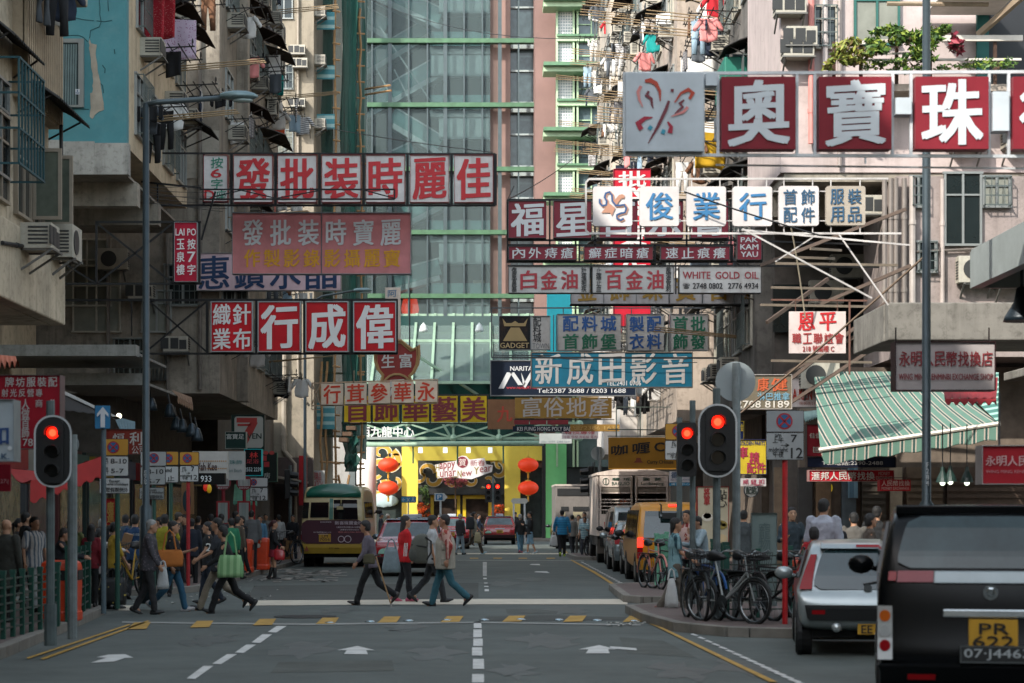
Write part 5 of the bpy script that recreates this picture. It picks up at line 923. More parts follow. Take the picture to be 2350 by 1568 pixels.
def hat(b, y, t): b.prism([(X(u, 64), Z(v, 64)) for u, v in ((1456, 1061), (1462, 1056), (1463, 1050), (1473, 1050), (1474, 1056), (1479, 1061))], y, y - .003)
sgn('shop_sign', 'ochre curry restaurant sign above the white truck', 64.5, [(1397, 1004, 1552, 1077, '#a9792c', [('咖', 1403, 1024, 1440, 1046, '#1d1612', .06, .12), ('喱', 1452, 1019, 1491, 1043, '#1d1612', .06, .1), ('C', 1502, 1016, 1524, 1036, '#1d1612', .08), ('Curry CHouse', 1485, 1056, 1545, 1067, '#1d1612', .03), (hat, 0, 0, 0, 0, '#7d3a22')])], [(1395, 1001, 1555, 1001, 2), (1415, 935, 1415, 1003, 2.5), (1470, 933, 1470, 1003, 2.5), (1415, 934, 1540, 934, 2), (1395, 985, 1540, 987, 2.5)], '#4a5550', streak=0)
sgn('shop_sign', 'yellow and maroon car parts sign left of the parking plate', 41, [(1693, 1010, 1758, 1088, '#b09a2a', [('車', 1694, 1026, 1716, 1052, '#8e1f3a', .05), ('精', 1720, 1038, 1742, 1064, '#8e1f3a', .05), ('配件', 1714, 1062, 1757, 1086, '#8e1f3a', .04), ('GOLDEN PARTS', 1695, 1013, 1755, 1022, '#2a2f55', .03)])], None, border='#2a2f55', streak=0)
sgn('shop_sign', 'blue and yellow narrow sign above the car parts sign', 43, [(1692, 968, 1706, 1008, '#22305f', [('黃金', 1694, 972, 1705, 990, '#c9a82c', .03)])], None, border='#b09a2a', streak=0)
sgn('shop_sign', 'white button shop sign with maroon characters and an arrow', 40, [(1699, 1098, 1758, 1116, '#a9a5a5', grid('威鈕扣', 1702, 1100, 1756, 1111, '#8e2a44', 3, 1, .15, .02, .03) + [('→', 1704, 1111, 1752, 1115, '#8e2a44', .02)])], None, streak=0)
rs = thing('round_sign', 'round white key cutting sign with a dark rim', 'sign', P(1724, 1125, 43)); q = B(); q.disc(P(1724, 1125, 43), 17 * 43 / F0, .08); rp_ = q.build('rim', M('#22303a', .5), rs); q = B(); q.disc(P(1724, 1125, 42.99), 15 * 43 / F0, .009); q.build('panel', M('#b5b3ac', .6), rs); q = B(); q.text('配匙', X(1712, 43), Z(1134, 43), X(1737, 43), Z(1117, 43), 42.975, .03); q.build('lettering', M('#243a2f', .6), rs)
bowl = lambda u, v, r_, c1: (lambda b, y, t: b.prism([(X(u + r_ * math.cos(i * .393), 45), Z(v + r_ * .75 * math.sin(i * .393), 45)) for i in range(16)], y, y - .003))
sgn('menu_board', 'cream menu boards with a red seal and pictures of dumplings', 45, [(1601, 1118, 1637, 1272, '#bdb59c', [('將\n軍', 1615, 1120, 1629, 1160, '#a02a2a', .05), (bowl(1623, 1187, 13, 0), 0, 0, 0, 0, '#d0cabb'), (bowl(1623, 1184, 9, 0), 0, 0, 0, 0, '#9a5a32')]), (1640, 1118, 1671, 1272, '#bdb59c', [('點\n心', 1644, 1124, 1668, 1164, '#2a2622', .03), (bowl(1655, 1205, 14, 0), 0, 0, 0, 0, '#8a7a3a'), (bowl(1652, 1201, 5, 0), 0, 0, 0, 0, '#d6cfae'), (bowl(1661, 1205, 5, 0), 0, 0, 0, 0, '#d6cfae'), (bowl(1655, 1236, 13, 0), 0, 0, 0, 0, '#c9b48c')])], None, border='#8e2424', bw=1.2, streak=0)
sgn('shop_sign', 'white clinic sign with blue strip right of the truck', 60, [(1537, 1082, 1585, 1107, '#c6c2c4', [('德', 1540, 1083, 1555, 1098, '#2a4a6d', .02), ('醫生', 1568, 1087, 1584, 1095, '#2a4a6d', .02), ('SIU TAK FRANKIE', 1538, 1099, 1583, 1103, '#3a4a6d', .0)]), (1537, 1108, 1585, 1115, '#2f86ad', [('膚健中心', 1540, 1109, 1583, 1114, '#c9d3d8', .02)])], None, streak=0)
sgn('banner_stand', 'faded grey roll-up banner standing behind the bicycles', 29.5, [(1725, 1178, 1782, 1390, '#7d8f8e', [('寵\n物', 1740, 1200, 1768, 1270, '#5f7475', .0)])], None, th=.03, streak=0, border='#6d7a7a', bw=.8)
# left lower
sgn('shop_sign', 'crimson board with rows of grey characters behind the left signal', 25, [(-60, 862, 138, 1029, '#8e1424', grid('牌坊服裝配', 10, 866, 134, 888, '#a9a3a0', 5, 1, .1, .0, .03)[::-1] + grid('射光反營專', 2, 893, 100, 911, '#a9a3a0', 5, 1, .12, .0, .02) + [('人\n做\n首\n飾', 50, 916, 68, 1005, '#a9a3a0', .02), ('商', 82, 917, 98, 935, '#a9a3a0', .02), ('版\n店', 116, 917, 126, 955, '#a9a3a0', .02), ('3 78', 34, 1007, 76, 1024, '#a9a3a0', .02)])], None, border='#6d5a5c', bw=1.2, streak=0)
sgn('shop_sign', 'white sign with blue character cut by the left edge', 19, [(-60, 918, 32, 1058, '#a3adb3', [('和', -26, 980, 20, 1022, '#1d3f73', .05), ('N.K.', -20, 1041, 22, 1054, '#274866', .04), ('●', 18, 1024, 28, 1034, '#c9ced1', .0)])], None, border='#8d989d', bw=1, streak=0)
sgn('cloth_banner', 'small crimson scalloped cloth with faint numbers at the left edge', 20, [(-40, 1066, 24, 1128, '#7d1626', [('27\\|', 2, 1100, 20, 1112, '#b58a8f', .0)])], None, th=.03, streak=0)
sgn('shop_sign', 'rusty red sign with white script between the lamp post and arrow sign', 40, [(243, 986, 334, 1042, '#7d3026', [('恒', 259, 995, 286, 1016, '#a9a5a0', .03), ('利', 298, 992, 326, 1022, '#a9a5a0', .03), ('公司', 303, 1024, 334, 1042, '#a9a5a0', .02)])], None, border='#5a3a32', streak=.2)
def seven(b, y, t):
    S = lambda l: [(X(u, 58), Z(v, 58)) for u, v in l]
    if t[5] == '#9c2a24': b.prism(S([(543, 959), (590, 959), (590, 970), (543, 970)]), y, y - .003); b.prism(S([(545, 973), (575, 973), (575, 978), (545, 978)]), y, y - .003); b.prism(S([(574, 970), (592, 970), (562, 1030), (546, 1030), (556, 1000)]), y, y - .003)
sgn('shop_sign', 'convenience store sign with a big red seven on a dark green box', 58, [(532, 953, 606, 1031, '#16302a', [(lambda b, y, t: b.prism(rrect(X(538, 58), Z(1028, 58), X(604, 58), Z(956, 58), .08), y + .008, y + .004), 0, 0, 0, 0, '#9d9f98'), (seven, 0, 0, 0, 0, '#9c2a24'), ('ELEVEN', 541, 995, 600, 1007, '#16302a', .06)])], None, border='#2f3a36', streak=0)
sgn('shop_sign', 'small dark green foot massage sign with red soles', 52, [(518, 992, 564, 1029, '#17332f', [('富寶足', 520, 996, 560, 1008, '#b5b8b4', .02), (bowl(533, 1018, 7, 0), 0, 0, 0, 0, '#8e2a24'), (bowl(549, 1018, 7, 0), 0, 0, 0, 0, '#8e2a24')])], None, border='#8d958f', bw=1, streak=0)
sgn('shop_sign', 'white bead shop sign with brown cursive lettering and gold trim', 46, [(441, 1036, 522, 1099, '#a9a8a4', [('Wah Kee', 446, 1062, 498, 1080, '#3a1f1f', .03), ('••••••••••••••••', 444, 1057, 520, 1060, '#9a6d2a', .0), ('••••••••••••••••••', 444, 1074, 520, 1077, '#9a6d2a', .0)])], None, streak=.1)
sgn('shop_sign', 'white bead sign with thin grey characters next to the cursive one', 49, [(523, 1036, 561, 1102, '#a3a6a4', [('珠飾', 527, 1056, 556, 1066, '#2f6a6a', .0), ('Fashion Beads', 512, 1076, 555, 1084, '#55686a', .0)])], None, streak=.1)
sgn('neon_sign', 'black neon sign edged in cyan lights with red characters', 53, [(562, 1032, 600, 1091, '#0d1114', [('林', 573, 1038, 592, 1052, '#c92a2a', .03), ('足浴', 566, 1054, 594, 1064, '#a8323a', .02), ('2552 2239', 562, 1073, 600, 1082, '#c3d3d8', .02)])], None, streak=0, border='#16cfd6', bw=1.4)
sgn('led_sign', 'black dot-matrix display strip showing white digits', 45, [(444, 1086, 516, 1112, '#0b0b0c', [('933', 461, 1092, 485, 1106, '#d0d6d8', .02)])], None, streak=0)
sgn('hung_scroll', 'red and gold new year scroll by the shutters', 36, [(243, 1144, 266, 1205, '#8e1a1a', [('廣\n進', 246, 1152, 262, 1200, '#a5803a', .03)])], None, th=.03, border='#a5803a', bw=.6, streak=0)
sgn('shop_sign', 'green and red chequered sign half behind the drainpipe', 66, [(590, 1040, 635, 1105, '#1c2420', [('■', 600, 1046, 612, 1058, '#a8282c', .0), ('■', 606, 1060, 618, 1072, '#a8282c', .0), ('房', 606, 1085, 620, 1098, '#a5aaa5', .02)])], None, border='#2f5a4a', streak=0)
sgn('shop_sign', 'red shop board at the foot of the scaffold', 88, [(686, 1046, 704, 1160, '#8e1c22', [])], None, streak=0)
sgn('shop_sign', 'white notice boards behind the scaffold poles', 92.2, [(710, 1080, 745, 1140, '#9a9d9b', [('華精品\nWATCH\nKEY', 714, 1084, 740, 1136, '#8e3a3a', .02)])], None, streak=0)
# ---------------------------------------------------------------- street furniture
GREYP = M('#5a6668', .5, .3, var=.3, scale=5.); SBLK = M('#0f1113', .5, var=.1); GRNP = M('#1c4d42', .5, .1, var=.25, scale=6.)
LIT = M('#f01808', .3, var=.0, emit=1.1); LITC = M('#ff3a20', .3, var=0, emit=1.5); OFFL = M('#15191a', .15); AMB = M('#ff9a1c', .3, emit=5.)
def signal(label, d, uc, vs, r, board=None, pole=None, lit=0, lm=None, pw=.055, ph=None, faces=0):
    t = thing('traffic_light', label, 'traffic light', (X(pole or uc, d), d, .12)); k = d / F0
    q = B(); pu = pole or uc; q.tube([(X(pu, d), d + .18, .12), (X(pu, d), d + .18, Z(ph or min(vs) - 45, d))], pw, 10); q.tube([(X(pu, d), d + .18, .12), (X(pu, d), d + .18, .6)], pw * 1.5, 10); q.build('pole', GREYP, t)
    hw = r * 1.75 * k; x = X(uc, d); z0, z1 = Z(max(vs) + r * 2, d), Z(min(vs) - r * 2, d)
    q = B(); q.prism(rrect(x - hw, z0, x + hw, z1, .05), d - .04, d + .1); hs = q.build('housing', SBLK, t)
    if board:
        u0, v0, u1, v1 = board; x0, x1, a, b_ = X(u0, d), X(u1, d), Z(v1, d), Z(v0, d); rad = (x1 - x0) / 2 * .96
        q = B(); q.prism(rrect(x0, a, x1, b_, rad, 8), d + .0, d + .02); bo = q.build('backing_board', SBLK, t)
        q = B(); w_ = 4.2 * k; o_ = rrect(x0, a, x1, b_, rad, 8); i_ = rrect(x0 + w_, a + w_, x1 - w_, b_ - w_, rad - w_, 8); n = len(o_)
        q.add([(p[0], d - .006, p[1]) for p in o_] + [(p[0], d - .006, p[1]) for p in i_], [(j, (j + 1) % n, n + (j + 1) % n, n + j) for j in range(n)]); q.build('rim', M('#b9bec0', .5), bo)
    for i, v in enumerate(vs):
        c = P(uc, v, d); R_ = r * k; q = B(); q.disc((c.x, d - .055, c.z), R_, .02, 20)
        if i == lit: q.mat(1).disc((c.x, d - .058, c.z), R_ * .6, .002, 16)
        q.build('lens', [(lm or LIT) if i == lit else OFFL, LITC if lm is None else lm], hs)
        q = B(); n = 12; a0 = -20
        vv = []
        for y in (d - .05, d - .05 - R_ * 1.5):
            for j in range(n + 1): a = R(a0 + (180 - 2 * a0) * j / n); s_ = 1.14 if y > d - .06 else 1.1; vv.append((c.x + R_ * s_ * math.cos(a), y - (0 if y > d - .06 else 0), c.z + R_ * s_ * math.sin(a)))
        vv += [(c.x + (p[0] - c.x) * 1.06, p[1], c.z + (p[2] - c.z) * 1.06) for p in vv]; m = n + 1
        ff = [(j, j + 1, m + j + 1, m + j) for j in range(n)] + [(2 * m + j, 2 * m + j + 1, 3 * m + j + 1, 3 * m + j) for j in range(n)] + [(m + j, m + j + 1, 3 * m + j + 1, 3 * m + j) for j in range(n)]
        q.add(vv, ff); q.build('visor', SBLK, hs)
    return t
a_ = signal('red traffic light with white-rimmed oval board at the left railing', 23, 123, (994, 1038, 1081), 14, (78, 953, 165, 1119), 108, ph=918, pw=.05)
signal('red traffic light with white-rimmed oval board by the parked bicycles', 28.5, 1646, (969, 1010, 1051), 15, (1602, 927, 1692, 1096), 1648, ph=890, pw=.055)
signal('slim red traffic light without a board left of the oval one', 33.5, 1576, (995, 1034, 1069), 12.5, None, 1592, ph=918, pw=.05)
signal('small red signal on the left of the pair before the mall doors', 112, 1121, (1117, 1131, 1144), 4.6, None, 1131, ph=1095, pw=.05)
signal('small red signal on the right of the pair before the mall doors', 112.3, 1142, (1117, 1131, 1144), 4.6, None, 1132.5, ph=1100, pw=.04)
for lb, u, v, d in (('black side-on signal head with long visors by the white truck', 1356, 1100, 72), ('black side-on signal head with long visors by the drainpipe', 660, 1108, 70)):
    t = thing('traffic_light', lb, 'traffic light', (X(u, d), d, .12)); s_ = -1
    q = B(); q.tube([(X(u + 6, d), d, .12), (X(u + 6, d), d, Z(v - 40, d))], .06, 8); q.build('pole', GREYP, t); q = B(); q.box(X(u, d) - .1, d - .14, Z(v + 38, d), X(u, d) + .1, d + .14, Z(v - 30, d)); hs = q.build('housing', SBLK, t, bevel=.03)
    for k in range(3):
        z = Z(v - 18 + k * 20, d); q = B(); q.tube([(X(u, d) - .1, d, z), (X(u, d) - .38, d, z - .03)] if u > 1000 else [(X(u, d) + .1, d, z), (X(u, d) + .38, d, z - .03)], [.13, .115], 10); q.build('visor', SBLK, hs)
def backdisc(label, d, u, v, r, pole=None, vb=None):
    t = thing('road_sign', label, 'road sign', (X(u, d), d, .12)); q = B(); q.disc(P(u, v, d), r * d / F0, .015, 28); q.build('disc', M('#8f999c', .5, .3, var=.12), t); q = B(); q.box(X(u, d) - .04, d - .05, Z(v + r * .96, d), X(u, d) + .04, d - .002, Z(v - r * .9, d)); q.build('bracket', M('#7b8588', .5, .3), t)
    if pole: q = B(); q.tube([(X(pole, d), d - .1, .12), (X(pole, d), d - .1, Z(v - r * .9, d))], .06, 10); q.build('pole', M('#7b8588', .5, .4, var=.3, scale=6.), t)
backdisc('round grey back of a road sign on a galvanised pole above the signals', 29.5, 1688, 876, 46, 1688); backdisc('round grey sign back peeking out behind the left signal', 24.5, 157, 1020, 24, 170); backdisc('round grey sign back above the white truck', 71, 1372, 1041, 16, 1376)
# parking plates
def no_stop(b, cu, cv, r, d, y, i0):
    c = P(cu, cv, d); k = r * d / F0
    b.mat(i0).disc((c.x, y - .004, c.z), k, .002, 24); b.mat(i0 + 1).disc((c.x, y - .007, c.z), k * .8, .002, 24); b.mat(i0)
    for s in (-1, 1): b.bar((c.x - k * .62, y - .009, c.z - s * k * .62), (c.x + k * .62, y - .009, c.z + s * k * .62), .004, k * .22)
def plates(label, d, pl, post, pc, pv0, cat='road sign', pw=.04, name='parking_sign'):
    o = thing(name, label, cat, (X(post, d), d, .12)); q = B(); q.tube([(X(post, d), d + .06, .12), (X(post, d), d + .06, Z(pv0, d))], pw, 10); q.build('post', M(pc, .5, var=.25, scale=8.), o)
    for u0, v0, u1, v1, bg, disc, tx in pl:
        q = B(); x0, x1, z0, z1 = X(u0, d), X(u1, d), Z(v1, d), Z(v0, d); k = d / F0; q.prism(rrect(x0, z0, x1, z1, 3 * k), d, d + .02); q.mat(1).prism(rrect(x0 + 1.2 * k, z0 + 1.2 * k, x1 - 1.2 * k, z1 - 1.2 * k, 2.4 * k), d - .003, d - .001); ms = [M('#1a1d20', .5), M(bg, .5, var=.08), M('#9c2630', .5), M('#1f5a8a', .5), M('#17191b', .5), M('#c9cdd0', .5)]
        if disc: no_stop(q, *disc, d, d - .002, 2)
        q.mat(4)
        for s, a, b_, c_, e_ in tx: q.text(s, X(a, d), Z(e_, d), X(c_, d), Z(b_, d), d - .006, .03)
        q.build('plate', ms, o)
    return o
ORG = '#b5862c'; WPL = '#b9bcbc'
P810 = lambda u, v, s=1: [('am\n上午', u + 4 * s, v + 4 * s, u + 11 * s, v + 18 * s), ('8-10', u + 16 * s, v + 6 * s, u + 53 * s, v + 17 * s), ('pm\n下午', u + 4 * s, v + 26 * s, u + 11 * s, v + 40 * s), ('5-7', u + 17 * s, v + 29 * s, u + 46 * s, v + 39 * s)]
plates('orange-topped parking plates reading 8-10 over an exception plate', 32, [(238, 1007, 295, 1046, ORG, (260, 1027, 14), []), (238, 1047, 295, 1093, WPL, None, P810(238, 1047)), (228, 1097, 298, 1133, WPL, None, [('Except\nGeneral Holidays', 232, 1101, 294, 1116, ), ('公眾假期例外', 233, 1119, 294, 1130)])], 268, '#1f4a3f', 1007)
plates('all-white parking plates with times partly behind the lamp post', 37, [(322, 1036, 382, 1070, '#a5a9a9', (353, 1052, 12), []), (322, 1071, 380, 1113, '#a5a9a9', None, P810(322, 1071)), (320, 1119, 377, 1147, '#8f9494', None, [('Except\nGeneral Holidays', 323, 1122, 375, 1134), ('公眾假期例外', 324, 1136, 374, 1146)])], 352, '#1f4a3f', 1036)
plates('narrow orange and white plates half hidden between two parking signs', 40, [(372, 1036, 410, 1068, ORG, (386, 1052, 11), []), (372, 1070, 410, 1108, WPL, None, [('and', 378, 1074, 394, 1084), ('止', 384, 1092, 400, 1104)])], 391, '#1f4a3f', 1036)
AM7 = lambda u, v, s=1: [('am\n上午', u + 4 * s, v + 3 * s, u + 17 * s, v + 15 * s), ('7', u + 27 * s, v + 2 * s, u + 34 * s, v + 13 * s), ('→', u + 15 * s, v + 15 * s, u + 25 * s, v + 19 * s), ('midnight\n午夜', u + 2 * s, v + 20 * s, u + 24 * s, v + 33 * s), ('12', u + 26 * s, v + 21 * s, u + 41 * s, v + 32 * s)]
plates('orange parking plate reading 7 to midnight on a red post', 42, [(412, 1037, 457, 1068, ORG, (430, 1052, 11), []), (412, 1069, 456, 1106, WPL, None, AM7(412, 1069))], 431, '#9c1a22', 1037)
plates('white parking plate on a red post by the orange bins', 58, [(573, 1096, 615, 1118, WPL, (582, 1107, 8), []), (573, 1119, 615, 1150, WPL, None, AM7(573, 1119, .9))], 582, '#9c1a22', 1096)
plates('large white no-stopping plates on a bright red post near the cars', 27.5, [(1758, 942, 1845, 992, '#8d9498', (1800, 967, 19), []), (1758, 993, 1845, 1056, '#9aa0a2', None, [('am\n上午', 1773, 997, 1798, 1017), ('7', 1815, 998, 1829, 1015), ('midnight\n午夜', 1764, 1027, 1808, 1050), ('12', 1815, 1028, 1842, 1052), ('→', 1792, 1018, 1812, 1026)])], 1803, '#b01a20', 1050, pw=.038)
plates('orange and white plate edge beside the slim signal', 35, [(1526, 972, 1572, 1010, ORG, (1556, 990, 14), []), (1526, 1011, 1572, 1056, WPL, None, [('am\n上午', 1540, 1013, 1552, 1028), ('midnight\n午夜', 1531, 1038, 1566, 1053)])], 1560, '#5a6668', 958, pw=.05)
t = plates('blue ahead-only sign with a white arrow on a grey post', 30.5, [(217, 930, 254, 985, '#1f6f9c', None, [])], 236, '#4f6068', 930, name='road_sign')
q = B(); d = 30.48; q.prism([(X(u, d), Z(v, d)) for u, v in ((231, 981), (231, 949), (223, 957), (223, 950), (236, 934), (249, 950), (249, 957), (241, 949), (241, 981))], d - .003, d - .012); q.build('arrow', M('#c6cdd2', .5), t)
for lb, u, v, d in (('red round bus stop flag with a timetable left of the other', 512, 1108, 55), ('red round bus stop flag with a timetable nearer the bins', 560, 1108, 57)):
    o = thing('bus_stop', lb, 'bus stop', (X(u, d), d, .12)); q = B(); q.disc(P(u, v, d), 18 * d / F0, .04, 24); fl = q.build('flag', M('#7d1a28', .5), o)
    q = B(); q.box(X(u - 14, d), d - .006, Z(v + 8, d), X(u + 14, d), d - .002, Z(v - 8, d)); q.build('route_panel', M('#a9adab', .5, pat=('brick', '#8d9290', 9.)), fl); q = B(); q.text('BUS STOP', X(u - 11, d), Z(v + 14, d), X(u + 11, d), Z(v + 10, d), d - .006, .03); q.build('lettering', M('#c9c9c9', .5), fl)
    q = B(); q.tube([(X(u, d), d + .06, .12), (X(u, d), d + .06, Z(v - 10, d))], .05, 8); q.build('post', M('#7d1a28', .5), o); q = B(); q.box(X(u - 15, d), d - .05, Z(1225, d), X(u + 15, d), d + .0, Z(1150, d)); bx = q.build('timetable_frame', M('#8e1a22', .5), o); q = B(); q.box(X(u - 11, d), d - .06, Z(1200, d), X(u + 11, d), d - .051, Z(1154, d)); q.build('timetable', M('#a5aaa2', .4, pat=('brick', '#7d8a8a', 5.)), bx)
o = plates('blue pedestrian guide sign on a white post before the mall', 106, [(920, 1139, 955, 1154, '#2f84b5', None, [])], 937, '#b5babc', 1154, name='guide_sign'); q = B(); q.text('← ✕ 人', X(923, 106), Z(1152, 106), X(952, 106), Z(1141, 106), 105.98, .03); q.build('lettering', M('#d0d6d9', .5), o)
o = thing('guide_sign', 'white-edged blue parking arrow sign before the mall', 'road sign', (X(1011, 106), 106, .1)); q = B(); q.prism([(X(u, 106), Z(v, 106)) for u, v in ((997, 1132), (1019, 1132), (1027, 1141), (1019, 1150), (997, 1150))], 106, 106.03); q.build('plate', M('#c6cacb', .5), o); q = B(); q.box(X(1000, 106), 105.985, Z(1148, 106), X(1016, 106), 105.99, Z(1134, 106)); q.mat(1).text('P', X(1004, 106), Z(1146, 106), X(1013, 106), Z(1136, 106), 105.97, .05); q.build('symbol', [M('#1f6a9c', .5), M('#d0d6d9', .5)], o); q = B(); q.tube([(X(1011, 106), 106.05, 0), (X(1011, 106), 106.05, Z(1150, 106))], .05, 8); q.build('post', M('#b5babc', .5), o)
o = thing('guide_sign', 'grey double-pointed street sign on two posts right of the doors', 'road sign', (X(1192, 108), 108, .1)); q = B(); q.prism([(X(u, 108), Z(v, 108)) for u, v in ((1172, 1150), (1177, 1144), (1207, 1144), (1213, 1150), (1207, 1156), (1177, 1156))], 108, 108.03); q.build('plate', M('#a9aba8', .5), o)
for u in (1179, 1204): q = B(); q.tube([(X(u, 108), 108.06, 0), (X(u, 108), 108.06, Z(1156, 108))], .045, 8); q.build('post', M('#b5babc', .5), o)
# street lamps
def lamp(label, d, u, vt, arm, head, w_=.065, base=None):
    o = thing('street_lamp', label, 'street lamp', (X(u, d), d, .12)); q = B(); q.tube([(X(u, d), d, .12), (X(u, d), d, 1.75), (X(u, d), d, 1.8), (X(u, d), d, Z(vt, d))], [w_ * 1.75, w_ * 1.7, w_, w_ * .85], 14); q.build('pole', M('#3f4a4f', .45, .5, var=.2, scale=4.), o, smooth=True)
    if arm:
        q = B(); q.tube([(X(u, d), d, Z(vt + 3, d)), (X(arm[0], d), d, Z(arm[1], d)), (X(arm[2], d), d, Z(arm[3], d))], .045, 10); q.build('arm', M('#4d585c', .45, .5), o, smooth=True)
        u0, u1, v = head; L = (X(u1, d) - X(u0, d)); q = B(); rings = []
        for t, a, b_ in ((0, .25, .5), (.04, .5, .6), (.15, .75, .8), (.4, 1, 1), (.7, .95, .95), (.9, .6, .6), (1, .12, .2)): rings.append([(X(u0, d) + L * t, d + .15 * a * math.cos(R(j * 30)), Z(v, d) + L * .16 * b_ * math.sin(R(j * 30)) * (1 if j < 6 else .6)) for j in range(12)])
        q.loft(rings); hd = q.build('lamp_head', M('#6f8589', .4, .4), o, smooth=True); q = B(); q.ell((X(u0, d) + L * .6, d, Z(v, d) - L * .1), (L * .28, .1, L * .07), 12, 6); q.build('diffuser', M('#9db0b0', .15), hd, smooth=True)
    q = B(); q.text('E\n8\n7\n0\n9' if u < 1000 else 'F\n2\n8\n4', X(u - 3, d), Z(1113 if u < 1000 else 1115, d), X(u + 3, d), Z(1080 if u < 1000 else 1062, d), d - w_ - .006, .03)
    if u in (335, 2126): q.build('number_strip', M('#b5babd', .6), o)
lamp('tall grey street lamp rising among the crowd with its arm over the road', 34, 335, 238, (360, 235, 508, 225), (505, 592, 222))
lamp('blurred street lamp post in front of the pink-white block', 24, 2126, -160, None, None, .055)
lamp('far street lamp arching out from behind the red boxes', 78, 700, 700, (740, 680, 815, 667), (812, 854, 667))
# railings
def railing(label, p, q_, h=.98, n=8, m=GRNP, group='street railings'):
    p, q_ = Vector((*p, .125)), Vector((*q_, .125)); o = thing('railing', label, 'railing', p, group)
    L = (q_ - p).length
    for i in range(n + 1):
        c = p.lerp(q_, i / n); hh = h if i in (0, n) else h - .04; b = B(); w_ = .04 if i in (0, n) else .028; b.box(c.x - w_, c.y - w_, .125, c.x + w_, c.y + w_, .125 + hh); b.box(c.x - w_ * 1.25, c.y - w_ * 1.25, .125 + hh, c.x + w_ * 1.25, c.y + w_ * 1.25, .125 + hh + .05); b.box(c.x - w_ * 1.2, c.y - w_ * 1.2, .125 + hh - .12, c.x + w_ * 1.2, c.y + w_ * 1.2, .125 + hh - .1); b.build('post', m, o)
    b = B()
    for k in range(7): z = .25 + k * (h - .22) / 6; b.bar(p + Vector((0, 0, z - .125 + .0)), q_ + Vector((0, 0, z - .125)), .022)
    b.build('rail_bars', M('#3d4a46', .5, .3), o)
railing('green railing panel cut by the left edge of the photo', (-5.62, 20.3), (-5.8, 23.4), n=7); railing('green railing panel in front of the bald man', (-5.8, 23.8), (-5.72, 27.0), .82, n=7); railing('taller green railing at the crossing that a man leans on', (-5.77, 28), (-6.28, 32.0), 1.02, n=4)
railing('green railing edge-on behind the parked bicycles', (X(1640, 31), 29.6), (X(1640, 33), 33.2), 1.05, n=5); railing('green railing between the bicycles and the banner stand', (X(1652, 30), 29.2), (X(1795, 30), 29.3), 1.0, n=2); railing('green railing behind the nearest bicycle', (X(1800, 29.5), 29.3), (X(1960, 29.5), 29.4), .95, n=3)
railing('pale sunlit green railing on the far kerb corner', (X(1502, 43), 42.5), (X(1530, 46), 46), 1.05, n=5, m=M('#5f9a80', .5, var=.2)); railing('dark green railing behind the yellow bicycle', (X(268, 42), 42), (X(318, 42), 42.2), 1.0, n=3)  # pale panel has the sunlight put into its green
# bins
def litter_bin(label, u, d, w_=.26, h=.86):
    o = local_thing('litter_bin', label, 'litter bin', (X(u, d), d, .126), 0, 'orange litter bins')
    q = B(); q.loft([[(a * s, b_ * s, z) for a, b_ in rrect(-w_, -w_, w_, w_, .09, 3)] for s, z in ((.95, 0), (1.02, .02), (1.02, .13), (.96, .15), (1, h * .6), (1.0, h * .88), (.94, h * .96), (.74, h))])
    q.build('body', M('#c23a12', .4, var=.15, scale=5., streak=.2), o, smooth=False, bevel=.01); q = B(); q.box(w_ - .03, -.16, h * .68, w_ + .012, .16, h * .84); q.box(-.16, -w_ - .012, h * .68, .16, -w_ + .03, h * .84) if u < 200 else None; q.build('opening', M('#0c0c0d', .8), o); q = B(); q.disc((-.03, -w_ - .012, h * .76), .06, .01); q.build('badge', M('#c9c2b8', .5), o)
litter_bin('orange litter bin next to the woman with a red handbag', 598, 54); litter_bin('orange litter bin partly behind the second one', 558, 51.5); litter_bin('orange litter bin behind the left railing', 141, 28.3); litter_bin('orange litter bin behind the silver hatchback', 1848, 29.8)
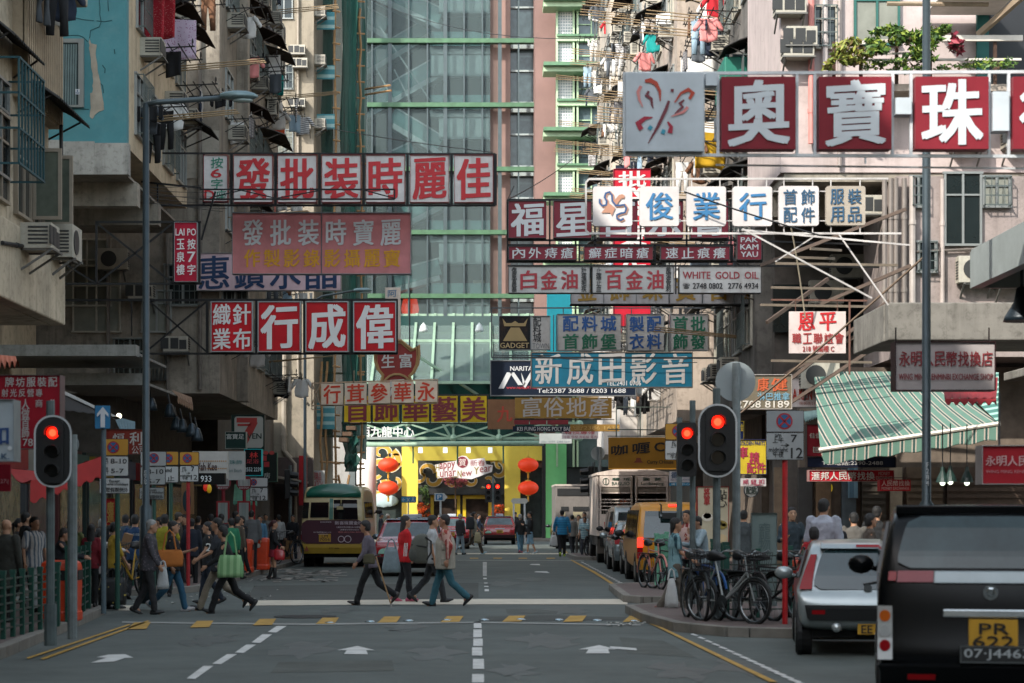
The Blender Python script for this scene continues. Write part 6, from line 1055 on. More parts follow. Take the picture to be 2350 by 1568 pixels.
# bicycles
TYRE = M('#141516', .8); CHR = M('#6d7274', .35, .9)
def bicycle(label, x, y, rz, fc, basket=0, r=.33, z=.126, lean=.0):
    o = local_thing('bicycle', label, 'bicycle', (x, y, z), rz, 'parked bicycles'); o.rotation_euler.y = lean; fm = M(fc, .35, .2, var=.15)
    for wy in (-.52, .52):
        q = B(); q.tube([(0, wy + r * math.cos(i * .2618), r + r * math.sin(i * .2618)) for i in range(24)], .022, 6, True); w_ = q.build('wheel', TYRE, o, smooth=True)
        q = B(); q.tube([(0, wy + (r - .03) * math.cos(i * .2618), r + (r - .03) * math.sin(i * .2618)) for i in range(24)], .009, 4, True)
        for i in range(12): q.tube([(.0, wy, r), (0, wy + (r - .03) * math.cos(i * .5236 + .1), r + (r - .03) * math.sin(i * .5236 + .1))], .0025, 3)
        q.tube([(-.04, wy, r), (.04, wy, r)], .022, 8); q.build('spokes', CHR, w_)
        q = B(); q.tube([(0, wy + (r + .035) * math.cos(R(a)), r + (r + .035) * math.sin(R(a))) for a in range(20, 191 if wy < 0 else 161, 15)], .02, 6); q.build('mudguard', STEEL if basket else fm, o)
    q = B(); bb = (0, -.08, .29); sd = (0, -.22, .78); hd = (0, .36, .74); hb = (0, .39, .62)
    for a, b_, w_ in ((bb, sd, .016), (bb, hb, .02), (sd, hd, .016) if not basket else (bb, (0, .37, .7), .018), (hd, (0, .52, r), .014), (hd, (0, .33, .92), .014), (sd, (0, -.52, r), .011), (bb, (0, -.52, r), .012), (sd, (0, -.25, .88), .013)): q.tube([a, b_], w_, 7)
    q.build('frame', fm, o); q = B(); q.tube([(.0, -.38, .9), (0, -.28, .93), (0, -.12, .91), (0, -.04, .9)], [.05, .085, .05, .022], 8); q.build('saddle', M('#101113', .5), o, smooth=True)
    q = B(); q.tube([(-.28, .2, 1.0), (-.22, .32, 1.0), (-.1, .35, .95), (0, .34, .93), (.1, .35, .95), (.22, .32, 1.0), (.28, .2, 1.0)], .012, 6); q.build('handlebar', CHR, o)
    q = B(); q.disc((.03, -.08, .29), .09, .01, 14, 'x') if 0 else q.prism([(-.08 + .09 * math.cos(i * .45), .29 + .09 * math.sin(i * .45)) for i in range(14)], .03, .04, 'x'); q.tube([(.04, -.08, .29), (.06, .02, .16), (.13, .02, .16)], .012, 5); q.tube([(-.04, -.08, .29), (-.06, -.18, .42), (-.13, -.18, .42)], .012, 5); q.build('crank', STEEL, o)
    q = B(); q.box(-.06, -.75, .7, .06, -.35, .715); q.tube([(.05, -.7, .7), (.05, -.52, .34)], .006, 4); q.tube([(-.05, -.7, .7), (-.05, -.52, .34)], .006, 4); q.build('rack', STEEL, o)
    if basket:
        q = B(); y0, y1, z0, z1 = .42, .7, .72, .98
        for i in range(8): a = -.17 + i * .34 / 7; q.tube([(a, y0, z1), (a * .8, y0 + .03, z0), (a * .8, y1 - .03, z0), (a, y1, z1)], .005, 4)
        for k in range(4): zz = z0 + (z1 - z0) * k / 3; s_ = .8 + .2 * k / 3; q.tube([(-.17 * s_, y0, zz), (.17 * s_, y0, zz), (.17 * s_, y1, zz), (-.17 * s_, y1, zz)], .005, 4, True)
        q.build('basket', M('#1a1b1d', .6), o)
    return o
bicycle('black bicycle with a big front basket next to the woman in plaid', X(1596, 28.8), 28.9, R(187), '#17191b', 1); bicycle('blue-framed bicycle between the basket bike and the silver one', X(1622, 28.9), 29.0, R(193), '#1f4f8a'); bicycle('silver folding bicycle leaning among the black ones', X(1672, 27.9), 28.0, R(218), '#8d9394', 1, .3); bicycle('dark bicycle in the middle of the row behind the silver one', X(1716, 28.0), 28.3, R(194), '#201a1c'); bicycle('black bicycle with a long low frame before the banner', X(1768, 28.2), 28.0, R(236), '#1b1d20'); bicycle('black bicycle closest to the silver hatchback', X(1818, 28), 27.9, R(203), '#14171a')
bicycle('pink bicycle with high curved handlebar in the sun by the pale railing', X(1498, 40.5), 40.6, R(195), '#b5766d'); bicycle('dark green bicycle beside the pink one', X(1530, 40.0), 40.2, R(205), '#203a30')
bicycle('yellow bicycle with a carton on its rack near the left crossing', X(292, 37), 37.3, R(165), '#a5801c', 1, z=.0 + .126); bicycle('black bicycle beside the man in a dark jacket near the minibus', X(656, 60), 60.2, R(150), '#17191b', 1); bicycle('black bicycle laden with cloth by the far right kerb', X(1356, 73), 72.8, R(160), '#17191b')
q = B(); q.box(X(272, 37), 37.1, 1.0, X(288, 37), 37.4, 1.28); o = q.build('carton', M('#8a6a4c', .8)); o.rotation_euler.y = .3; tag(o, 'brown carton tilted on the yellow bicycle', 'carton')
# ---------------------------------------------------------------- vehicles (rear at local y = 0, nose at +y)
CARG = M('#0e1416', .05, var=.2, spec=.35); RUB = M('#101112', .85); PLAS = M('#17191b', .6)
class Car:
    def __init__(s, name, label, cat, x, y, W, L, H, out, belt, tum, paint, rz=0, group=None, rnd_=.08):
        s.o = local_thing(name, label, cat, (x, y, 0), rz, group); s.W, s.L, s.H, s.out, s.belt, s.tum = W, L, H, out, belt, tum
        cy, cz = L / 2, (H + .3) / 2; q = B(); rings = []
        for sx, ins in ((-1, rnd_), (-.985, rnd_ * .45), (-.95, rnd_ * .12), (-.88, 0), (0, -.015), (.88, 0), (.95, rnd_ * .12), (.985, rnd_ * .45), (1, rnd_)):
            r = []
            for y, z in out:
                dy, dz = cy - y, cz - z; r.append((sx * s.w(z), y + max(-1, min(1, dy / .25)) * ins * min(1, abs(dy) / (L / 2)) ** .5, z + max(-1, min(1, dz / .25)) * ins))
            rings.append(r)
        q.loft(rings); s.body = q.build('body', paint, s.o, smooth=True); k = s.body.modifiers.new('s', 'SUBSURF'); k.levels = k.render_levels = 2
    def w(s, z): t = max(0, (z - s.belt) / (s.H - s.belt)); return s.W / 2 * (1 - s.tum * t ** 1.4) * (1 if z > .45 else .97)
    def yr(s, z):
        o = s.out; pr = o[0]
        for p in o[1:]:
            if p[1] <= pr[1] + 1e-6: break
            if pr[1] <= z <= p[1]: return pr[0] + (p[0] - pr[0]) * (z - pr[1]) / (p[1] - pr[1])
            pr = p
        return pr[0]
    def rear(s, b, s0, s1, z0, z1, out=.026, c0=None, c1=None, n=5, th=.03):   # panel hugging the tail; s = -1..1 across
        c0 = c0 if c0 is not None else s0; c1 = c1 if c1 is not None else s1; v = []
        for k in (out, out - th):
            for i in range(n + 1):
                t = i / n; z = z0 + (z1 - z0) * t; a = s0 + (c0 - s0) * t; e = s1 + (c1 - s1) * t
                if n >= 7: rk = (e - a) * .5 * .16 * max(0, 1 - math.sqrt(max(0, 1 - (abs(2 * t - 1)) ** 6))); a += rk; e -= rk
                v += [(a * s.w(z), s.yr(z) - k, z), (e * s.w(z), s.yr(z) - k, z)]
        m = 2 * (n + 1); f = [(2 * i, 2 * i + 1, 2 * i + 3, 2 * i + 2) for i in range(n)] + [(2 * i + a, 2 * i + 2 + a, m + 2 * i + 2 + a, m + 2 * i + a) for i in range(n) for a in (0, 1)] + [(0, 1, m + 1, m), (2 * n, 2 * n + 1, m + 2 * n + 1, m + 2 * n)]
        b.add(v, f); return b
    def part(s, name, m, *panels, parent=None, **k):
        b = B()
        for p in panels: s.rear(b, *p[:4], **(p[4] if len(p) > 4 else {}))
        return b.build(name, m, parent or s.o, **k)
    def text(s, st, s0, s1, z0, z1, m, parent=None, out=.04, bold=.03):
        b = B(); zc = (z0 + z1) / 2; w_ = s.w(zc); b.text(st, s0 * w_, z0, s1 * w_, z1, 0, bold)
        b.v = [(p[0], s.yr(p[2]) - out + p[1], p[2]) for p in b.v]; return b.build('lettering', m, parent or s.o)
    def sidewin(s, ys, m=CARG, names='side_window'):
        for sd in (-1, 1):
            for y0, y1, y2, y3, z0, z1 in ys:   # bottom y0..y1, top y2..y3
                b = B(); v = []
                for k in (.006, -.02):
                    for y, z in ((y0, z0), (y1, z0), (y3, z1), (y2, z1)): v.append((sd * (s.w(z) + k), y, z))
                b.add(v, [(0, 1, 2, 3), (4, 5, 6, 7), (0, 1, 5, 4), (1, 2, 6, 5), (2, 3, 7, 6), (3, 0, 4, 7)]); b.build(names, m, s.o)
    def wheels(s, ys, r=.31, wd=.2, ins=.02):
        for y in ys:
            for sd in (-1, 1):
                x1 = sd * (s.W / 2 - ins); x0 = x1 - sd * wd; b = B(); b.tube([(x0, y, r), (x0 + sd * .02, y, r), (x1 - sd * .02, y, r), (x1, y, r)], [r * .9, r, r, r * .9], 22); wh = b.build('wheel', RUB, s.o, smooth=False)
                b = B(); b.tube([(x1 - sd * .01, y, r), (x1 + sd * .006, y, r)], [r * .66, r * .6], 18); b.build('rim', M('#8b8f91', .35, .8), wh)
                b = B(); b.prism([(y + (r + .06) * math.cos(i * .2618), r + .02 + (r + .06) * math.sin(i * .2618)) for i in range(24)], x1 - sd * .07, x1 + sd * (ins - .0 - .02) - sd * .0, 'x'); b.build('wheel_arch', PLAS, s.o)
    def under(s, z=.22): b = B(); b.box(-s.W / 2 + .12, .25, z, s.W / 2 - .12, s.L - .3, z + .25); b.build('underbody', M('#0c0d0e', .9), s.o); 
    def plate(s, st, c, z, m='#b98d22', wd=.3, h=.13, lines=1):
        w_ = s.w(z); b = B(); y = s.yr(z) - .03; b.box(c * w_ - wd / 2, y - .012, z - h / 2, c * w_ + wd / 2, y + .03, z + h / 2); p = b.build('number_plate', M(m, .5), s.o); b = B(); b.text(st, c * w_ - wd * .42, z - h * .38, c * w_ + wd * .42, z + h * .38, y - .018, .03); b.build('lettering', M('#17140e', .5), p)
    def mirror(s, y, z, m=PLAS):
        for sd in (-1, 1): b = B(); b.ell((sd * (s.w(z) + .14), y, z), (.12, .07, .085), 10, 6); b.tube([(sd * s.w(z) * .97, y + .02, z - .05), (sd * (s.w(z) + .08), y, z - .02)], .025, 6); b.build('wing_mirror', m, s.o, smooth=True)
LR = M('#8e0f16', .2, spec=.25, var=.05); LRL = M('#d8241a', .2, emit=1.6); LAMB = M('#b5591a', .2, spec=.3); LCL = M('#a9adad', .15, coat=.5)
# minibus
BC = M('#b5a578', .4, coat=.4); BG = M('#17604f', .35, coat=.4, var=.1); BM = M('#3d1426', .35, coat=.4, var=.1)
c = Car('minibus', 'green-roofed cream and maroon minibus stopped at the left kerb', 'minibus', X(764, 61), 61, 1.98, 6.2, 2.5, [(.12, .42), (.06, .6), (.05, 1.45), (.12, 1.9), (.22, 2.2), (.5, 2.42), (1.0, 2.5), (5.2, 2.5), (5.9, 2.3), (6.15, 1.3), (6.2, .45)], 1.0, .1, BC, rnd_=.1)
c.part('maroon_panel', BM, (-.97, .97, .72, 1.44, dict(n=8, out=.034, th=.05)), parent=c.body); c.part('bumper', M('#a5872c', .4, coat=.3), (-1.0, 1.0, .42, .71, dict(out=.06, th=.1)))
q = B(); rings = [[(a * 1.0, y, z) for a, z in ((-.86, 2.14), (-.84, 2.3), (-.72, 2.46), (-.4, 2.55), (0, 2.58), (.4, 2.55), (.72, 2.46), (.84, 2.3), (.86, 2.14))] for y in (.2, .5, 1., 5.2, 5.8)]
rings[0] = [(x * .96, .17, z if z < 2.3 else 2.28) for x, y, z in rings[0]]; rings[1] = [(x, .34, z - .03) for x, y, z in rings[1]]; q.loft(rings); q.build('roof', BG, c.o, smooth=True)
c.part('rear_window', CARG, (-.72, -.14, 1.52, 1.98)); c.part('rear_window', CARG, (.02, .78, 1.46, 2.06)); c.part('rear_window', CARG, (-.97, -.78, 1.5, 1.98))
c.part('window_trim', BG, (-.12, .0, 1.46, 2.1)); c.part('tail_light', LCL, (-.98, -.66, 1.0, 1.1)); c.part('tail_light', LR, (-.98, -.66, .84, .99)); c.part('tail_light', LCL, (.62, .96, 1.03, 1.15)); c.part('tail_light', LR, (.62, .96, .86, 1.02))
wm = M('#b9adb5', .5)
for st, a, b_, z0, z1, m in (('新喜珠寶金行', .06, .92, 1.3, 1.41, wm), ('九龍深水埗北河街100-102號地舖', .1, .9, 1.2, 1.25, wm), ('(港鐵深水埗站A2出口)', .22, .8, 1.12, 1.17, wm), ('電話:(852)2386 8554', .16, .86, 1.04, 1.1, M('#b56a6a', .5)), ('客戶服務熱線:8203 6118', -.6, -.06, 1.05, 1.09, wm), ('www.hkja.hk', -.46, -.15, .99, 1.03, wm), ('香港珠寶聯盟', -.4, -.05, 1.36, 1.4, wm)): c.text(st, a, b_, z0, z1, m, c.body)
q = B()
for cx, rr_ in ((.25, .09), (.45, .1)): q.tube([(cx + rr_ * math.cos(i * .39), c.yr(.86) - .03, .86 + rr_ * math.sin(i * .39)) for i in range(16)], .014, 5, True)
q.tube([(-.52 + .07 * math.cos(i * .39), c.yr(1.35) - .02, 1.35 + .07 * math.sin(i * .39)) for i in range(16)], .01, 5, True); q.build('ring_emblem', wm, c.body)
c.plate('LM\n7056', -.25, .9, wd=.36, h=.24); c.text('2751 6666', -.12, .2, .56, .61, M('#4a2f1c', .5), out=.09)
q = B(); q.disc((-.75, c.yr(1.3) - .02, 1.3), .1, .01); q.build('emblem', M('#14503f', .5), c.o)
q = B(); q.prism([(-.87, .5), (-.73, .5), (-.8, .66)], -.03, -.02); q.build('warning_triangle', M('#7d3a1c', .5), c.o)
q = B(); q.tube([(.2, .08, 1.84), (.26, -.14, 1.98), (.26, -.14, 2.1)], .02, 6); q.box(.13, -.2, 1.76, .32, -.1, 1.86); q.build('rear_mirror', M('#a5986f', .4), c.o)
c.sidewin([(.4, 1.3, .45, 1.3, 1.5, 2.0), (1.4, 2.4, 1.4, 2.4, 1.5, 2.0), (2.5, 3.5, 2.5, 3.5, 1.5, 2.0), (3.6, 4.6, 3.6, 4.6, 1.5, 2.0)]); c.wheels((1.3, 4.9), .38, .3); c.under(.3); c.mirror(5.9, 1.7)
# taxis
SIL = M('#5f6a72', .25, .7, coat=.3)
def taxi(label, u, d, plate):
    c = Car('taxi', label, 'taxi', X(u, d), d, 1.7, 4.6, 1.5, [(.1, .3), (.02, .5), (.04, .78), (.1, .93), (.75, .98), (1.2, 1.36), (1.5, 1.46), (2.2, 1.5), (2.9, 1.42), (3.5, 1.0), (4.5, .82), (4.6, .35)], .9, .2, M('#8e1420', .25, coat=.8, var=.05), group='red taxis')
    q = B(); q.box(-.62, 1.45, 1.465, .62, 2.9, 1.5); q.build('roof', SIL, c.o, bevel=.02)
    b = B(); v = [(-.7, .72, 1.0), (.7, .72, 1.0), (.58, 1.2, 1.38), (-.58, 1.2, 1.38)]; b.add([(x, y - .03, z + .02) for x, y, z in v] + [(x, y + .02, z - .02) for x, y, z in v], [(0, 1, 2, 3), (4, 5, 6, 7), (0, 1, 5, 4), (1, 2, 6, 5), (2, 3, 7, 6), (3, 0, 4, 7)]); b.build('rear_window', M('#39474a', .06, var=.5, scale=3., coat=.5), c.o)
    c.part('bumper', M('#2a1216', .5), (-1, 1, .34, .52, dict(out=.05, th=.1))); c.part('tail_light', LR, (-.97, -.62, .62, .8)); c.part('tail_light', LR, (.62, .97, .62, .8)); c.part('trim', CHR, (-.3, .3, .83, .87)); c.plate(plate, 0, .69, wd=.34, h=.16)
    q = B(); q.prism([(-.6 + .16 * math.cos(R(a)), .6 + .14 * math.sin(R(a))) for a in range(0, 181, 20)], -.02, -.012); q.build('badge', M('#8fb5a5', .5), c.o)
    q = B(); q.box(-.2, 2.0, 1.5, .2, 2.2, 1.62); q.build('roof_light', M('#b5bdc9', .4), c.o, bevel=.02); c.sidewin([(1.1, 2.2, 1.45, 2.2, 1.0, 1.38), (2.3, 3.3, 2.3, 2.85, 1.0, 1.38)]); c.wheels((.9, 3.6), .3, .18); c.under(); c.mirror(3.3, 1.0, SIL)
taxi('red taxi behind the pedestrians on the near crossing', 935, 52, 'KB\n4172'); taxi('red taxi with a silver roof further along in the same lane', 950, 66, 'HV 2093'); taxi('red taxi waiting beyond the far crossing in mid road', 1147, 105, 'LB 5520'); taxi('red taxi seen between the vest man and the man in grey', 1035, 92, 'JP 8813')
# white truck
WT_ = M('#d8cabf', .6, var=.12, scale=2.5, streak=.45, streakc='#5a3a28')
o = local_thing('truck', 'white slatted landscaping truck parked on the right', 'truck', (X(1368, 66) + 1.24, 66, 0)); pb_ = lambda q, n, m, par=None, **k: q.build(n, m, par or o, **k)
W2 = 1.21
q = B(); q.box(-W2, .03, .9, W2, 4.6, 1.0); q.box(-W2, .03, 1.0, -W2 + .05, 4.6, 2.95); q.box(W2 - .05, .03, 1.0, W2, 4.6, 2.95); q.box(-W2, 4.55, 1.0, W2, 4.6, 2.95); pb_(q, 'cargo_body', WT_)
q = B(); q.loft([[(x, y, z) for x, z in ((-W2 - .03, 2.9), (-W2 - .03, 2.98), (-.6, 3.1), (0, 3.14), (.6, 3.1), (W2 + .03, 2.98), (W2 + .03, 2.9))] for y in (-.02, 4.65)]); pb_(q, 'roof', WT_)
for sd in (-1, 1):
    x0, x1 = (-W2 + .08, -.04) if sd < 0 else (.04, W2 - .08); q = B(); q.box(x0, -.04, 2.52, x1, .02, 2.88); q.box(x0, -.04, .95, x1, .02, 1.62)
    for a in (x0, x1 - .06): q.box(a, -.04, 1.62, a + .06, .02, 2.52)
    for z in (2.3, 2.08, 1.98, 1.86, 1.74): q.box(x0 + .06, -.03, z, x1 - .06, .01, z + .035)
    dr = pb_(q, 'rear_door', WT_); q = B()
    for i in range(22): a = x0 + .08 + i * (x1 - x0 - .16) / 21; q.box(a - .006, -.02, 2.34, a + .006, .0, 2.52)
    for k in range(5): q.box(x0 + .06, -.021, 2.345 + k * .04, x1 - .06, -.001, 2.357 + k * .04)
    for i in range(18): a = x0 + .08 + i * (x1 - x0 - .16) / 17; q.box(a - .005, -.02, 1.63, a + .005, .0, 1.74)
    pb_(q, 'mesh', M('#a59a8d', .6), dr); q = B(); q.tube([(x0 + (.0 if sd < 0 else x1 - x0) + (1.04 if sd < 0 else -1.04), -.07, 1.0), (x0 + (.0 if sd < 0 else x1 - x0) + (1.04 if sd < 0 else -1.04), -.07, 2.85)], .022, 6); pb_(q, 'lock_rod', M('#b9a99a', .5, .3), dr)
    q = B()
    if sd < 0: q.text('碧 瑤', -.72, 2.72, -.1, 2.82, -.046, .02); q.text('BAGUIO', -.72, 2.57, -.14, 2.68, -.046, .03); q.tube([(-.92 + .1 * math.cos(i * .39), -.048, 2.69 + .11 * math.sin(i * .39)) for i in range(16)], .011, 4, True); q.box(-.935, -.05, 2.6, -.905, -.042, 2.78)
    else: q.text('園  藝', .3, 2.72, .9, 2.82, -.046, .02); q.text('Landscaping', .24, 2.55, .98, 2.68, -.046, .02)
    pb_(q, 'lettering', M('#1f4a3d', .5), dr)
    q = B(); q.box(x0 + (.15 if sd < 0 else .6), -.05, 1.2, x0 + (.65 if sd < 0 else 1.05), -.043, 1.36); q.mat(1)
    for k in range(3): a = x0 + (.18 if sd < 0 else .63) + k * .15; q.add([(a, -.052, 1.2), (a + .08, -.052, 1.2), (a + .14, -.052, 1.36), (a + .06, -.052, 1.36)], [(0, 1, 2, 3)])
    pb_(q, 'hazard_plate', [M('#c22a1c', .4), M('#c9a02a', .4)], dr); q = B(); q.box(sd * .7 - .22, -.05, .78, sd * .7 + .22, .02, .92); q.mat(1).box(sd * .7 - .2, -.06, .8, sd * .7 - .06, -.049, .9); q.mat(2).box(sd * .7 - .05, -.06, .8, sd * .7 + .08, -.049, .9); pb_(q, 'tail_light', [M('#8d8378', .5), LAMB, LR])
    for y in (1.1, 5.4):
        q = B(); q.tube([(sd * (W2 - .42), y, .4), (sd * (W2 - .4), y, .4), (sd * (W2 - .08), y, .4), (sd * (W2 - .06), y, .4)], [.36, .4, .4, .36], 20); wh = pb_(q, 'wheel', RUB); q = B(); q.disc((sd * (W2 - .06), y, .4), .2, .02 * sd, 16, 'x'); pb_(q, 'rim', M('#8d8b86', .5, .4), wh)
    q = B(); q.box(sd * W2 * .98, .1, .62, sd * (W2 - .03), 1.9, .9); q.box(sd * W2 - sd * .02, .15, .32, sd * (W2 - .5), .18, .8); pb_(q, 'mudguard', M('#4a443d', .7))
q = B(); q.box(-W2 + .1, .1, .55, W2 - .1, 6.2, .88); pb_(q, 'chassis', M('#1b1a19', .8)); q = B(); q.loft([[(x, y, z) for x, z in ((-1.0, .6), (-1.02, 1.4), (-.9, 2.2), (.9, 2.2), (1.02, 1.4), (1.0, .6))] for y in (4.75, 6.3)]); pb_(q, 'cab', M('#b9b5ae', .4), bevel=.05)
q = B(); q.lathe((-.1, 1.2, 3.12), [(.1, 0), (.1, .06), (.08, .07), (.08, .22), (.05, .26)], 12); pb_(q, 'beacon', M('#c2641a', .3, emit=.4))
q = B(); q.box(-1.0, .6, 1.02, 1.0, 4.4, 1.75); q.mat(1); foliage(q, (-.4, .4, 1.95), (.5, .2, .18), 160, random.Random(5), .07); pb_(q, 'load', [M('#14110f', .9), M('#a34a1c', .8), M('#3a3a2a', .8)])
# grey lorry
o = local_thing('truck', 'grey panelled lorry parked far up the right side', 'truck', (X(1330, 92), 92, 0)); q = B(); q.box(-1.1, 0, .8, 1.1, 5, 2.9); q.build('cargo_body', M('#6f6a66', .6, var=.15, streak=.3), o, bevel=.03); q = B(); q.box(-1.02, -.03, 2.45, 1.02, -.002, 2.78); q.box(-.85, -.03, 1.75, -.5, -.002, 1.95); q.box(-.3, -.03, 1.75, 1.0, -.002, 1.95); q.build('opening', M('#181a1c', .8), o); q = B(); q.box(-1.12, -.02, 2.9, 1.12, 5, 2.98); q.build('roof', M('#b5aaa0', .6), o); q = B(); q.box(-.85, -.035, 1.5, -.65, -.002, 1.68); q.box(-.3, -.035, 1.45, .2, -.002, 1.7); q.build('notice', M('#b5aa8a', .6), o)
for sd in (-1, 1):
    for y in (1, 5.5): q = B(); q.tube([(sd * .7, y, .4), (sd * 1.05, y, .4)], .4, 18); q.build('wheel', RUB, o)
q = B(); q.box(-1, .1, .5, 1, 6.3, .8); q.build('chassis', M('#1b1a19', .8), o); q = B(); q.box(-1, 5.1, .8, 1, 6.6, 2.3); q.build('cab', M('#8d8d8a', .4), o, bevel=.08)
# vans and cars on the right
def van(label, u0, d, W, H, paint, lit=False, plate='KC 3921', L=4.9):
    c = Car('van', label, 'van', X(u0, d) + W / 2, d, W, L, H, [(.1, .32), (.03, .55), (.02, 1.1), (.14, 1.65), (.24, H - .12), (.5, H), (3.6, H), (4.4, 1.15), (4.8, .95), (4.9, .4)], .95, .12, paint, group='parked vans')
    c.part('rear_window', M('#1d2a2b', .05, var=.5, scale=2.5, coat=.5), (-.82, .82, 1.08, H - .22)); c.part('tail_light', LRL if lit else LR, (-.985, -.83, .86, 1.08)); c.part('tail_light', LR, (-.985, -.83, .6, .85)); c.part('tail_light', LRL if lit else LR, (.83, .985, .86, 1.08)); c.part('tail_light', LR, (.83, .985, .6, .85))
    c.part('bumper', paint, (-1, 1, .34, .56, dict(out=.07, th=.1))); c.plate(plate, .1, .75, wd=.4, h=.14); c.part('brake_light', LRL, (-.12, .12, H - .11, H - .06)); c.sidewin([(.4, 1.5, .45, 1.5, 1.05, H - .2), (1.6, 2.7, 1.6, 2.7, 1.05, H - .2), (2.8, 4.1, 2.8, 3.7, 1.05, H - .2)]); c.wheels((.85, 3.8), .32, .2); c.under(); c.mirror(4.0, 1.15)
    q = B(); q.tube([(-.3, .2, H - .06), (-.3, -.1, H - .08), (-.3, -.1, H - .3)], .02, 6); q.box(-.28, -.16, H - .4, .06, -.08, H - .26); q.build('rear_mirror', PLAS, c.o, bevel=.02); return c
van('mustard yellow van with lit brake lights on the right', 1461, 46.5, 1.72, 1.92, M('#b57a06', .35, coat=.2, var=.06), True, 'LH 3305')
van('silver van parked just behind the white truck', 1404, 61, 1.72, 1.9, M('#8d9698', .3, .5, coat=.5, var=.06), False, 'JT 6640', 4.4)
def sedan(label, u0, d, W, H, paint, hatch=0, plate='MA 771'):
    out = [(.12, .3), (.03, .5), (.0, .75), (.08, .98), (.55, 1.04), (1.1, H - .08), (1.5, H), (2.4, H - .02), (3.2, 1.0), (4.2, .78), (4.3, .35)] if not hatch else [(.12, .3), (.03, .5), (.0, .8), (.1, 1.0), (.5, H - .1), (.9, H), (2.2, H), (3., 1.02), (3.8, .8), (3.9, .35)]
    c = Car('parked_car', label, 'car', X(u0, d) + W / 2, d, W, out[-1][0], H, out, .9, .22, paint, group='parked cars'); z0, z1 = (1.06, H - .12)
    b = B(); y0, y1 = (c.yr(z0), c.yr(z1)); c.rear(b, -.8, .8, z0, z1, .02, -.76, .76); b.build('rear_window', M('#2a3a3e', .05, var=.4, scale=2., coat=.5), c.o); c.part('tail_light', LR, (-.98, -.6, .78, .97)); c.part('tail_light', LR, (.6, .98, .78, .97)); c.part('bumper', paint, (-1, 1, .32, .6, dict(out=.06, th=.1))); c.plate(plate, 0, .7); c.sidewin([(.9, 1.9, 1.2, 1.9, 1.0, H - .12), (2., 2.9, 2., 2.5, 1.0, H - .12)]); c.wheels((.8, 3.3 if not hatch else 3.0), .31, .2); c.under(); c.mirror(2.9, 1.0, paint)
    b = B(); c.rear(b, -.5, .5, .4, .48, .075); b.build('trim', CHR, c.o); return c
sedan('silver saloon car parked nose to tail behind the dark hatchback', 1409, 56, 1.8, 1.45, M('#98a3a6', .25, .6, coat=.6, var=.05)); sedan('dark charcoal hatchback squeezed before the yellow van', 1441, 51.5, 1.75, 1.5, M('#26282b', .25, .4, coat=.6, var=.05), 1, 'NB 405')
sedan('dark car beyond the group of people at the far kerb', 1268, 99, 1.75, 1.48, M('#1f2226', .25, .4, coat=.6), 0, 'KR 118')
# near silver hatchback
SM = M('#9aa3a5', .3, .45, coat=.5, var=.05); c = Car('parked_car', 'silver hatchback with tall red tail lights waiting behind the black people carrier', 'car', 4.42, 22.9, 1.63, 3.5, 1.42, [(.14, .26), (.05, .4), (.0, .62), (.05, .74), (.12, .8), (.22, 1.0), (.4, 1.28), (.55, 1.38), (.9, 1.42), (2.0, 1.4), (2.8, .98), (3.35, .75), (3.5, .32)], .78, .2, SM, rz=R(-8), rnd_=.2)
c.part('rear_window', M('#22363a', .04, var=.35, scale=1.5, coat=.6), (-.78, .78, .82, 1.31, dict(n=9, c0=-.72, c1=.72))); c.part('tail_light', LR, (-.96, -.78, .82, 1.24, dict(c0=-.9, c1=-.8, n=6))); c.part('tail_light', LAMB, (-.94, -.82, .86, .98, dict(out=.02))); c.part('tail_light', LR, (.78, .96, .82, 1.24, dict(c0=.8, c1=.9, n=6))); c.part('tail_light', LAMB, (.82, .94, .86, .98, dict(out=.02)))
c.part('spoiler', SM, (-.78, .78, 1.31, 1.4, dict(out=.1, th=.16)), bevel=.02); c.part('brake_light', LR, (-.18, .24, 1.33, 1.36, dict(out=.112, th=.02))); c.part('bumper_insert', PLAS, (-.84, .84, .44, .63, dict(out=.03, c0=-.88, c1=.88))); c.part('reflector', LR, (-.78, -.6, .52, .57, dict(out=.036))); c.part('reflector', LR, (.6, .78, .52, .57, dict(out=.036))); c.plate('EE 1906', .18, .34, wd=.52, h=.13)
c.o.scale.z = .945; q = B(); q.ell((-.36, -.02, .36), .06, 12, 8); q.build('bumper_lamp', M('#b9c0c2', .2, .6), c.o, smooth=True); q = B(); q.tube([(-.05, c.yr(.9) - .04, .88), (.3, c.yr(.95) - .05, .95), (.6, c.yr(.9) - .04, .87)], .014, 6); q.build('wiper', PLAS, c.o); q = B(); q.disc((0, c.yr(.82) - .05, .84), .045, .03); q.build('emblem', CHR, c.o)
c.sidewin([(.75, 1.5, .9, 1.5, .95, 1.28), (1.6, 2.6, 1.6, 2.2, .92, 1.3)]); c.wheels((.5, 2.85), .28, .19, -.0); c.under(); c.mirror(2.5, .95, SM)
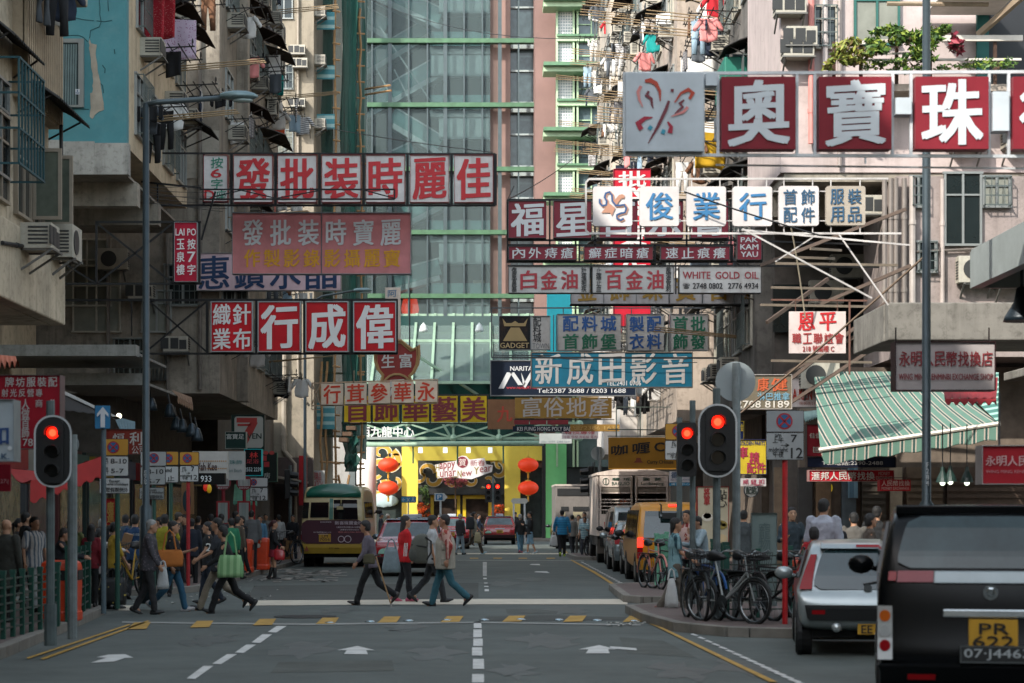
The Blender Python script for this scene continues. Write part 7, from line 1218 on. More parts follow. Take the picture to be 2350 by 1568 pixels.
# black people carrier
BK = M('#0a0c0e', .2, 0, var=.0, spec=.14); c = Car('parked_car', 'black people carrier with chrome trim close up at the right edge', 'car', X(2286, 15), 15.15, 1.7, 4.6, 1.61, [(.14, .22), (.05, .36), (.0, .5), (.03, .62), (.06, .78), (.09, 1.0), (.16, 1.25), (.28, 1.45), (.42, 1.56), (.8, 1.61), (3.2, 1.59), (3.9, 1.1), (4.4, .85), (4.6, .35)], 1.02, .14, BK, rz=R(-11), rnd_=.12)
c.part('rear_window', M('#2c3d40', .05, var=.6, scale=1.6, spec=.4), (-.85, .85, 1.15, 1.52, dict(n=9, c0=-.8, c1=.8))); q = B(); c.rear(q, -.9, -.83, 1.06, 1.125, .024); c.rear(q, .83, .9, 1.06, 1.125, .024); q.build('reflector', LR, c.o); c.part('light_bar', M('#6d2029', .3, .2), (-.82, -.5, 1.05, 1.13, dict(out=.022))); c.part('light_bar', M('#6d2029', .3, .2), (.5, .82, 1.05, 1.13, dict(out=.022))); c.part('chrome_bar', M('#7f878a', .4, .8), (-.5, .5, 1.04, 1.13, dict(out=.03)), bevel=.008)  # teal of the rear window paints a reflection into the pane
q = B(); q.disc((0, c.yr(.98) - .03, .98), .055, .02); q.tube([(.03 * math.cos(i), c.yr(.98) - .035, .98 + .03 * math.sin(i)) for i in range(7)], .01, 5, True); q.build('emblem', M('#a9b0b3', .2, .9), c.o); c.part('chrome_strip', M('#a9b0b3', .15, .9), (-.42, .42, .8, .86, dict(out=.035)), bevel=.01)
for sd in (-1, 1):
    a, b_ = (-.99, -.86) if sd < 0 else (.86, .99); c.part('tail_light', M('#8d9190', .2, coat=.6), (a, b_, .5, .88, dict(out=.02))); q = B(); x = (a + b_) / 2 * c.w(.8)
    for z, m in ((.81, 0), (.7, 1), (.6, 2)): q.mat(m).disc((x, c.yr(z) - .035, z), .042, .02, 16)
    q.build('lamp_cluster', [LAMB, LCL, LR], c.o)
c.plate('PR\n622', .02, .68, wd=.36, h=.22); q = B(); w_ = .3; q.box(-.22, c.yr(.55) - .06, .49, .3, c.yr(.55) + .01, .6); p_ = q.build('number_plate', M('#1a1d1f', .5), c.o); q = B(); q.text('07·J4463', -.2, .505, .28, .585, c.yr(.55) - .066, .02); q.build('lettering', M('#a9b0b3', .5), p_); q = B(); y_p = c.yr(.55) - .064
for x0, z0, x1, z1 in ((-.23, .485, .31, .495), (-.23, .595, .31, .605), (-.23, .495, -.22, .595), (.3, .495, .31, .595)): q.box(x0, y_p, z0, x1, y_p + .07, z1)
q.build('rim', CHR, p_); c.part('bumper', BK, (-1, 1, .22, .47, dict(out=.07, th=.12)), bevel=.02); c.part('reflector', LR, (-.75, -.5, .36, .4, dict(out=.078))); c.sidewin([(.45, 1.3, .6, 1.3, 1.1, 1.48), (1.4, 2.4, 1.4, 2.4, 1.1, 1.48), (2.5, 3.6, 2.5, 3.2, 1.1, 1.48)]); c.wheels((.75, 3.5), .31, .2, -.0); c.under(); c.mirror(3.4, 1.1, BK)
q = B(); q.box(-.7, .4, 1.53, .7, .52, 1.6); q.build('roof_spoiler', BK, c.o, bevel=.01); c.o.scale.z = 1.07
# ---------------------------------------------------------------- people
SK = ['#a57c62', '#9a7058', '#b08a70', '#8c644e']
def cl(c, **k): return M(c, .9, var=.18, scale=6., bump=.25, **k)
def person(label, u, vh, vf, face, top, legs, hair='#141313', style='short', stride=.4, ph=1, arms=((8, 12, 6), (-8, 14, 6)), sleeve=1., fem=0, shoes='#17181a', zb=0., lean=0, d=None, hem=.46, skirt=None, build=1., skin=0, head=0, legl=1., txt=None, boots=0):
    if d is None: d = (CH - zb) * F0 / (vf - VY)
    Hh = Z(vh, d) - zb; near = d < 42; vx = .0095 if near else .014; k = Hh / 1.7
    o = local_thing('person', label, 'person', (X(u, d), d, zb), R(face)); rl = R(lean)
    S = lambda x, y, z: Vector((x * k, y * k, z * k))
    hip = .88; A = []
    def up(x, y, z):                        # upper body leans about the hips
        dz = z - hip; return S(x, y * math.cos(rl) + dz * math.sin(rl), hip + dz * math.cos(rl) - y * math.sin(rl))
    legsP = []
    for sd in (-1, 1):
        f = sd * ph; th = stride * (26 if f > 0 else -20); kn = stride * (6 if f > 0 else 34) + 3
        a = R(th); b = R(th - kn); hp = Vector((sd * .085, 0, hip)); kp = hp + Vector((0, math.sin(a) * .42, -math.cos(a) * .42)); ap = kp + Vector((0, math.sin(b) * .40, -math.cos(b) * .40)); legsP.append((hp, kp, ap, b))
    low = min(p[2].z - .075 * math.cos(p[3]) for p in legsP); dzg = -low - .004
    hip_s = hip + dzg
    for i, p in enumerate(legsP):
        for q in p[:3]: q.z += dzg
    hip = hip_s; sh = hip + .52 - (.02 if fem else 0); nk = sh + .045; hc = 1.7 - .118 + dzg * .25
    hc = max(hc, nk + .14); sw = (.165 if fem else .185) * build
    skm = M(SK[skin], .55, var=.08, scale=8.)
    body = B()
    def limb(b, p, q, r0, r1, n=9): b.cap(S(*p), S(*q), r0 * k, r1 * k, n)
    # arms
    arm = []
    for i, sd in enumerate((-1, 1)):
        s_, e_, o_ = arms[i]; a = R(s_); oo = R(o_); p0 = up(sd * sw, 0, sh - .02)
        d1 = Vector((sd * math.sin(oo), math.sin(a + rl * .5) * math.cos(oo), -math.cos(a) * math.cos(oo))); p1 = p0 + d1 * .275 * k
        b_ = R(s_ + e_); d2 = Vector((sd * math.sin(oo) * .3 - (sd * .25 if e_ > 50 else 0), math.sin(b_), -math.cos(b_))).normalized(); p2 = p1 + d2 * .235 * k; arm.append((p0, p1, p2, d2, sd))
    rib = lambda z, rx, ry, yo=0.: [up(rx * math.cos(2 * math.pi * j / 16), yo + ry * math.sin(2 * math.pi * j / 16), z) for j in range(16)]
    bw = build; w_ = .85 if fem else 1.
    body.loft([rib(hip - .08, .12 * bw, .09 * bw), rib(hip + .1, .12 * bw * w_, .085 * bw), rib(sh - .12, .145 * bw, .095 * bw), rib(sh, .13, .07), rib(nk, .06, .058), rib(nk + .1, .052, .055, .012)])
    hd = lambda x, y, z: up(x, y + .02, hc + z)
    rr_ = [(-.118, .03, .05, .035), (-.1, .045, .06, .03), (-.06, .062, .078, .015), (0, .074, .092, 0), (.05, .075, .094, -.006), (.09, .058, .075, -.012), (.113, .025, .035, -.015)]
    body.loft([[hd(a * math.cos(2 * math.pi * j / 14), yo + b_ * math.sin(2 * math.pi * j / 14), z) for j in range(14)] for z, a, b_, yo in rr_])
    body.cap(hd(0, .09, -.0), hd(0, .107, -.028), .011 * k, .015 * k, 7)
    for sd in (-1, 1): body.ell(hd(sd * .077, -.005, -.01), (.014 * k, .022 * k, .032 * k), 7, 5)
    for p0, p1, p2, d2, sd in arm:
        body.cap(p0, p1, .038 * k * bw, .033 * k, 9); body.cap(p1, p2, .034 * k, .022 * k, 9)
        sidev = d2.cross(Vector((0, 1, .01))); sidev = sidev.normalized() if sidev.length > .1 else Vector((1, 0, 0)); nrm = sidev.cross(d2).normalized()
        ax = nrm; pc = p2 + d2 * .05 * k; body.cap(p2 + d2 * .01 * k, p2 + d2 * .075 * k, .021 * k, .023 * k, 8); body.cap(p2 + d2 * .03 * k + ax * .018 * k, p2 + d2 * .08 * k + ax * .022 * k, .014 * k, .012 * k, 7); body.cap(p2 + d2 * .03 * k - ax * .018 * k, p2 + d2 * .08 * k - ax * .022 * k, .014 * k, .012 * k, 7)
        for j in range(4):
            fo = (j - 1.5) * .019 * k; L_ = (.062, .072, .066, .05)[j] * k; c_ = sidev * (-sd) * .3
            f0 = p2 + d2 * .085 * k + ax * fo; f1 = f0 + (d2 + c_ * .5).normalized() * L_ * .55; f2 = f1 + (d2 * .8 + c_ * 1.8).normalized() * L_ * .5; body.cap(f0, f1, .0095 * k, .009 * k, 6); body.cap(f1, f2, .009 * k, .008 * k, 6)
        t0 = p2 + d2 * .03 * k + ax * .026 * k; t1 = t0 + (d2 + ax * .8).normalized() * .035 * k; body.cap(t0, t1, .011 * k, .01 * k, 6); body.cap(t1, t1 + (d2 + ax * .2).normalized() * .028 * k, .01 * k, .009 * k, 6)
    for hp, kp, ap, b_ in legsP: limb(body, hp, kp, .07 * bw, .048); limb(body, kp, ap, .05, .035); limb(body, ap, ap + Vector((0, .08 * math.cos(b_), -.05)), .034, .03)
    body.build('body', skm, o, remesh=vx)
    fb = B()
    for sd in (-1, 1):
        fb.mat(0).ell(hd(sd * .031, .083, .008), (.012 * k, .006 * k, .007 * k), 8, 5); fb.bar(hd(sd * .016, .09, .03), hd(sd * .047, .078, .031), .007 * k, .006 * k)
    fb.mat(1).ell(hd(0, .083, -.062), (.023 * k, .007 * k, .006 * k), 8, 5); fb.build('face', [M('#1a1412', .4), M('#7a4540', .6)], o, smooth=True)
    # hair
    hb = B()
    if style != 'bald':
        hb.loft([[hd(a * math.cos(2 * math.pi * j / 14), yo + b_ * math.sin(2 * math.pi * j / 14), z) for j in range(14)] for z, a, b_, yo in ((-.075, .05, .03, -.062), (-.05, .07, .05, -.05), (0, .083, .078, -.028), (.045, .087, .098, -.016), (.085, .074, .09, -.014), (.118, .045, .055, -.016), (.128, .015, .02, -.016))])
        if style in ('long', 'braid'):
            w0 = .078 if style == 'long' else .05; hb.loft([[hd(a * math.cos(2 * math.pi * j / 12), yo + b_ * math.sin(2 * math.pi * j / 12), z) for j in range(12)] for z, a, b_, yo in ((.04, .085, .07, -.03), (-.08, .09 if style == 'long' else .05, .055, -.055), (-.2, w0 * 1.1 if style == 'long' else .026, .045 if style == 'long' else .024, -.075), (-.33, w0 if style == 'long' else .02, .035 if style == 'long' else .02, -.085), (-.4, .03 if style == 'long' else .008, .02, -.085))])
        if style == 'bob': hb.loft([[hd(a * math.cos(2 * math.pi * j / 12), yo + b_ * math.sin(2 * math.pi * j / 12), z) for j in range(12)] for z, a, b_, yo in ((.06, .092, .1, -.018), (0, .096, .085, -.03), (-.06, .09, .07, -.04), (-.1, .07, .05, -.045))])
        if style == 'tail': hb.cap(hd(0, -.1, .03), hd(0, -.15, -.02), .035 * k, .035 * k); hb.cap(hd(0, -.15, -.02), hd(0, -.13, -.2), .035 * k, .015 * k)
        if style == 'cap': hb.loft([[hd(a * math.cos(2 * math.pi * j / 14), yo + b_ * math.sin(2 * math.pi * j / 14), z) for j in range(14)] for z, a, b_, yo in ((.03, .09, .105, -.005), (.08, .085, .1, -.008), (.125, .05, .06, -.01), (.135, .01, .01, -.01))]); hb.loft([[hd(.075 * math.cos(2 * math.pi * j / 12), .11 + .075 * math.sin(2 * math.pi * j / 12), z) for j in range(12)] for z in (.035, .055)])
        hb.build('cap' if style == 'cap' else 'hair', M(hair, .6, var=.25, scale=20., bump=.5), o, remesh=vx * 1.1)
    # clothing
    tm = cl(top) if isinstance(top, str) else top; lm = cl(legs) if isinstance(legs, str) else legs
    tb = B(); zh = hip - .10 if hem == .46 else hip - hem
    tb.loft([rib(zh, .172 * bw, .125 * bw), rib(hip + .04, .165 * bw * (.97 if fem else 1), .125 * bw), rib(hip + .18, .155 * bw * w_, .115 * bw), rib(sh - .16, .175 * bw, .125 * bw), rib(sh - .05, .172 * bw, .11 * bw), rib(sh + .005, .12 * bw, .082), rib(nk - .0, .072, .07), rib(nk + .015, .066, .065)])
    for p0, p1, p2, d2, sd in arm:
        tb.cap(p0 + Vector((-sd * .03 * k, 0, .0)), p0.lerp(p1, min(1, sleeve * 2) if sleeve < .5 else 1), .066 * k * bw, .056 * k * bw, 10)
        if sleeve > .5: tb.cap(p1, p1.lerp(p2, (sleeve - .5) * 2 * .98), .056 * k * bw, .042 * k, 10)
    ts = tb.build('top', tm, o, remesh=vx * 1.35, folds=.035 * k if near else 0)
    lb = B(); lb.loft([[S(rx * bw * math.cos(2 * math.pi * j / 16), ry * bw * math.sin(2 * math.pi * j / 16), z) for j in range(16)] for z, rx, ry in ((hip + .1, .145, .105), (hip, .165, .118), (hip - .09, .165, .115), (hip - .13, .12, .09))])
    if skirt: lb = B(); lb.loft([[S(rx * math.cos(2 * math.pi * j / 16), ry * math.sin(2 * math.pi * j / 16), z) for j in range(16)] for z, rx, ry in ((hip + .1, .14, .1), (hip - .05, .17, .13), (hip - skirt, .2, .16))])
    for hp, kp, ap, b_ in legsP:
        if skirt and legl < .2: continue
        limb(lb, hp, kp, .088 * bw, .068, 10)
        if legl > .5: e = kp.lerp(ap, (legl - .5) * 2); limb(lb, kp, e, .068, .054 + .012 * (legl < .95) + (.012 if stride > .8 else .004), 10)
    lb.build('skirt' if skirt else 'trousers', lm, o, remesh=vx * 1.35, folds=.03 * k if near else 0)
    for hp, kp, ap, b_ in legsP:
        sb = B(); t = Vector((0, math.cos(b_), math.sin(b_))); nn = Vector((0, math.sin(-b_), math.cos(b_))); base = ap - nn * .045
        rings = []
        for tt, w2, h2 in ((-.085, .022, .03), (-.07, .036, .06), (-.01, .041, .075), (.06, .043, .055), (.12, .045, .04), (.165, .03, .026), (.18, .012, .012)): c_ = base + t * tt; rings.append([S(c_.x + w2 * math.cos(R(45 * j)), c_.y + nn.y * h2 * max(-.45, math.sin(R(45 * j))), c_.z + nn.z * h2 * max(-.45, math.sin(R(45 * j)))) for j in range(8)])
        sb.loft(rings)
        if boots: sb.cap(S(*ap), S(*ap.lerp(kp, .6)), .05 * k, .058 * k, 10)
        sb.build('boot' if boots else 'shoe', M(shoes, .5, var=.15), o, smooth=True)
    if txt:
        q = B(); s_, side, zz, ww, hh, cc = txt; q.text(s_, -ww / 2 * k, zz * k, ww / 2 * k, (zz + hh) * k, 0, .03)
        if side == 'back': q.v = [(x, -.135 * k * bw + y, z) for x, y, z in q.v]
        else: q.v = [(-(sw + .085) * k + y, -x, z) for x, y, z in q.v]
        q.build('lettering', M(cc, .7), ts)
    return o
def bag(name, label, u, v, d, w_, h_, t_, m, rz=0, handle=.2, taper=.85, cat='bag'):
    o = local_thing(name, label, cat, (X(u, d), d, Z(v, d)), rz); q = B(); r = random.Random(int(u)); rings = []
    for j in range(6):
        tt = j / 5; s_ = 1 - (1 - taper) * tt; bulge = 1 + .12 * math.sin(tt * 3.1); rings.append([(w_ / 2 * s_ * bulge * x * (1 + r.uniform(-.05, .05)), t_ / 2 * y * (1 - .65 * tt) * bulge * (1 + r.uniform(-.1, .1)), h_ * tt + r.uniform(-.01, .01)) for x, y in [(math.copysign(abs(math.cos(a)) ** .6, math.cos(a)), math.copysign(abs(math.sin(a)) ** .6, math.sin(a))) for a in [i * math.pi / 8 for i in range(16)]]])
    q.loft(rings); q.build('bag_body', m, o, smooth=True)
    if handle:
        for y in (-t_ * .15, t_ * .15): q = B(); q.tube([(-w_ * .25, y, h_ * .95), (-w_ * .14, y * .6, h_ + handle * .8), (0, y * .3, h_ + handle), (w_ * .14, y * .6, h_ + handle * .8), (w_ * .25, y, h_ * .95)], .012, 6); q.build('handle', m, o)
    return o
PL = M('#b9bcbc', .35, var=.1, scale=9., bump=.5, alpha=.9)
JEAN = '#274a63'; BLK = '#131416'; NAVY = '#161d2b'
W = ((25, 20, 6), (-22, 25, 6)); STAND = ((4, 10, 7), (-2, 12, 7)); BENT = ((10, 95, 6), (6, 15, 6)); BACK = ((-25, 35, 14), (-25, 35, 14))
# crossing, left
person('grey-haired man in a mottled dark jacket walking right near the lamp post', 340, 1193, 1410, -90, M('#3f3d42', .9, var=.2, pat=('dots', '#6a6068', 22., .25)), '#262628', '#8a8a88', 'short', .45, 1, ((10, 18, 5), (14, 15, 5)), lean=4, build=1.1)
bag('plastic_bag', 'limp white plastic bag held by the grey-haired man', 374, 1352, 32.7, .2, .36, .1, PL, handle=.1, taper=.5)
person('woman in a black top and jeans with an orange shoulder bag', 396, 1195, 1404, -90, BLK, '#28526a', '#151212', 'long', .75, -1, ((20, 85, 6), (-12, 30, 8)), .32, 1, '#a9a5a5', build=1.05)
bag('shoulder_bag', 'large tan orange shoulder bag at the side of the woman in jeans', 389, 1300, 33.0, .44, .27, .14, cl('#a8642a'), R(4), .33)
person('man in a navy jacket seen from behind among the crossing crowd', 440, 1191, 1352, 5, '#141b28', '#0f1012', style='short', stride=.3, arms=STAND, shoes='#8d9090')
person('man in a black and yellow jersey with a white number two', 478, 1198, 1386, 100, BLK, '#1c2430', '#141313', 'short', .5, 1, ((14, 30, 8), (-10, 20, 8)), .3, txt=('2', 'left', 1.1, .12, .16, '#c9c9c6'))
person('man in a dark grey shirt and beige trousers striding left', 500, 1187, 1402, 90, '#2c2f35', '#857b6b', '#121212', 'short', 1.1, 1, ((22, 40, 6), (-24, 30, 6)), .35)
person('woman with short black hair and a green tote striding left', 522, 1205, 1408, 90, BLK, '#141417', '#100f10', 'bob', 1.0, -1, ((24, 30, 7), (-28, 20, 7)), .95, 1, '#0f1011', lean=6, build=1.05)
bag('tote_bag', 'pale green striped tote bag on the shoulder of the striding woman', 529, 1325, 32.6, .42, .36, .14, M('#6f9a6a', .9, var=.15, pat=('stripe', '#8fb585', 0, 9., .5)), R(-5), .38, .8)
person('ponytailed woman in a white lace blouse reaching out on the left kerb', 226, 1213, 1396, -25, '#b5b0b0', '#0f1011', '#121112', 'tail', .15, 1, ((2, 15, 5), (62, 15, 42)), .95, 1, zb=0, hem=.16)
person('woman in a mustard top holding a dark patterned bag', 262, 1199, 1398, -60, '#a88a2c', '#14161c', '#131212', 'tail', .15, 1, ((2, 10, 6), (12, 20, 6)), .62, 1)
bag('carrier_bag', 'black carrier bag with pale yellow stars by the kerb', 258, 1388, 34.2, .46, .46, .2, M('#15181a', .5, var=.1, pat=('dots', '#c9b45a', 9., .14)), 0, .16)
person('man in a striped white tee watching from behind the railing', 78, 1187, 0, -125, M('#a9a9a8', .9, var=.12, pat=('stripe', '#5a6878', 0, 16.)), '#8d8f90', arms=STAND, sleeve=.36, zb=.126, d=31, build=1.1)
person('bald man in a long dark coat at the left edge', 14, 1194, 0, -20, '#2e2f2a', '#17181a', '#4a4540', 'bald', 0, arms=STAND, zb=.126, d=28, build=1.15, hem=.35)
person('crop-haired man in a navy jacket leaning on the green railing', 128, 1212, 0, -82, '#10141c', '#3a3d44', '#241c18', 'short', .1, arms=((35, 55, 6), (40, 42, 6)), zb=.126, d=29.6, lean=12, skin=1)
person('person in an olive green shirt seen from behind by the shutter', 164, 1194, 0, 10, '#4a4f26', BLK, '#171312', 'bob', 0, arms=STAND, zb=.126, d=33.2, build=1.1)
person('long-haired woman in black and red behind the railing', 209, 1204, 0, 0, '#6d1420', BLK, '#100c0c', 'long', 0, arms=STAND, zb=.126, d=32.6, fem=1)
person('grey-haired man in a dark shirt behind the white blouse woman', 234, 1192, 0, -30, '#1d1f24', BLK, '#8c8a86', 'short', 0, arms=STAND, zb=.126, d=35.5, build=1.05)
person('man in black at the back of the left crowd', 58, 1177, 0, -60, '#131417', BLK, style='short', arms=STAND, zb=.126, d=33.8, skin=2)
person('woman with tied hair in front of the dark doorway', 43, 1190, 0, -95, '#201c1c', BLK, style='tail', arms=STAND, zb=.126, d=34.6, fem=1)
person('man in a blue tee with white print on the back', 310, 1182, 0, -5, '#1c3a5c', '#1a1c20', arms=STAND, zb=0, d=38.5, sleeve=.34, build=1.08, txt=('BUDDHA IS A FEVER', 'back', 1.28, .26, .05, '#9aa5ad'))
person('person in a mustard yellow tee behind the woman in black', 378, 1181, 0, 5, '#8a831e', '#1a1c20', arms=((8, 30, 14), (8, 60, 16)), zb=0, d=39.5, sleeve=.34, build=1.12)
person('man in a brown cap beyond the yellow tee', 408, 1177, 0, -70, '#3f3a34', '#26262a', '#3a342c', 'cap', arms=STAND, zb=.126, d=44)
for lb, u, v, d, fc, tp, lg, st_, ex in (('man in a dark cap standing by the bead shop', 484, 1181, 50, 20, '#1e2226', BLK, 'cap', {}), ('man with a black bag strap near the bus stop', 508, 1180, 47.5, 10, '#2a2a2e', BLK, 'short', {}), ('man in a red and checked jacket by the bus stop', 540, 1174, 51, -60, M('#7a1e22', .9, pat=('plaid', '#8a2a2e', 9., '#1c1c22')), BLK, 'short', {}), ('woman talking on a phone beside the timetable', 555, 1184, 49.5, 150, '#15171a', BLK, 'bob', dict(arms=((20, 130, 8), (4, 10, 7)), fem=1)), ('person in a grey hoodie facing the bus stop', 577, 1172, 53.5, 0, '#5d6062', '#1c1e24', 'short', dict(build=1.15)), ('man in a pale blue shirt and dark waistcoat', 597, 1184, 58, 170, '#4f7a95', '#2a2c30', 'short', {}), ('person in white with a shoulder strap near the cartons', 640, 1182, 64, 20, '#a5a7a6', BLK, 'short', {}), ('man in a brown jacket among the waiting queue', 545, 1186, 46.5, -30, '#4a4238', BLK, 'short', {}), ('dark-haired man far along the left pavement', 500, 1178, 56, 0, '#26292c', BLK, 'short', {}), ('woman in black by the red post', 424, 1183, 47, 160, '#17181c', BLK, 'long', dict(fem=1)), ('man in a green jacket walking past the bins', 531, 1190, 44, 30, '#1f6a4a', BLK, 'cap', {}), ('man with a dark shirt behind the orange handbag woman', 366, 1188, 42.5, 90, '#1d2230', BLK, 'short', {}), ('bare-armed man at the shutters behind the yellow bicycle', 288, 1182, 40.5, 0, '#3a4a55', BLK, 'short', {}), ('man in dark clothes beside the foot poster', 455, 1185, 49, -20, '#222428', BLK, 'short', {}), ('old man in grey waiting beyond the queue', 610, 1180, 67, 180, '#6a6c6a', '#3a3c40', 'short', {})):
    person(lb, u, v, 0, fc, tp, lg, style=st_, arms=ex.pop('arms', STAND), zb=.126, d=d, **ex)
person('woman in black with knee boots and a red skirt by the bins', 628, 1194, 1330, -90, '#101114', '#7a1426', '#3a1416', 'tail', .2, 1, ((6, 30, 5), (10, 40, 5)), .95, 1, '#0e0e10', skirt=.25, legl=.1, boots=1)
bag('handbag', 'shiny red handbag carried by the woman in boots', 641, 1285, 49.8, .26, .26, .1, M('#a0141e', .35, coat=.4), 0, .14)
person('man in a dark jacket and jeans standing beside the minibus', 672, 1183, 1291, 170, '#12151b', '#22344a', style='short', arms=((6, 40, 8), (4, 12, 7)), stride=.2)
# crossing, centre
person('old woman in a grey cardigan walking left with a cane', 852, 1192, 1389, 90, '#5f5862', '#101114', '#171414', 'bob', .95, -1, ((10, 25, 6), (-6, 18, 8)), .92, 1, '#2c2623', lean=8, build=1.12, skin=1)
o = thing('walking_cane', 'pale wooden cane planted by the old woman', 'cane', (X(893, 35.3), 35.3, 0)); q = B(); q.tube([(X(863, 35.3), 35.25, Z(1277, 35.3)), (X(866, 35.3), 35.25, Z(1288, 35.3)), (X(897, 35.3), 35.3, .05)], .013, 8); q.build('shaft', M('#a5835c', .5), o); q = B(); q.tube([(X(897, 35.3), 35.3, .06), (X(898, 35.3), 35.3, 0.0)], .018, 8); q.build('ferrule', M('#9c9a94', .6), o); q = B(); q.tube([(X(862, 35.3), 35.25, Z(1284, 35.3)), (X(861, 35.3), 35.25, Z(1276, 35.3)), (X(868, 35.3), 35.25, Z(1273, 35.3)), (X(874, 35.3), 35.25, Z(1276, 35.3))], .014, 6); q.build('handle', M('#3a2a1f', .5), o)
bag('waist_bag', 'small olive bag at the waist of the old woman', 847, 1294, 35.2, .2, .17, .1, cl('#4a4633'), 0, 0)
person('woman in a bright red hooded jacket with white sleeve stripes', 929, 1184, 1381, -75, '#b3121a', '#17181e', '#161010', 'long', .3, 1, ((4, 25, 6), (10, 22, 6)), 1., 1, '#b5506a', build=1.1)
q = B()
for i in range(3): q.tube([(X(930 + i * 3.2, 37), 36.68, Z(1246, 37)), (X(928 + i * 3.2, 37), 36.66, Z(1276, 37))], .008, 5)
jk = [c_ for c_ in C.objects if c_.parent and c_.parent.get('label', '').startswith('woman in a bright red') and c_.name.startswith('top')][0]; pp = jk.parent; mi = (Matrix.Translation(pp.location) @ Matrix.Rotation(pp.rotation_euler.z, 4, 'Z')).inverted(); q.v = [tuple(mi @ Vector(p)) for p in q.v]; q.build('sleeve_stripe', M('#c9c9c6', .8), jk)
bag('plastic_bag', 'striped grey plastic bag carried beside the red jacket', 898, 1314, 37.1, .34, .46, .16, M('#6f7f86', .4, var=.2, scale=12., alpha=.92, bump=.4), 0, .16, .6)
person('backpacker in white and black walking right behind the vest man', 992, 1182, 1383, -85, '#a9abad', '#25282d', '#14110f', 'short', .75, 1, ((12, 20, 6), (-6, 20, 6)), .34)
o = local_thing('backpack', 'grey hiking backpack between the red jacket and the cream vest', 'backpack', (X(963, 36.4), 36.5, Z(1293, 36.5)), R(4)); q = B(); q.loft([[(x * s_ + off, y * s_, z) for x, y in rrect(-.15, -.12, .15, .12, .06, 3)] for s_, z, off in ((.7, 0, .03), (1.0, .06, .0), (1.1, .22, -.02), (1.0, .4, .0), (.75, .5, .03), (.3, .54, .05))]); q.build('pack', cl('#55564f'), o, smooth=True); q = B(); q.ell((-.12, -.08, .16), (.09, .07, .13), 10, 8); q.build('pocket', cl('#4a4b46'), o, smooth=True); q = B(); q.tube([(.1, -.1, .48), (.2, -.12, .4), (.2, -.12, .2), (.12, -.1, .06)], .018, 6); q.tube([(-.16, -.1, .34), (.12, -.15, .3)], .012, 5); q.build('strap', cl('#2a2b2a'), o)
vm = person('stout man in a cream vest over a red plaid shirt with hands behind his back', 1022, 1180, 1392, 85, M('#7d2420', .9, pat=('plaid', '#8f3a30', 10., '#b08a80')), '#2f5a66', '#1b1716', 'short', .85, 1, BACK, .95, build=1.22, shoes='#0f0f11', skin=1)
k_ = 1.52 / 1.7; q = B(); q.loft([[(rx * math.cos(2 * math.pi * j / 18) * k_, ry * math.sin(2 * math.pi * j / 18) * k_, z * k_) for j in range(18)] for z, rx, ry in ((.74, .25, .2), (.9, .25, .2), (1.1, .24, .2), (1.25, .245, .2), (1.36, .22, .165), (1.43, .14, .12))]); q.build('vest', cl('#9c968a'), vm, remesh=.014)
q = B(); q.box(-.235, -.09, .82 * k_, -.19, .05, .95 * k_); q.box(-.235, -.08, 1.12 * k_, -.19, .04, 1.2 * k_); q.build('vest_pocket', cl('#8d877b'), vm, bevel=.01)
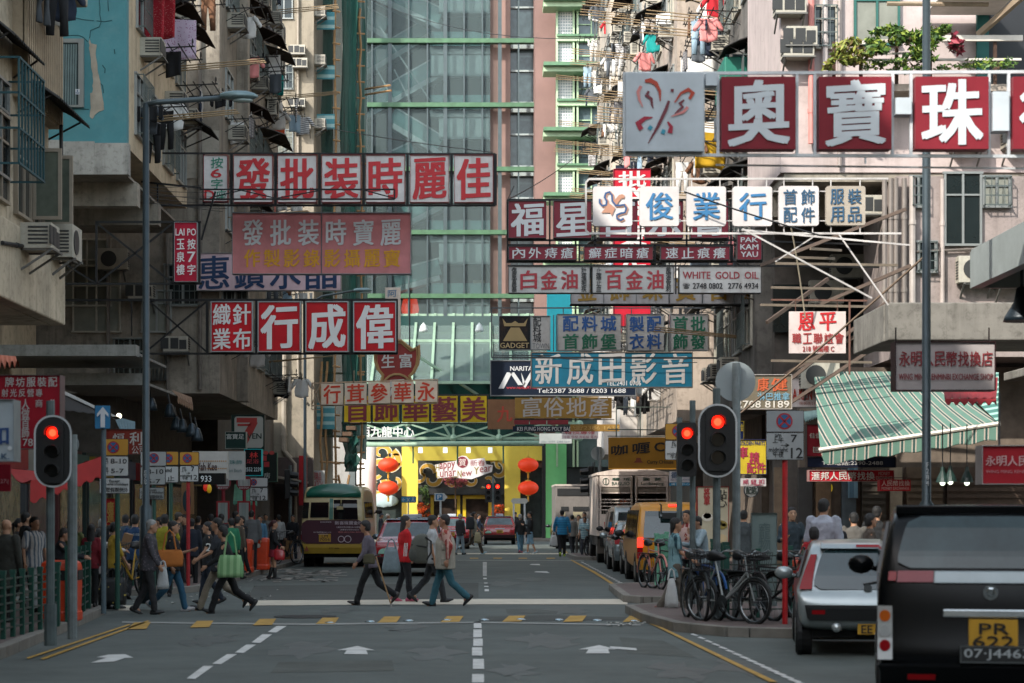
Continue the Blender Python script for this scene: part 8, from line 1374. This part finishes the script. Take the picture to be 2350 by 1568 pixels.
# beyond
for lb, u, v, vf, fc, tp, lg, kw in (('grey-haired man in a dark suit jacket on the far crossing', 1056, 1180, 1273, -40, '#2f2c2e', '#8fa0aa', dict(hair='#9a9792', arms=STAND)), ('man with a backpack striding right on the far crossing', 1088, 1174, 1272, -90, '#8f8f86', '#3f362c', dict(stride=1.1, arms=W, sleeve=.34, shoes='#8fb0c0')), ('woman with grey hair in a black waistcoat and jeans', 1194, 1180, 1269, 10, '#17181b', '#4f7488', dict(hair='#8d8d88', style='bob', fem=1, arms=STAND, shoes='#b5586a')), ('young man in a black leather jacket and pale shorts', 1217, 1175, 1271, 100, '#15171a', '#6f8fa5', dict(legl=.55, arms=BENT, stride=.35, shoes='#8da0aa')), ('man in a bright blue quilted jacket walking away', 1290, 1170, 1277, 0, M('#1f7fae', .6, var=.1, pat=('stripe', '#186a94', 2, 11.)), '#14161a', dict(arms=((10, 12, 12), (-8, 14, 12)), stride=.5, build=1.15, shoes='#9ab52a')), ('person in a pale shirt behind the blue jacket', 1313, 1182, 1274, 20, '#7a7a76', '#2a2c30', dict(arms=STAND)), ('old woman in beige facing the camera by the lorry', 1328, 1182, 1270, 175, '#8d8272', '#3a3834', dict(style='bob', fem=1, arms=STAND)), ('man in a white shirt behind the striped tee', 1341, 1176, 1272, 150, '#9aa5a8', '#2a2c30', dict(arms=STAND)), ('young man in a blue striped tee by the laden bicycle', 1342, 1187, 1281, 160, M('#8fa5a8', .9, pat=('stripe', '#4a7a8a', 2, 16.)), '#2a2e36', dict(sleeve=.34, arms=BENT, skin=1)), ('old man in a cap and grey coat left of the taxi', 874, 1178, 1262, -90, '#1f2836', '#2a2c30', dict(style='cap', hair='#1d2a3a', arms=STAND)), ('white-haired man in a grey jacket left of the taxi', 889, 1180, 1264, -95, '#4a5258', '#2a2c30', dict(hair='#b5b0a8', arms=STAND)), ('person in dark blue crossing behind the far taxi', 1098, 1180, 1253, -90, '#26344a', '#26282c', dict(arms=W, stride=.6)), ('person in black near the yellow portal', 937, 1182, 1247, 160, '#17181c', '#202226', dict(arms=STAND)), ('person in white crouching over the taxi roof line', 962, 1186, 1247, -60, '#a9a5a2', '#2a2c30', dict(arms=STAND)), ('bespectacled man before the mall doors', 1008, 1180, 1244, 180, '#5a3a34', '#26282c', dict(arms=STAND)), ('person in a black cap by the double-pointed sign', 1183, 1176, 1246, 180, '#22262a', '#26282c', dict(style='cap', arms=STAND)), ('person in grey walking by the green wall', 1206, 1180, 1246, 90, '#5d6468', '#26282c', dict(arms=W, stride=.5)), ('man in dark clothes in the mall doorway', 1082, 1178, 1243, 0, '#15171a', '#15171a', dict(arms=STAND))):
    person(lb, u, v, vf, fc, tp, lg, **kw)
bag('plastic_bag', 'white plastic bag carried by the man in the blue quilted jacket', 1271, 1254, 76.5, .3, .42, .14, PL, 0, .14, .6); bag('backpack', 'dark backpack worn on the far crossing', 1079, 1215, 80.3, .34, .5, .2, cl('#2a2d30'), 0, 0); o = bag('draped_jacket', 'cream jacket draped over the arm of the far walker', 1096, 1246, 80, .3, .42, .12, cl('#a0987a'), R(15), 0, .6, 'jacket')
# right
person('woman in a teal plaid shirt with a braid carrying a white bag', 1549, 1189, 1412, -85, M('#2f5560', .9, var=.1, pat=('plaid', '#24424f', 9., '#6f9299')), '#5a544c', '#14100f', 'braid', .5, 1, ((8, 15, 5), (16, 40, 6)), .34, 1, '#6a3226', hem=.22)
bag('plastic_bag', 'bulging white plastic bag hanging by the woman in plaid', 1541, 1394, 32.25, .23, .46, .15, PL, 0, .16, .4)
person('man in a red checked shirt smiling at the corner', 1577, 1172, 0, 150, M('#7a2a28', .9, pat=('plaid', '#8a3a36', 12., '#b59a94')), '#1d2026', arms=BENT, sleeve=.34, zb=.126, d=35, build=1.05)
person('man in a pale blue shirt with a hand raised to his chin', 1612, 1185, 0, 110, '#8fa3ad', '#1d2026', '#1d1715', arms=((30, 120, 8), (10, 95, 6)), sleeve=.95, zb=.126, d=34, lean=8, build=1.12)
for lb, u, v, d, fc, tp, lg, kw in (('person in a grey waistcoat turned away by the menu boards', 1707, 1172, 40, -20, '#3d4548', BLK, dict(arms=STAND, sleeve=.1)), ('man in a dark blue shirt with a strap behind the red post', 1817, 1165, 33.5, 185, '#2a3840', '#17181c', dict(arms=((10, 20, 12), (20, 80, 10)), sleeve=.62, skin=2)), ('man in a pale lilac shirt standing tall above the silver car', 1890, 1146, 30.5, -30, '#9aa0ad', BLK, dict(arms=STAND, build=1.2)), ('woman in a dark floral blouse by the orange bin', 1864, 1198, 30.9, 20, M('#1c1a26', .9, pat=('dots', '#7a3a4a', 30., .3)), BLK, dict(fem=1, style='bob', arms=STAND)), ('person in a red tee behind the silver hatchback', 1868, 1210, 27.6, 10, '#9c1e26', BLK, dict(arms=STAND, sleeve=.34, style='bob')), ('balding man in a dark coat beyond the silver car', 1914, 1189, 31.5, -40, '#15181c', BLK, dict(hair='#4a4642', arms=STAND, build=1.15)), ('person in a grey hooded top beyond the silver car', 1960, 1177, 33, -5, '#4f4d49', BLK, dict(arms=STAND, build=1.15)), ('woman in a brown top passing before the shutters', 1996, 1179, 31.2, -90, '#4f463e', BLK, dict(fem=1, style='bob', arms=STAND, sleeve=.34)), ('man in a black padded jacket near the money changer', 2012, 1163, 34.2, -30, '#14171a', BLK, dict(arms=STAND, build=1.2))):
    person(lb, u, v, 0, fc, tp, lg, zb=.126, d=d, **kw)
# ---------------------------------------------------------------- awnings, plants, wires, small things
o = thing('striped_awning', 'green and white striped awning with a hanging valance over the money changer', 'awning', P(2080, 950, 42)); AW = M('#547568', .85, var=.08, pat=('awning',), bump=.1)
tl, tr, bl, br = P(1868, 853, 44), P(2170, 853, 44), P(1883, 1033, 39.5), P(2292, 972, 38.5)
def patch(b, p00, p10, p01, p11, n=24, m=6, sag=.0, wav=0.):
    v = []
    for j in range(m + 1):
        for i in range(n + 1):
            s, t = i / n, j / m; p = (p00 * (1 - s) + p10 * s) * (1 - t) + (p01 * (1 - s) + p11 * s) * t; p = p + Vector((0, 0, -sag * math.sin(t * 3.14) * 1 + wav * math.sin(s * 40 + t * 2) * t)); v.append(p)
    L = n + 1; f = [(j * L + i, j * L + i + 1, (j + 1) * L + i + 1, (j + 1) * L + i) for j in range(m) for i in range(n)]; k = len(v)
    b.add(v + [p + Vector((0, .012, -.012)) for p in v], f + [tuple(x + k for x in q_) for q_ in f]); return b
q = B(); patch(q, tl, tr, bl, br, sag=.07); q.build('canvas', AW, o, smooth=True)
q = B(); patch(q, bl + Vector((0, -.02, -.03)), br + Vector((0, -.02, -.03)), P(1893, 1066, 39.5), P(2290, 1008, 38.5), 40, 4, 0, .02); q.build('valance', AW, o, smooth=True)
q = B(); q.tube([bl + Vector((-.03, -.02, 0)), br + Vector((.03, -.02, 0))], .045, 8); q.build('front_bar', M('#b5b0a5', .5, .3), o); q = B(); q.add([tr, br, P(2292, 855, 43)], [(0, 1, 2)]); q.build('side_flap', M('#3a6a62', .85, pat=('stripe', '#8fb5a8', 1, 2.2)), o)
def soft(name, label, cat, p00, p10, p01, p11, c, wav=.04, sag=.1, lip=None):
    b = B(); patch(b, p00, p10, p01, p11, 20, 6, sag, wav); t = thing(name, label, cat, p00); b.build('canvas', M(c, .85, var=.15), t, smooth=True)
    if lip: b = B(); patch(b, p01, p11, p01 + Vector((0, -.03, -lip)), p11 + Vector((0, -.03, -lip)), 24, 3, 0, .03); b.build('valance', M(c, .85, var=.2), t, smooth=True)
soft('red_awning', 'sagging red awning behind the left signal', 'awning', P(20, 1075, 33), P(170, 1090, 33), P(70, 1105, 28.5), P(232, 1048, 30), '#a32a2a', .02, .12, .3)
soft('tarpaulin', 'crumpled orange-pink tarpaulin at the top of the red board', 'tarpaulin', P(-30, 812, 27), P(36, 818, 27), P(-30, 842, 26), P(45, 833, 26), '#b56a52', .06, .05)
soft('red_awning', 'dark red scalloped awning under the grey money changer board', 'awning', P(2165, 870, 29), P(2290, 866, 29), P(2168, 915, 27.5), P(2286, 915, 27), '#7d1620', .02, .03, .06)
soft('blue_awning', 'grey-blue fringed awning under the arrow sign', 'awning', P(262, 955, 45), P(310, 968, 45), P(274, 985, 43.5), P(310, 992, 43.5), '#5a7078', .02, .02, .12); soft('tan_awning', 'faded tan fringed awning near the lamp post', 'awning', P(395, 895, 50), P(440, 912, 50), P(408, 912, 49), P(443, 930, 49), '#8a6f5a', .02, .02, .12)
soft('green_awning', 'mint green stall awning behind the bus stop', 'awning', P(538, 1112, 68), P(585, 1112, 68), P(535, 1150, 65), P(590, 1153, 65), '#5f9a84', .02, .05, .1); soft('pale_awning', 'pale blue weathered awning left of the striped one', 'awning', P(1842, 945, 46), P(1885, 940, 46), P(1847, 968, 44), P(1882, 957, 44), '#8aa5a0', .02, .03)
soft('dark_awning', 'black canvas awning with a white edge reaching over the left shutters', 'awning', P(142, 900, 35), P(262, 960, 43), P(146, 940, 34), P(276, 958, 42), '#1b1c1e', .01, .02); q = B(); q.bar(P(141, 900, 34.9), P(268, 960, 42.9), .06); tag(q.build('awning_edge', M('#b5b8b8', .5)), 'white metal edge bar above the black left awning', 'bar')
# balcony greenery
def planter(name, label, boxes, mats, n, s, y):
    t = thing(name, label, 'plant', P(boxes[0][0], boxes[0][1] + 40, y)); b = B(); r = random.Random(len(label))
    for u, v, ru, rv in boxes: foliage(b, P(u, v, y), (ru * y / F0, .3, rv * y / F0), n, r, s)
    b.build('foliage', mats, t); b = B()
    for u, v, ru, rv in boxes: b.tube([P(u, v + rv, y), P(u + 4, v, y), P(u - 3, v - rv * .6, y)], [.03, .02, .01], 5)
    b.build('stem', M('#5a4a32', .8), t)
GL = [M('#4a6a24', .6, var=.3), M('#7d8f35', .6, var=.3), M('#2a4420', .6)]
planter('balcony_shrub', 'dense leafy shrub spilling over the sunlit balcony rail', [(2040, 78, 42, 16), (2085, 86, 45, 18), (2125, 100, 30, 22), (2150, 72, 22, 20), (2010, 108, 22, 20), (2100, 125, 40, 14)], GL, 260, .075, 43.4)
planter('creeper', 'yellowish creeper along the left end of the balcony', [(1945, 105, 30, 12), (1925, 125, 25, 14), (1960, 140, 30, 14), (1900, 148, 10, 8), (1975, 120, 30, 12)], [M('#8a8f3a', .6, var=.3), M('#5f7028', .6), M('#6a5a2a', .7)], 150, .065, 43.5)
planter('potted_plants', 'low potted plants on the balcony floor', [(2020, 150, 40, 10), (2090, 150, 30, 14), (2200, 150, 50, 10), (2290, 148, 40, 12)], GL, 170, .05, 43.6); planter('red_cordyline', 'red spiky plant at the middle of the balcony', [(2190, 92, 8, 12), (2195, 110, 10, 10)], [M('#8d2c3a', .5), M('#6a2030', .5), M('#4a3a2a', .6)], 45, .11, 43.3)
planter('wall_plant', 'pale leafy plant growing by the rusty canopy', [(1770, 140, 14, 16), (1762, 95, 10, 10), (1800, 65, 8, 10), (1785, 150, 18, 8)], GL, 110, .06, 48); planter('potted_plants', 'potted plants hung on the grey wall by the red boxes', [(535, 835, 8, 10)], GL, 90, .06, 68)
# cables
CB = M('#17191b', .6)
def wire(label, p, q_, sag, r=.012, n=14, c=None):
    b = B(); b.tube([p.lerp(q_, i / n) - Vector((0, 0, sag * 4 * (i / n) * (1 - i / n))) for i in range(n + 1)], r, 4); tag(b.build('cable', c or CB), label, 'cable', 'wires over the street')
wire('long cable sagging across the top of the glass mall', P(840, -5, 90), P(1900, -20, 58), 1.6); wire('thin stay wire crossing the scaffold down to the white sign row', P(640, 270, 80), P(1130, 350, 50), .1); wire('thin stay wire falling from the beige block to the sign frame', P(560, 380, 60), P(945, 352, 50), .1)
wire('stay wire rising from the maroon sign to the mall side', P(1166, 458, 46), P(1345, 340, 60), .1); wire('stay wire between the dark tenement and pink sign', P(545, 478, 58), P(500, 420, 50), .02); wire('stay wire above the cream boxes', P(800, 790, 66), P(812, 880, 69.8), 0)
wire('stay wire over the white and blue plates', P(1570, 440, 29.7), P(1880, 540, 29.6), .02); wire('pale dangling wire in front of the hung board', P(1815, 520, 37), P(1848, 730, 37.8), -.1, .014, 10, M('#a59a85', .6)); wire('cable slung low along the teal sign', P(1215, 815, 61.7), P(1600, 832, 61.7), .1); wire('diagonal brown cable by the right ledge', P(1660, 980, 36), P(2120, 590, 36), .05, .02, 12, M('#54422f', .6))
for i in range(7): wire('thin line fanning out between the left frames, %s from the top' % ordn(i), P(345, 430 + i * 6, 47), P(466 + i * 9, 425 + i * 9 + (i % 3) * 8, 49.5), .02, .007)
for i, (a, b_) in enumerate((((1745, 610), (2080, 480)), ((1800, 860), (2060, 720)), ((1760, 960), (2050, 770)), ((1740, 930), (2040, 690)), ((1900, 640), (1760, 740)), ((1880, 700), (2090, 610)))): q = B(); q.bar(P(*a, 43), P(*b_, 42), .07); tag(q.build('sign_strut', M('#4f4036', .7, var=.3)), 'brown steel strut in the dark corner above the awning, %s of its bundle' % ordn(i), 'strut', 'struts in the right corner')
for i, (u0, u1, v) in enumerate(((1780, 2060, 605), (1860, 1930, 571), (1800, 1915, 590), (1770, 1960, 660), (1745, 1990, 700), (1770, 2000, 828))): q = B(); q.bar(P(u0, v, 41), P(u1, v + 4, 41.5), .05); tag(q.build('sign_strut', M('#75695b', .6, .2, var=.3)), 'pale horizontal bar in the dark right corner, %s of the set' % ordn(i), 'bar', 'bars in the right corner')
# lamps of shops
for i, (u, v) in enumerate(((2163, 1102), (2181, 1100), (2219, 1102))):
    t = thing('pendant_lamp', 'dim green-white pendant lamp in the stall, %s from the lamp post' % ordn(i), 'lamp', P(u, v, 36), 'stall pendant lamps'); c_ = P(u, v, 36); q = B(); q.lathe((c_.x, c_.y, c_.z - .04), [(.12, 0), (.1, .08), (.04, .2), (.03, .28)], 12); q.build('shade', M('#1d3530', .4), t); q = B(); q.ell((c_.x, c_.y, c_.z - .05), .05, 8, 6); q.build('bulb', M('#dfeed0', .4, emit=1.0), t); q = B(); q.tube([c_ + Vector((0, 0, .2)), c_ + Vector((0, 0, 1.0))], .01, 4); q.build('cord', CB, t)
for i, (u, v) in enumerate(((347, 915), (390, 930), (405, 960), (418, 965), (440, 975), (452, 985))):
    t = thing('sign_spotlight', 'dark hooded spotlight on a bracket under the left eaves, %s from the street lamp' % ordn(i), 'lamp', P(u, v, 50), 'spotlights under the eaves'); c_ = P(u, v, 50); q = B(); q.lathe((c_.x, c_.y, c_.z - .3), [(.16, 0), (.14, .12), (.08, .3), (.03, .34)], 12); q.build('hood', M('#34414a', .35, .4), t, smooth=True); q = B(); q.tube([c_ + Vector((0, 0, .0)), c_ + Vector((-.1, .3, .3))], .025, 5); q.build('bracket', STEEL, t)
q = B(); q.ell(P(273, 955, 43), .06, 10, 8); tag(q.build('light_bulb', M('#fff0d0', .3, emit=1.2), smooth=True), 'bright bulb at the tip of the left awning', 'bulb'); q = B(); q.box(X(466, 48) - .5, 47.9, Z(1180, 48), X(494, 48) - .5, 47.95, Z(1108, 48)); q.mat(1).ell((X(478, 48) - .5, 47.89, Z(1150, 48)), (.1, .01, .26), 10, 8); tag(q.build('foot_poster', [M('#7a5a3a', .7), M('#14323a', .7)]), 'brown poster with a dark footprint beside the red post', 'poster')
for i, (u, v, c) in enumerate(((472, 1118, '#c9301c'), (480, 1122, '#b5921c'), (1905, 1085 + 35, '#c9b01c'), (1690, 1107, '#c93a12'))): q = B(); q.ell(P(u, v, 46), (.06, .06, .1), 10, 8); tag(q.build('festive_ornament', M(c, .5, emit=.1), smooth=True), ('red', 'gold', 'yellow', 'orange')[i] + ' new year ornament hung at a shop door ' + ('on the left', 'beside the red one', 'under the money exchange strip', 'beside the signal pole')[i], 'ornament')
rr = random.Random(77)
for i in range(5):
    u = 600 + i * 14; q = B(); q.box(X(u, 66), 65.6 + i * .1, .13 + .0, X(u + 16, 66), 66.1, .55 + .2 * (i % 3)); o = q.build('carton', M('#8a6844', .85, var=.2)); tag(o, 'brown carton piled on the left pavement by the pipe, %s from the left' % ordn(i), 'carton', 'cartons on the left pavement')
# shop fronts at street level on the left
for i in range(9):
    y = 41 + i * 3.4; q = B(); q.box(-10.3, y, .13, -10.1, y + 2.9, 3.2); o = thing('shopfront', 'dim shopfront under the left eaves, %s beyond the side street' % ordn(i), 'shopfront', (-10.2, y, .13), 'left shopfronts'); q.build('frame', M(('#3b2f2c', '#2a2f33', '#4a1f1f', '#1f3330')[i % 4], .7), o)
    q = B(); q.box(-10.09, y + .2, .5, -10.06, y + 2.7, 2.5); q.build('pane', M(('#7d7258', '#4a5558', '#8f7a5c', '#5d4c4c')[(i * 3) % 4], .15, var=.6, scale=2.5), o); q = B(); q.box(-10.09, y + .1, 2.6, -9.9, y + 2.8, 3.1); q.build('fascia', M(('#7a1a1a', '#8f8a80', '#1f4a42', '#8a7a2a', '#1a2a4a')[i % 5], .6), o)
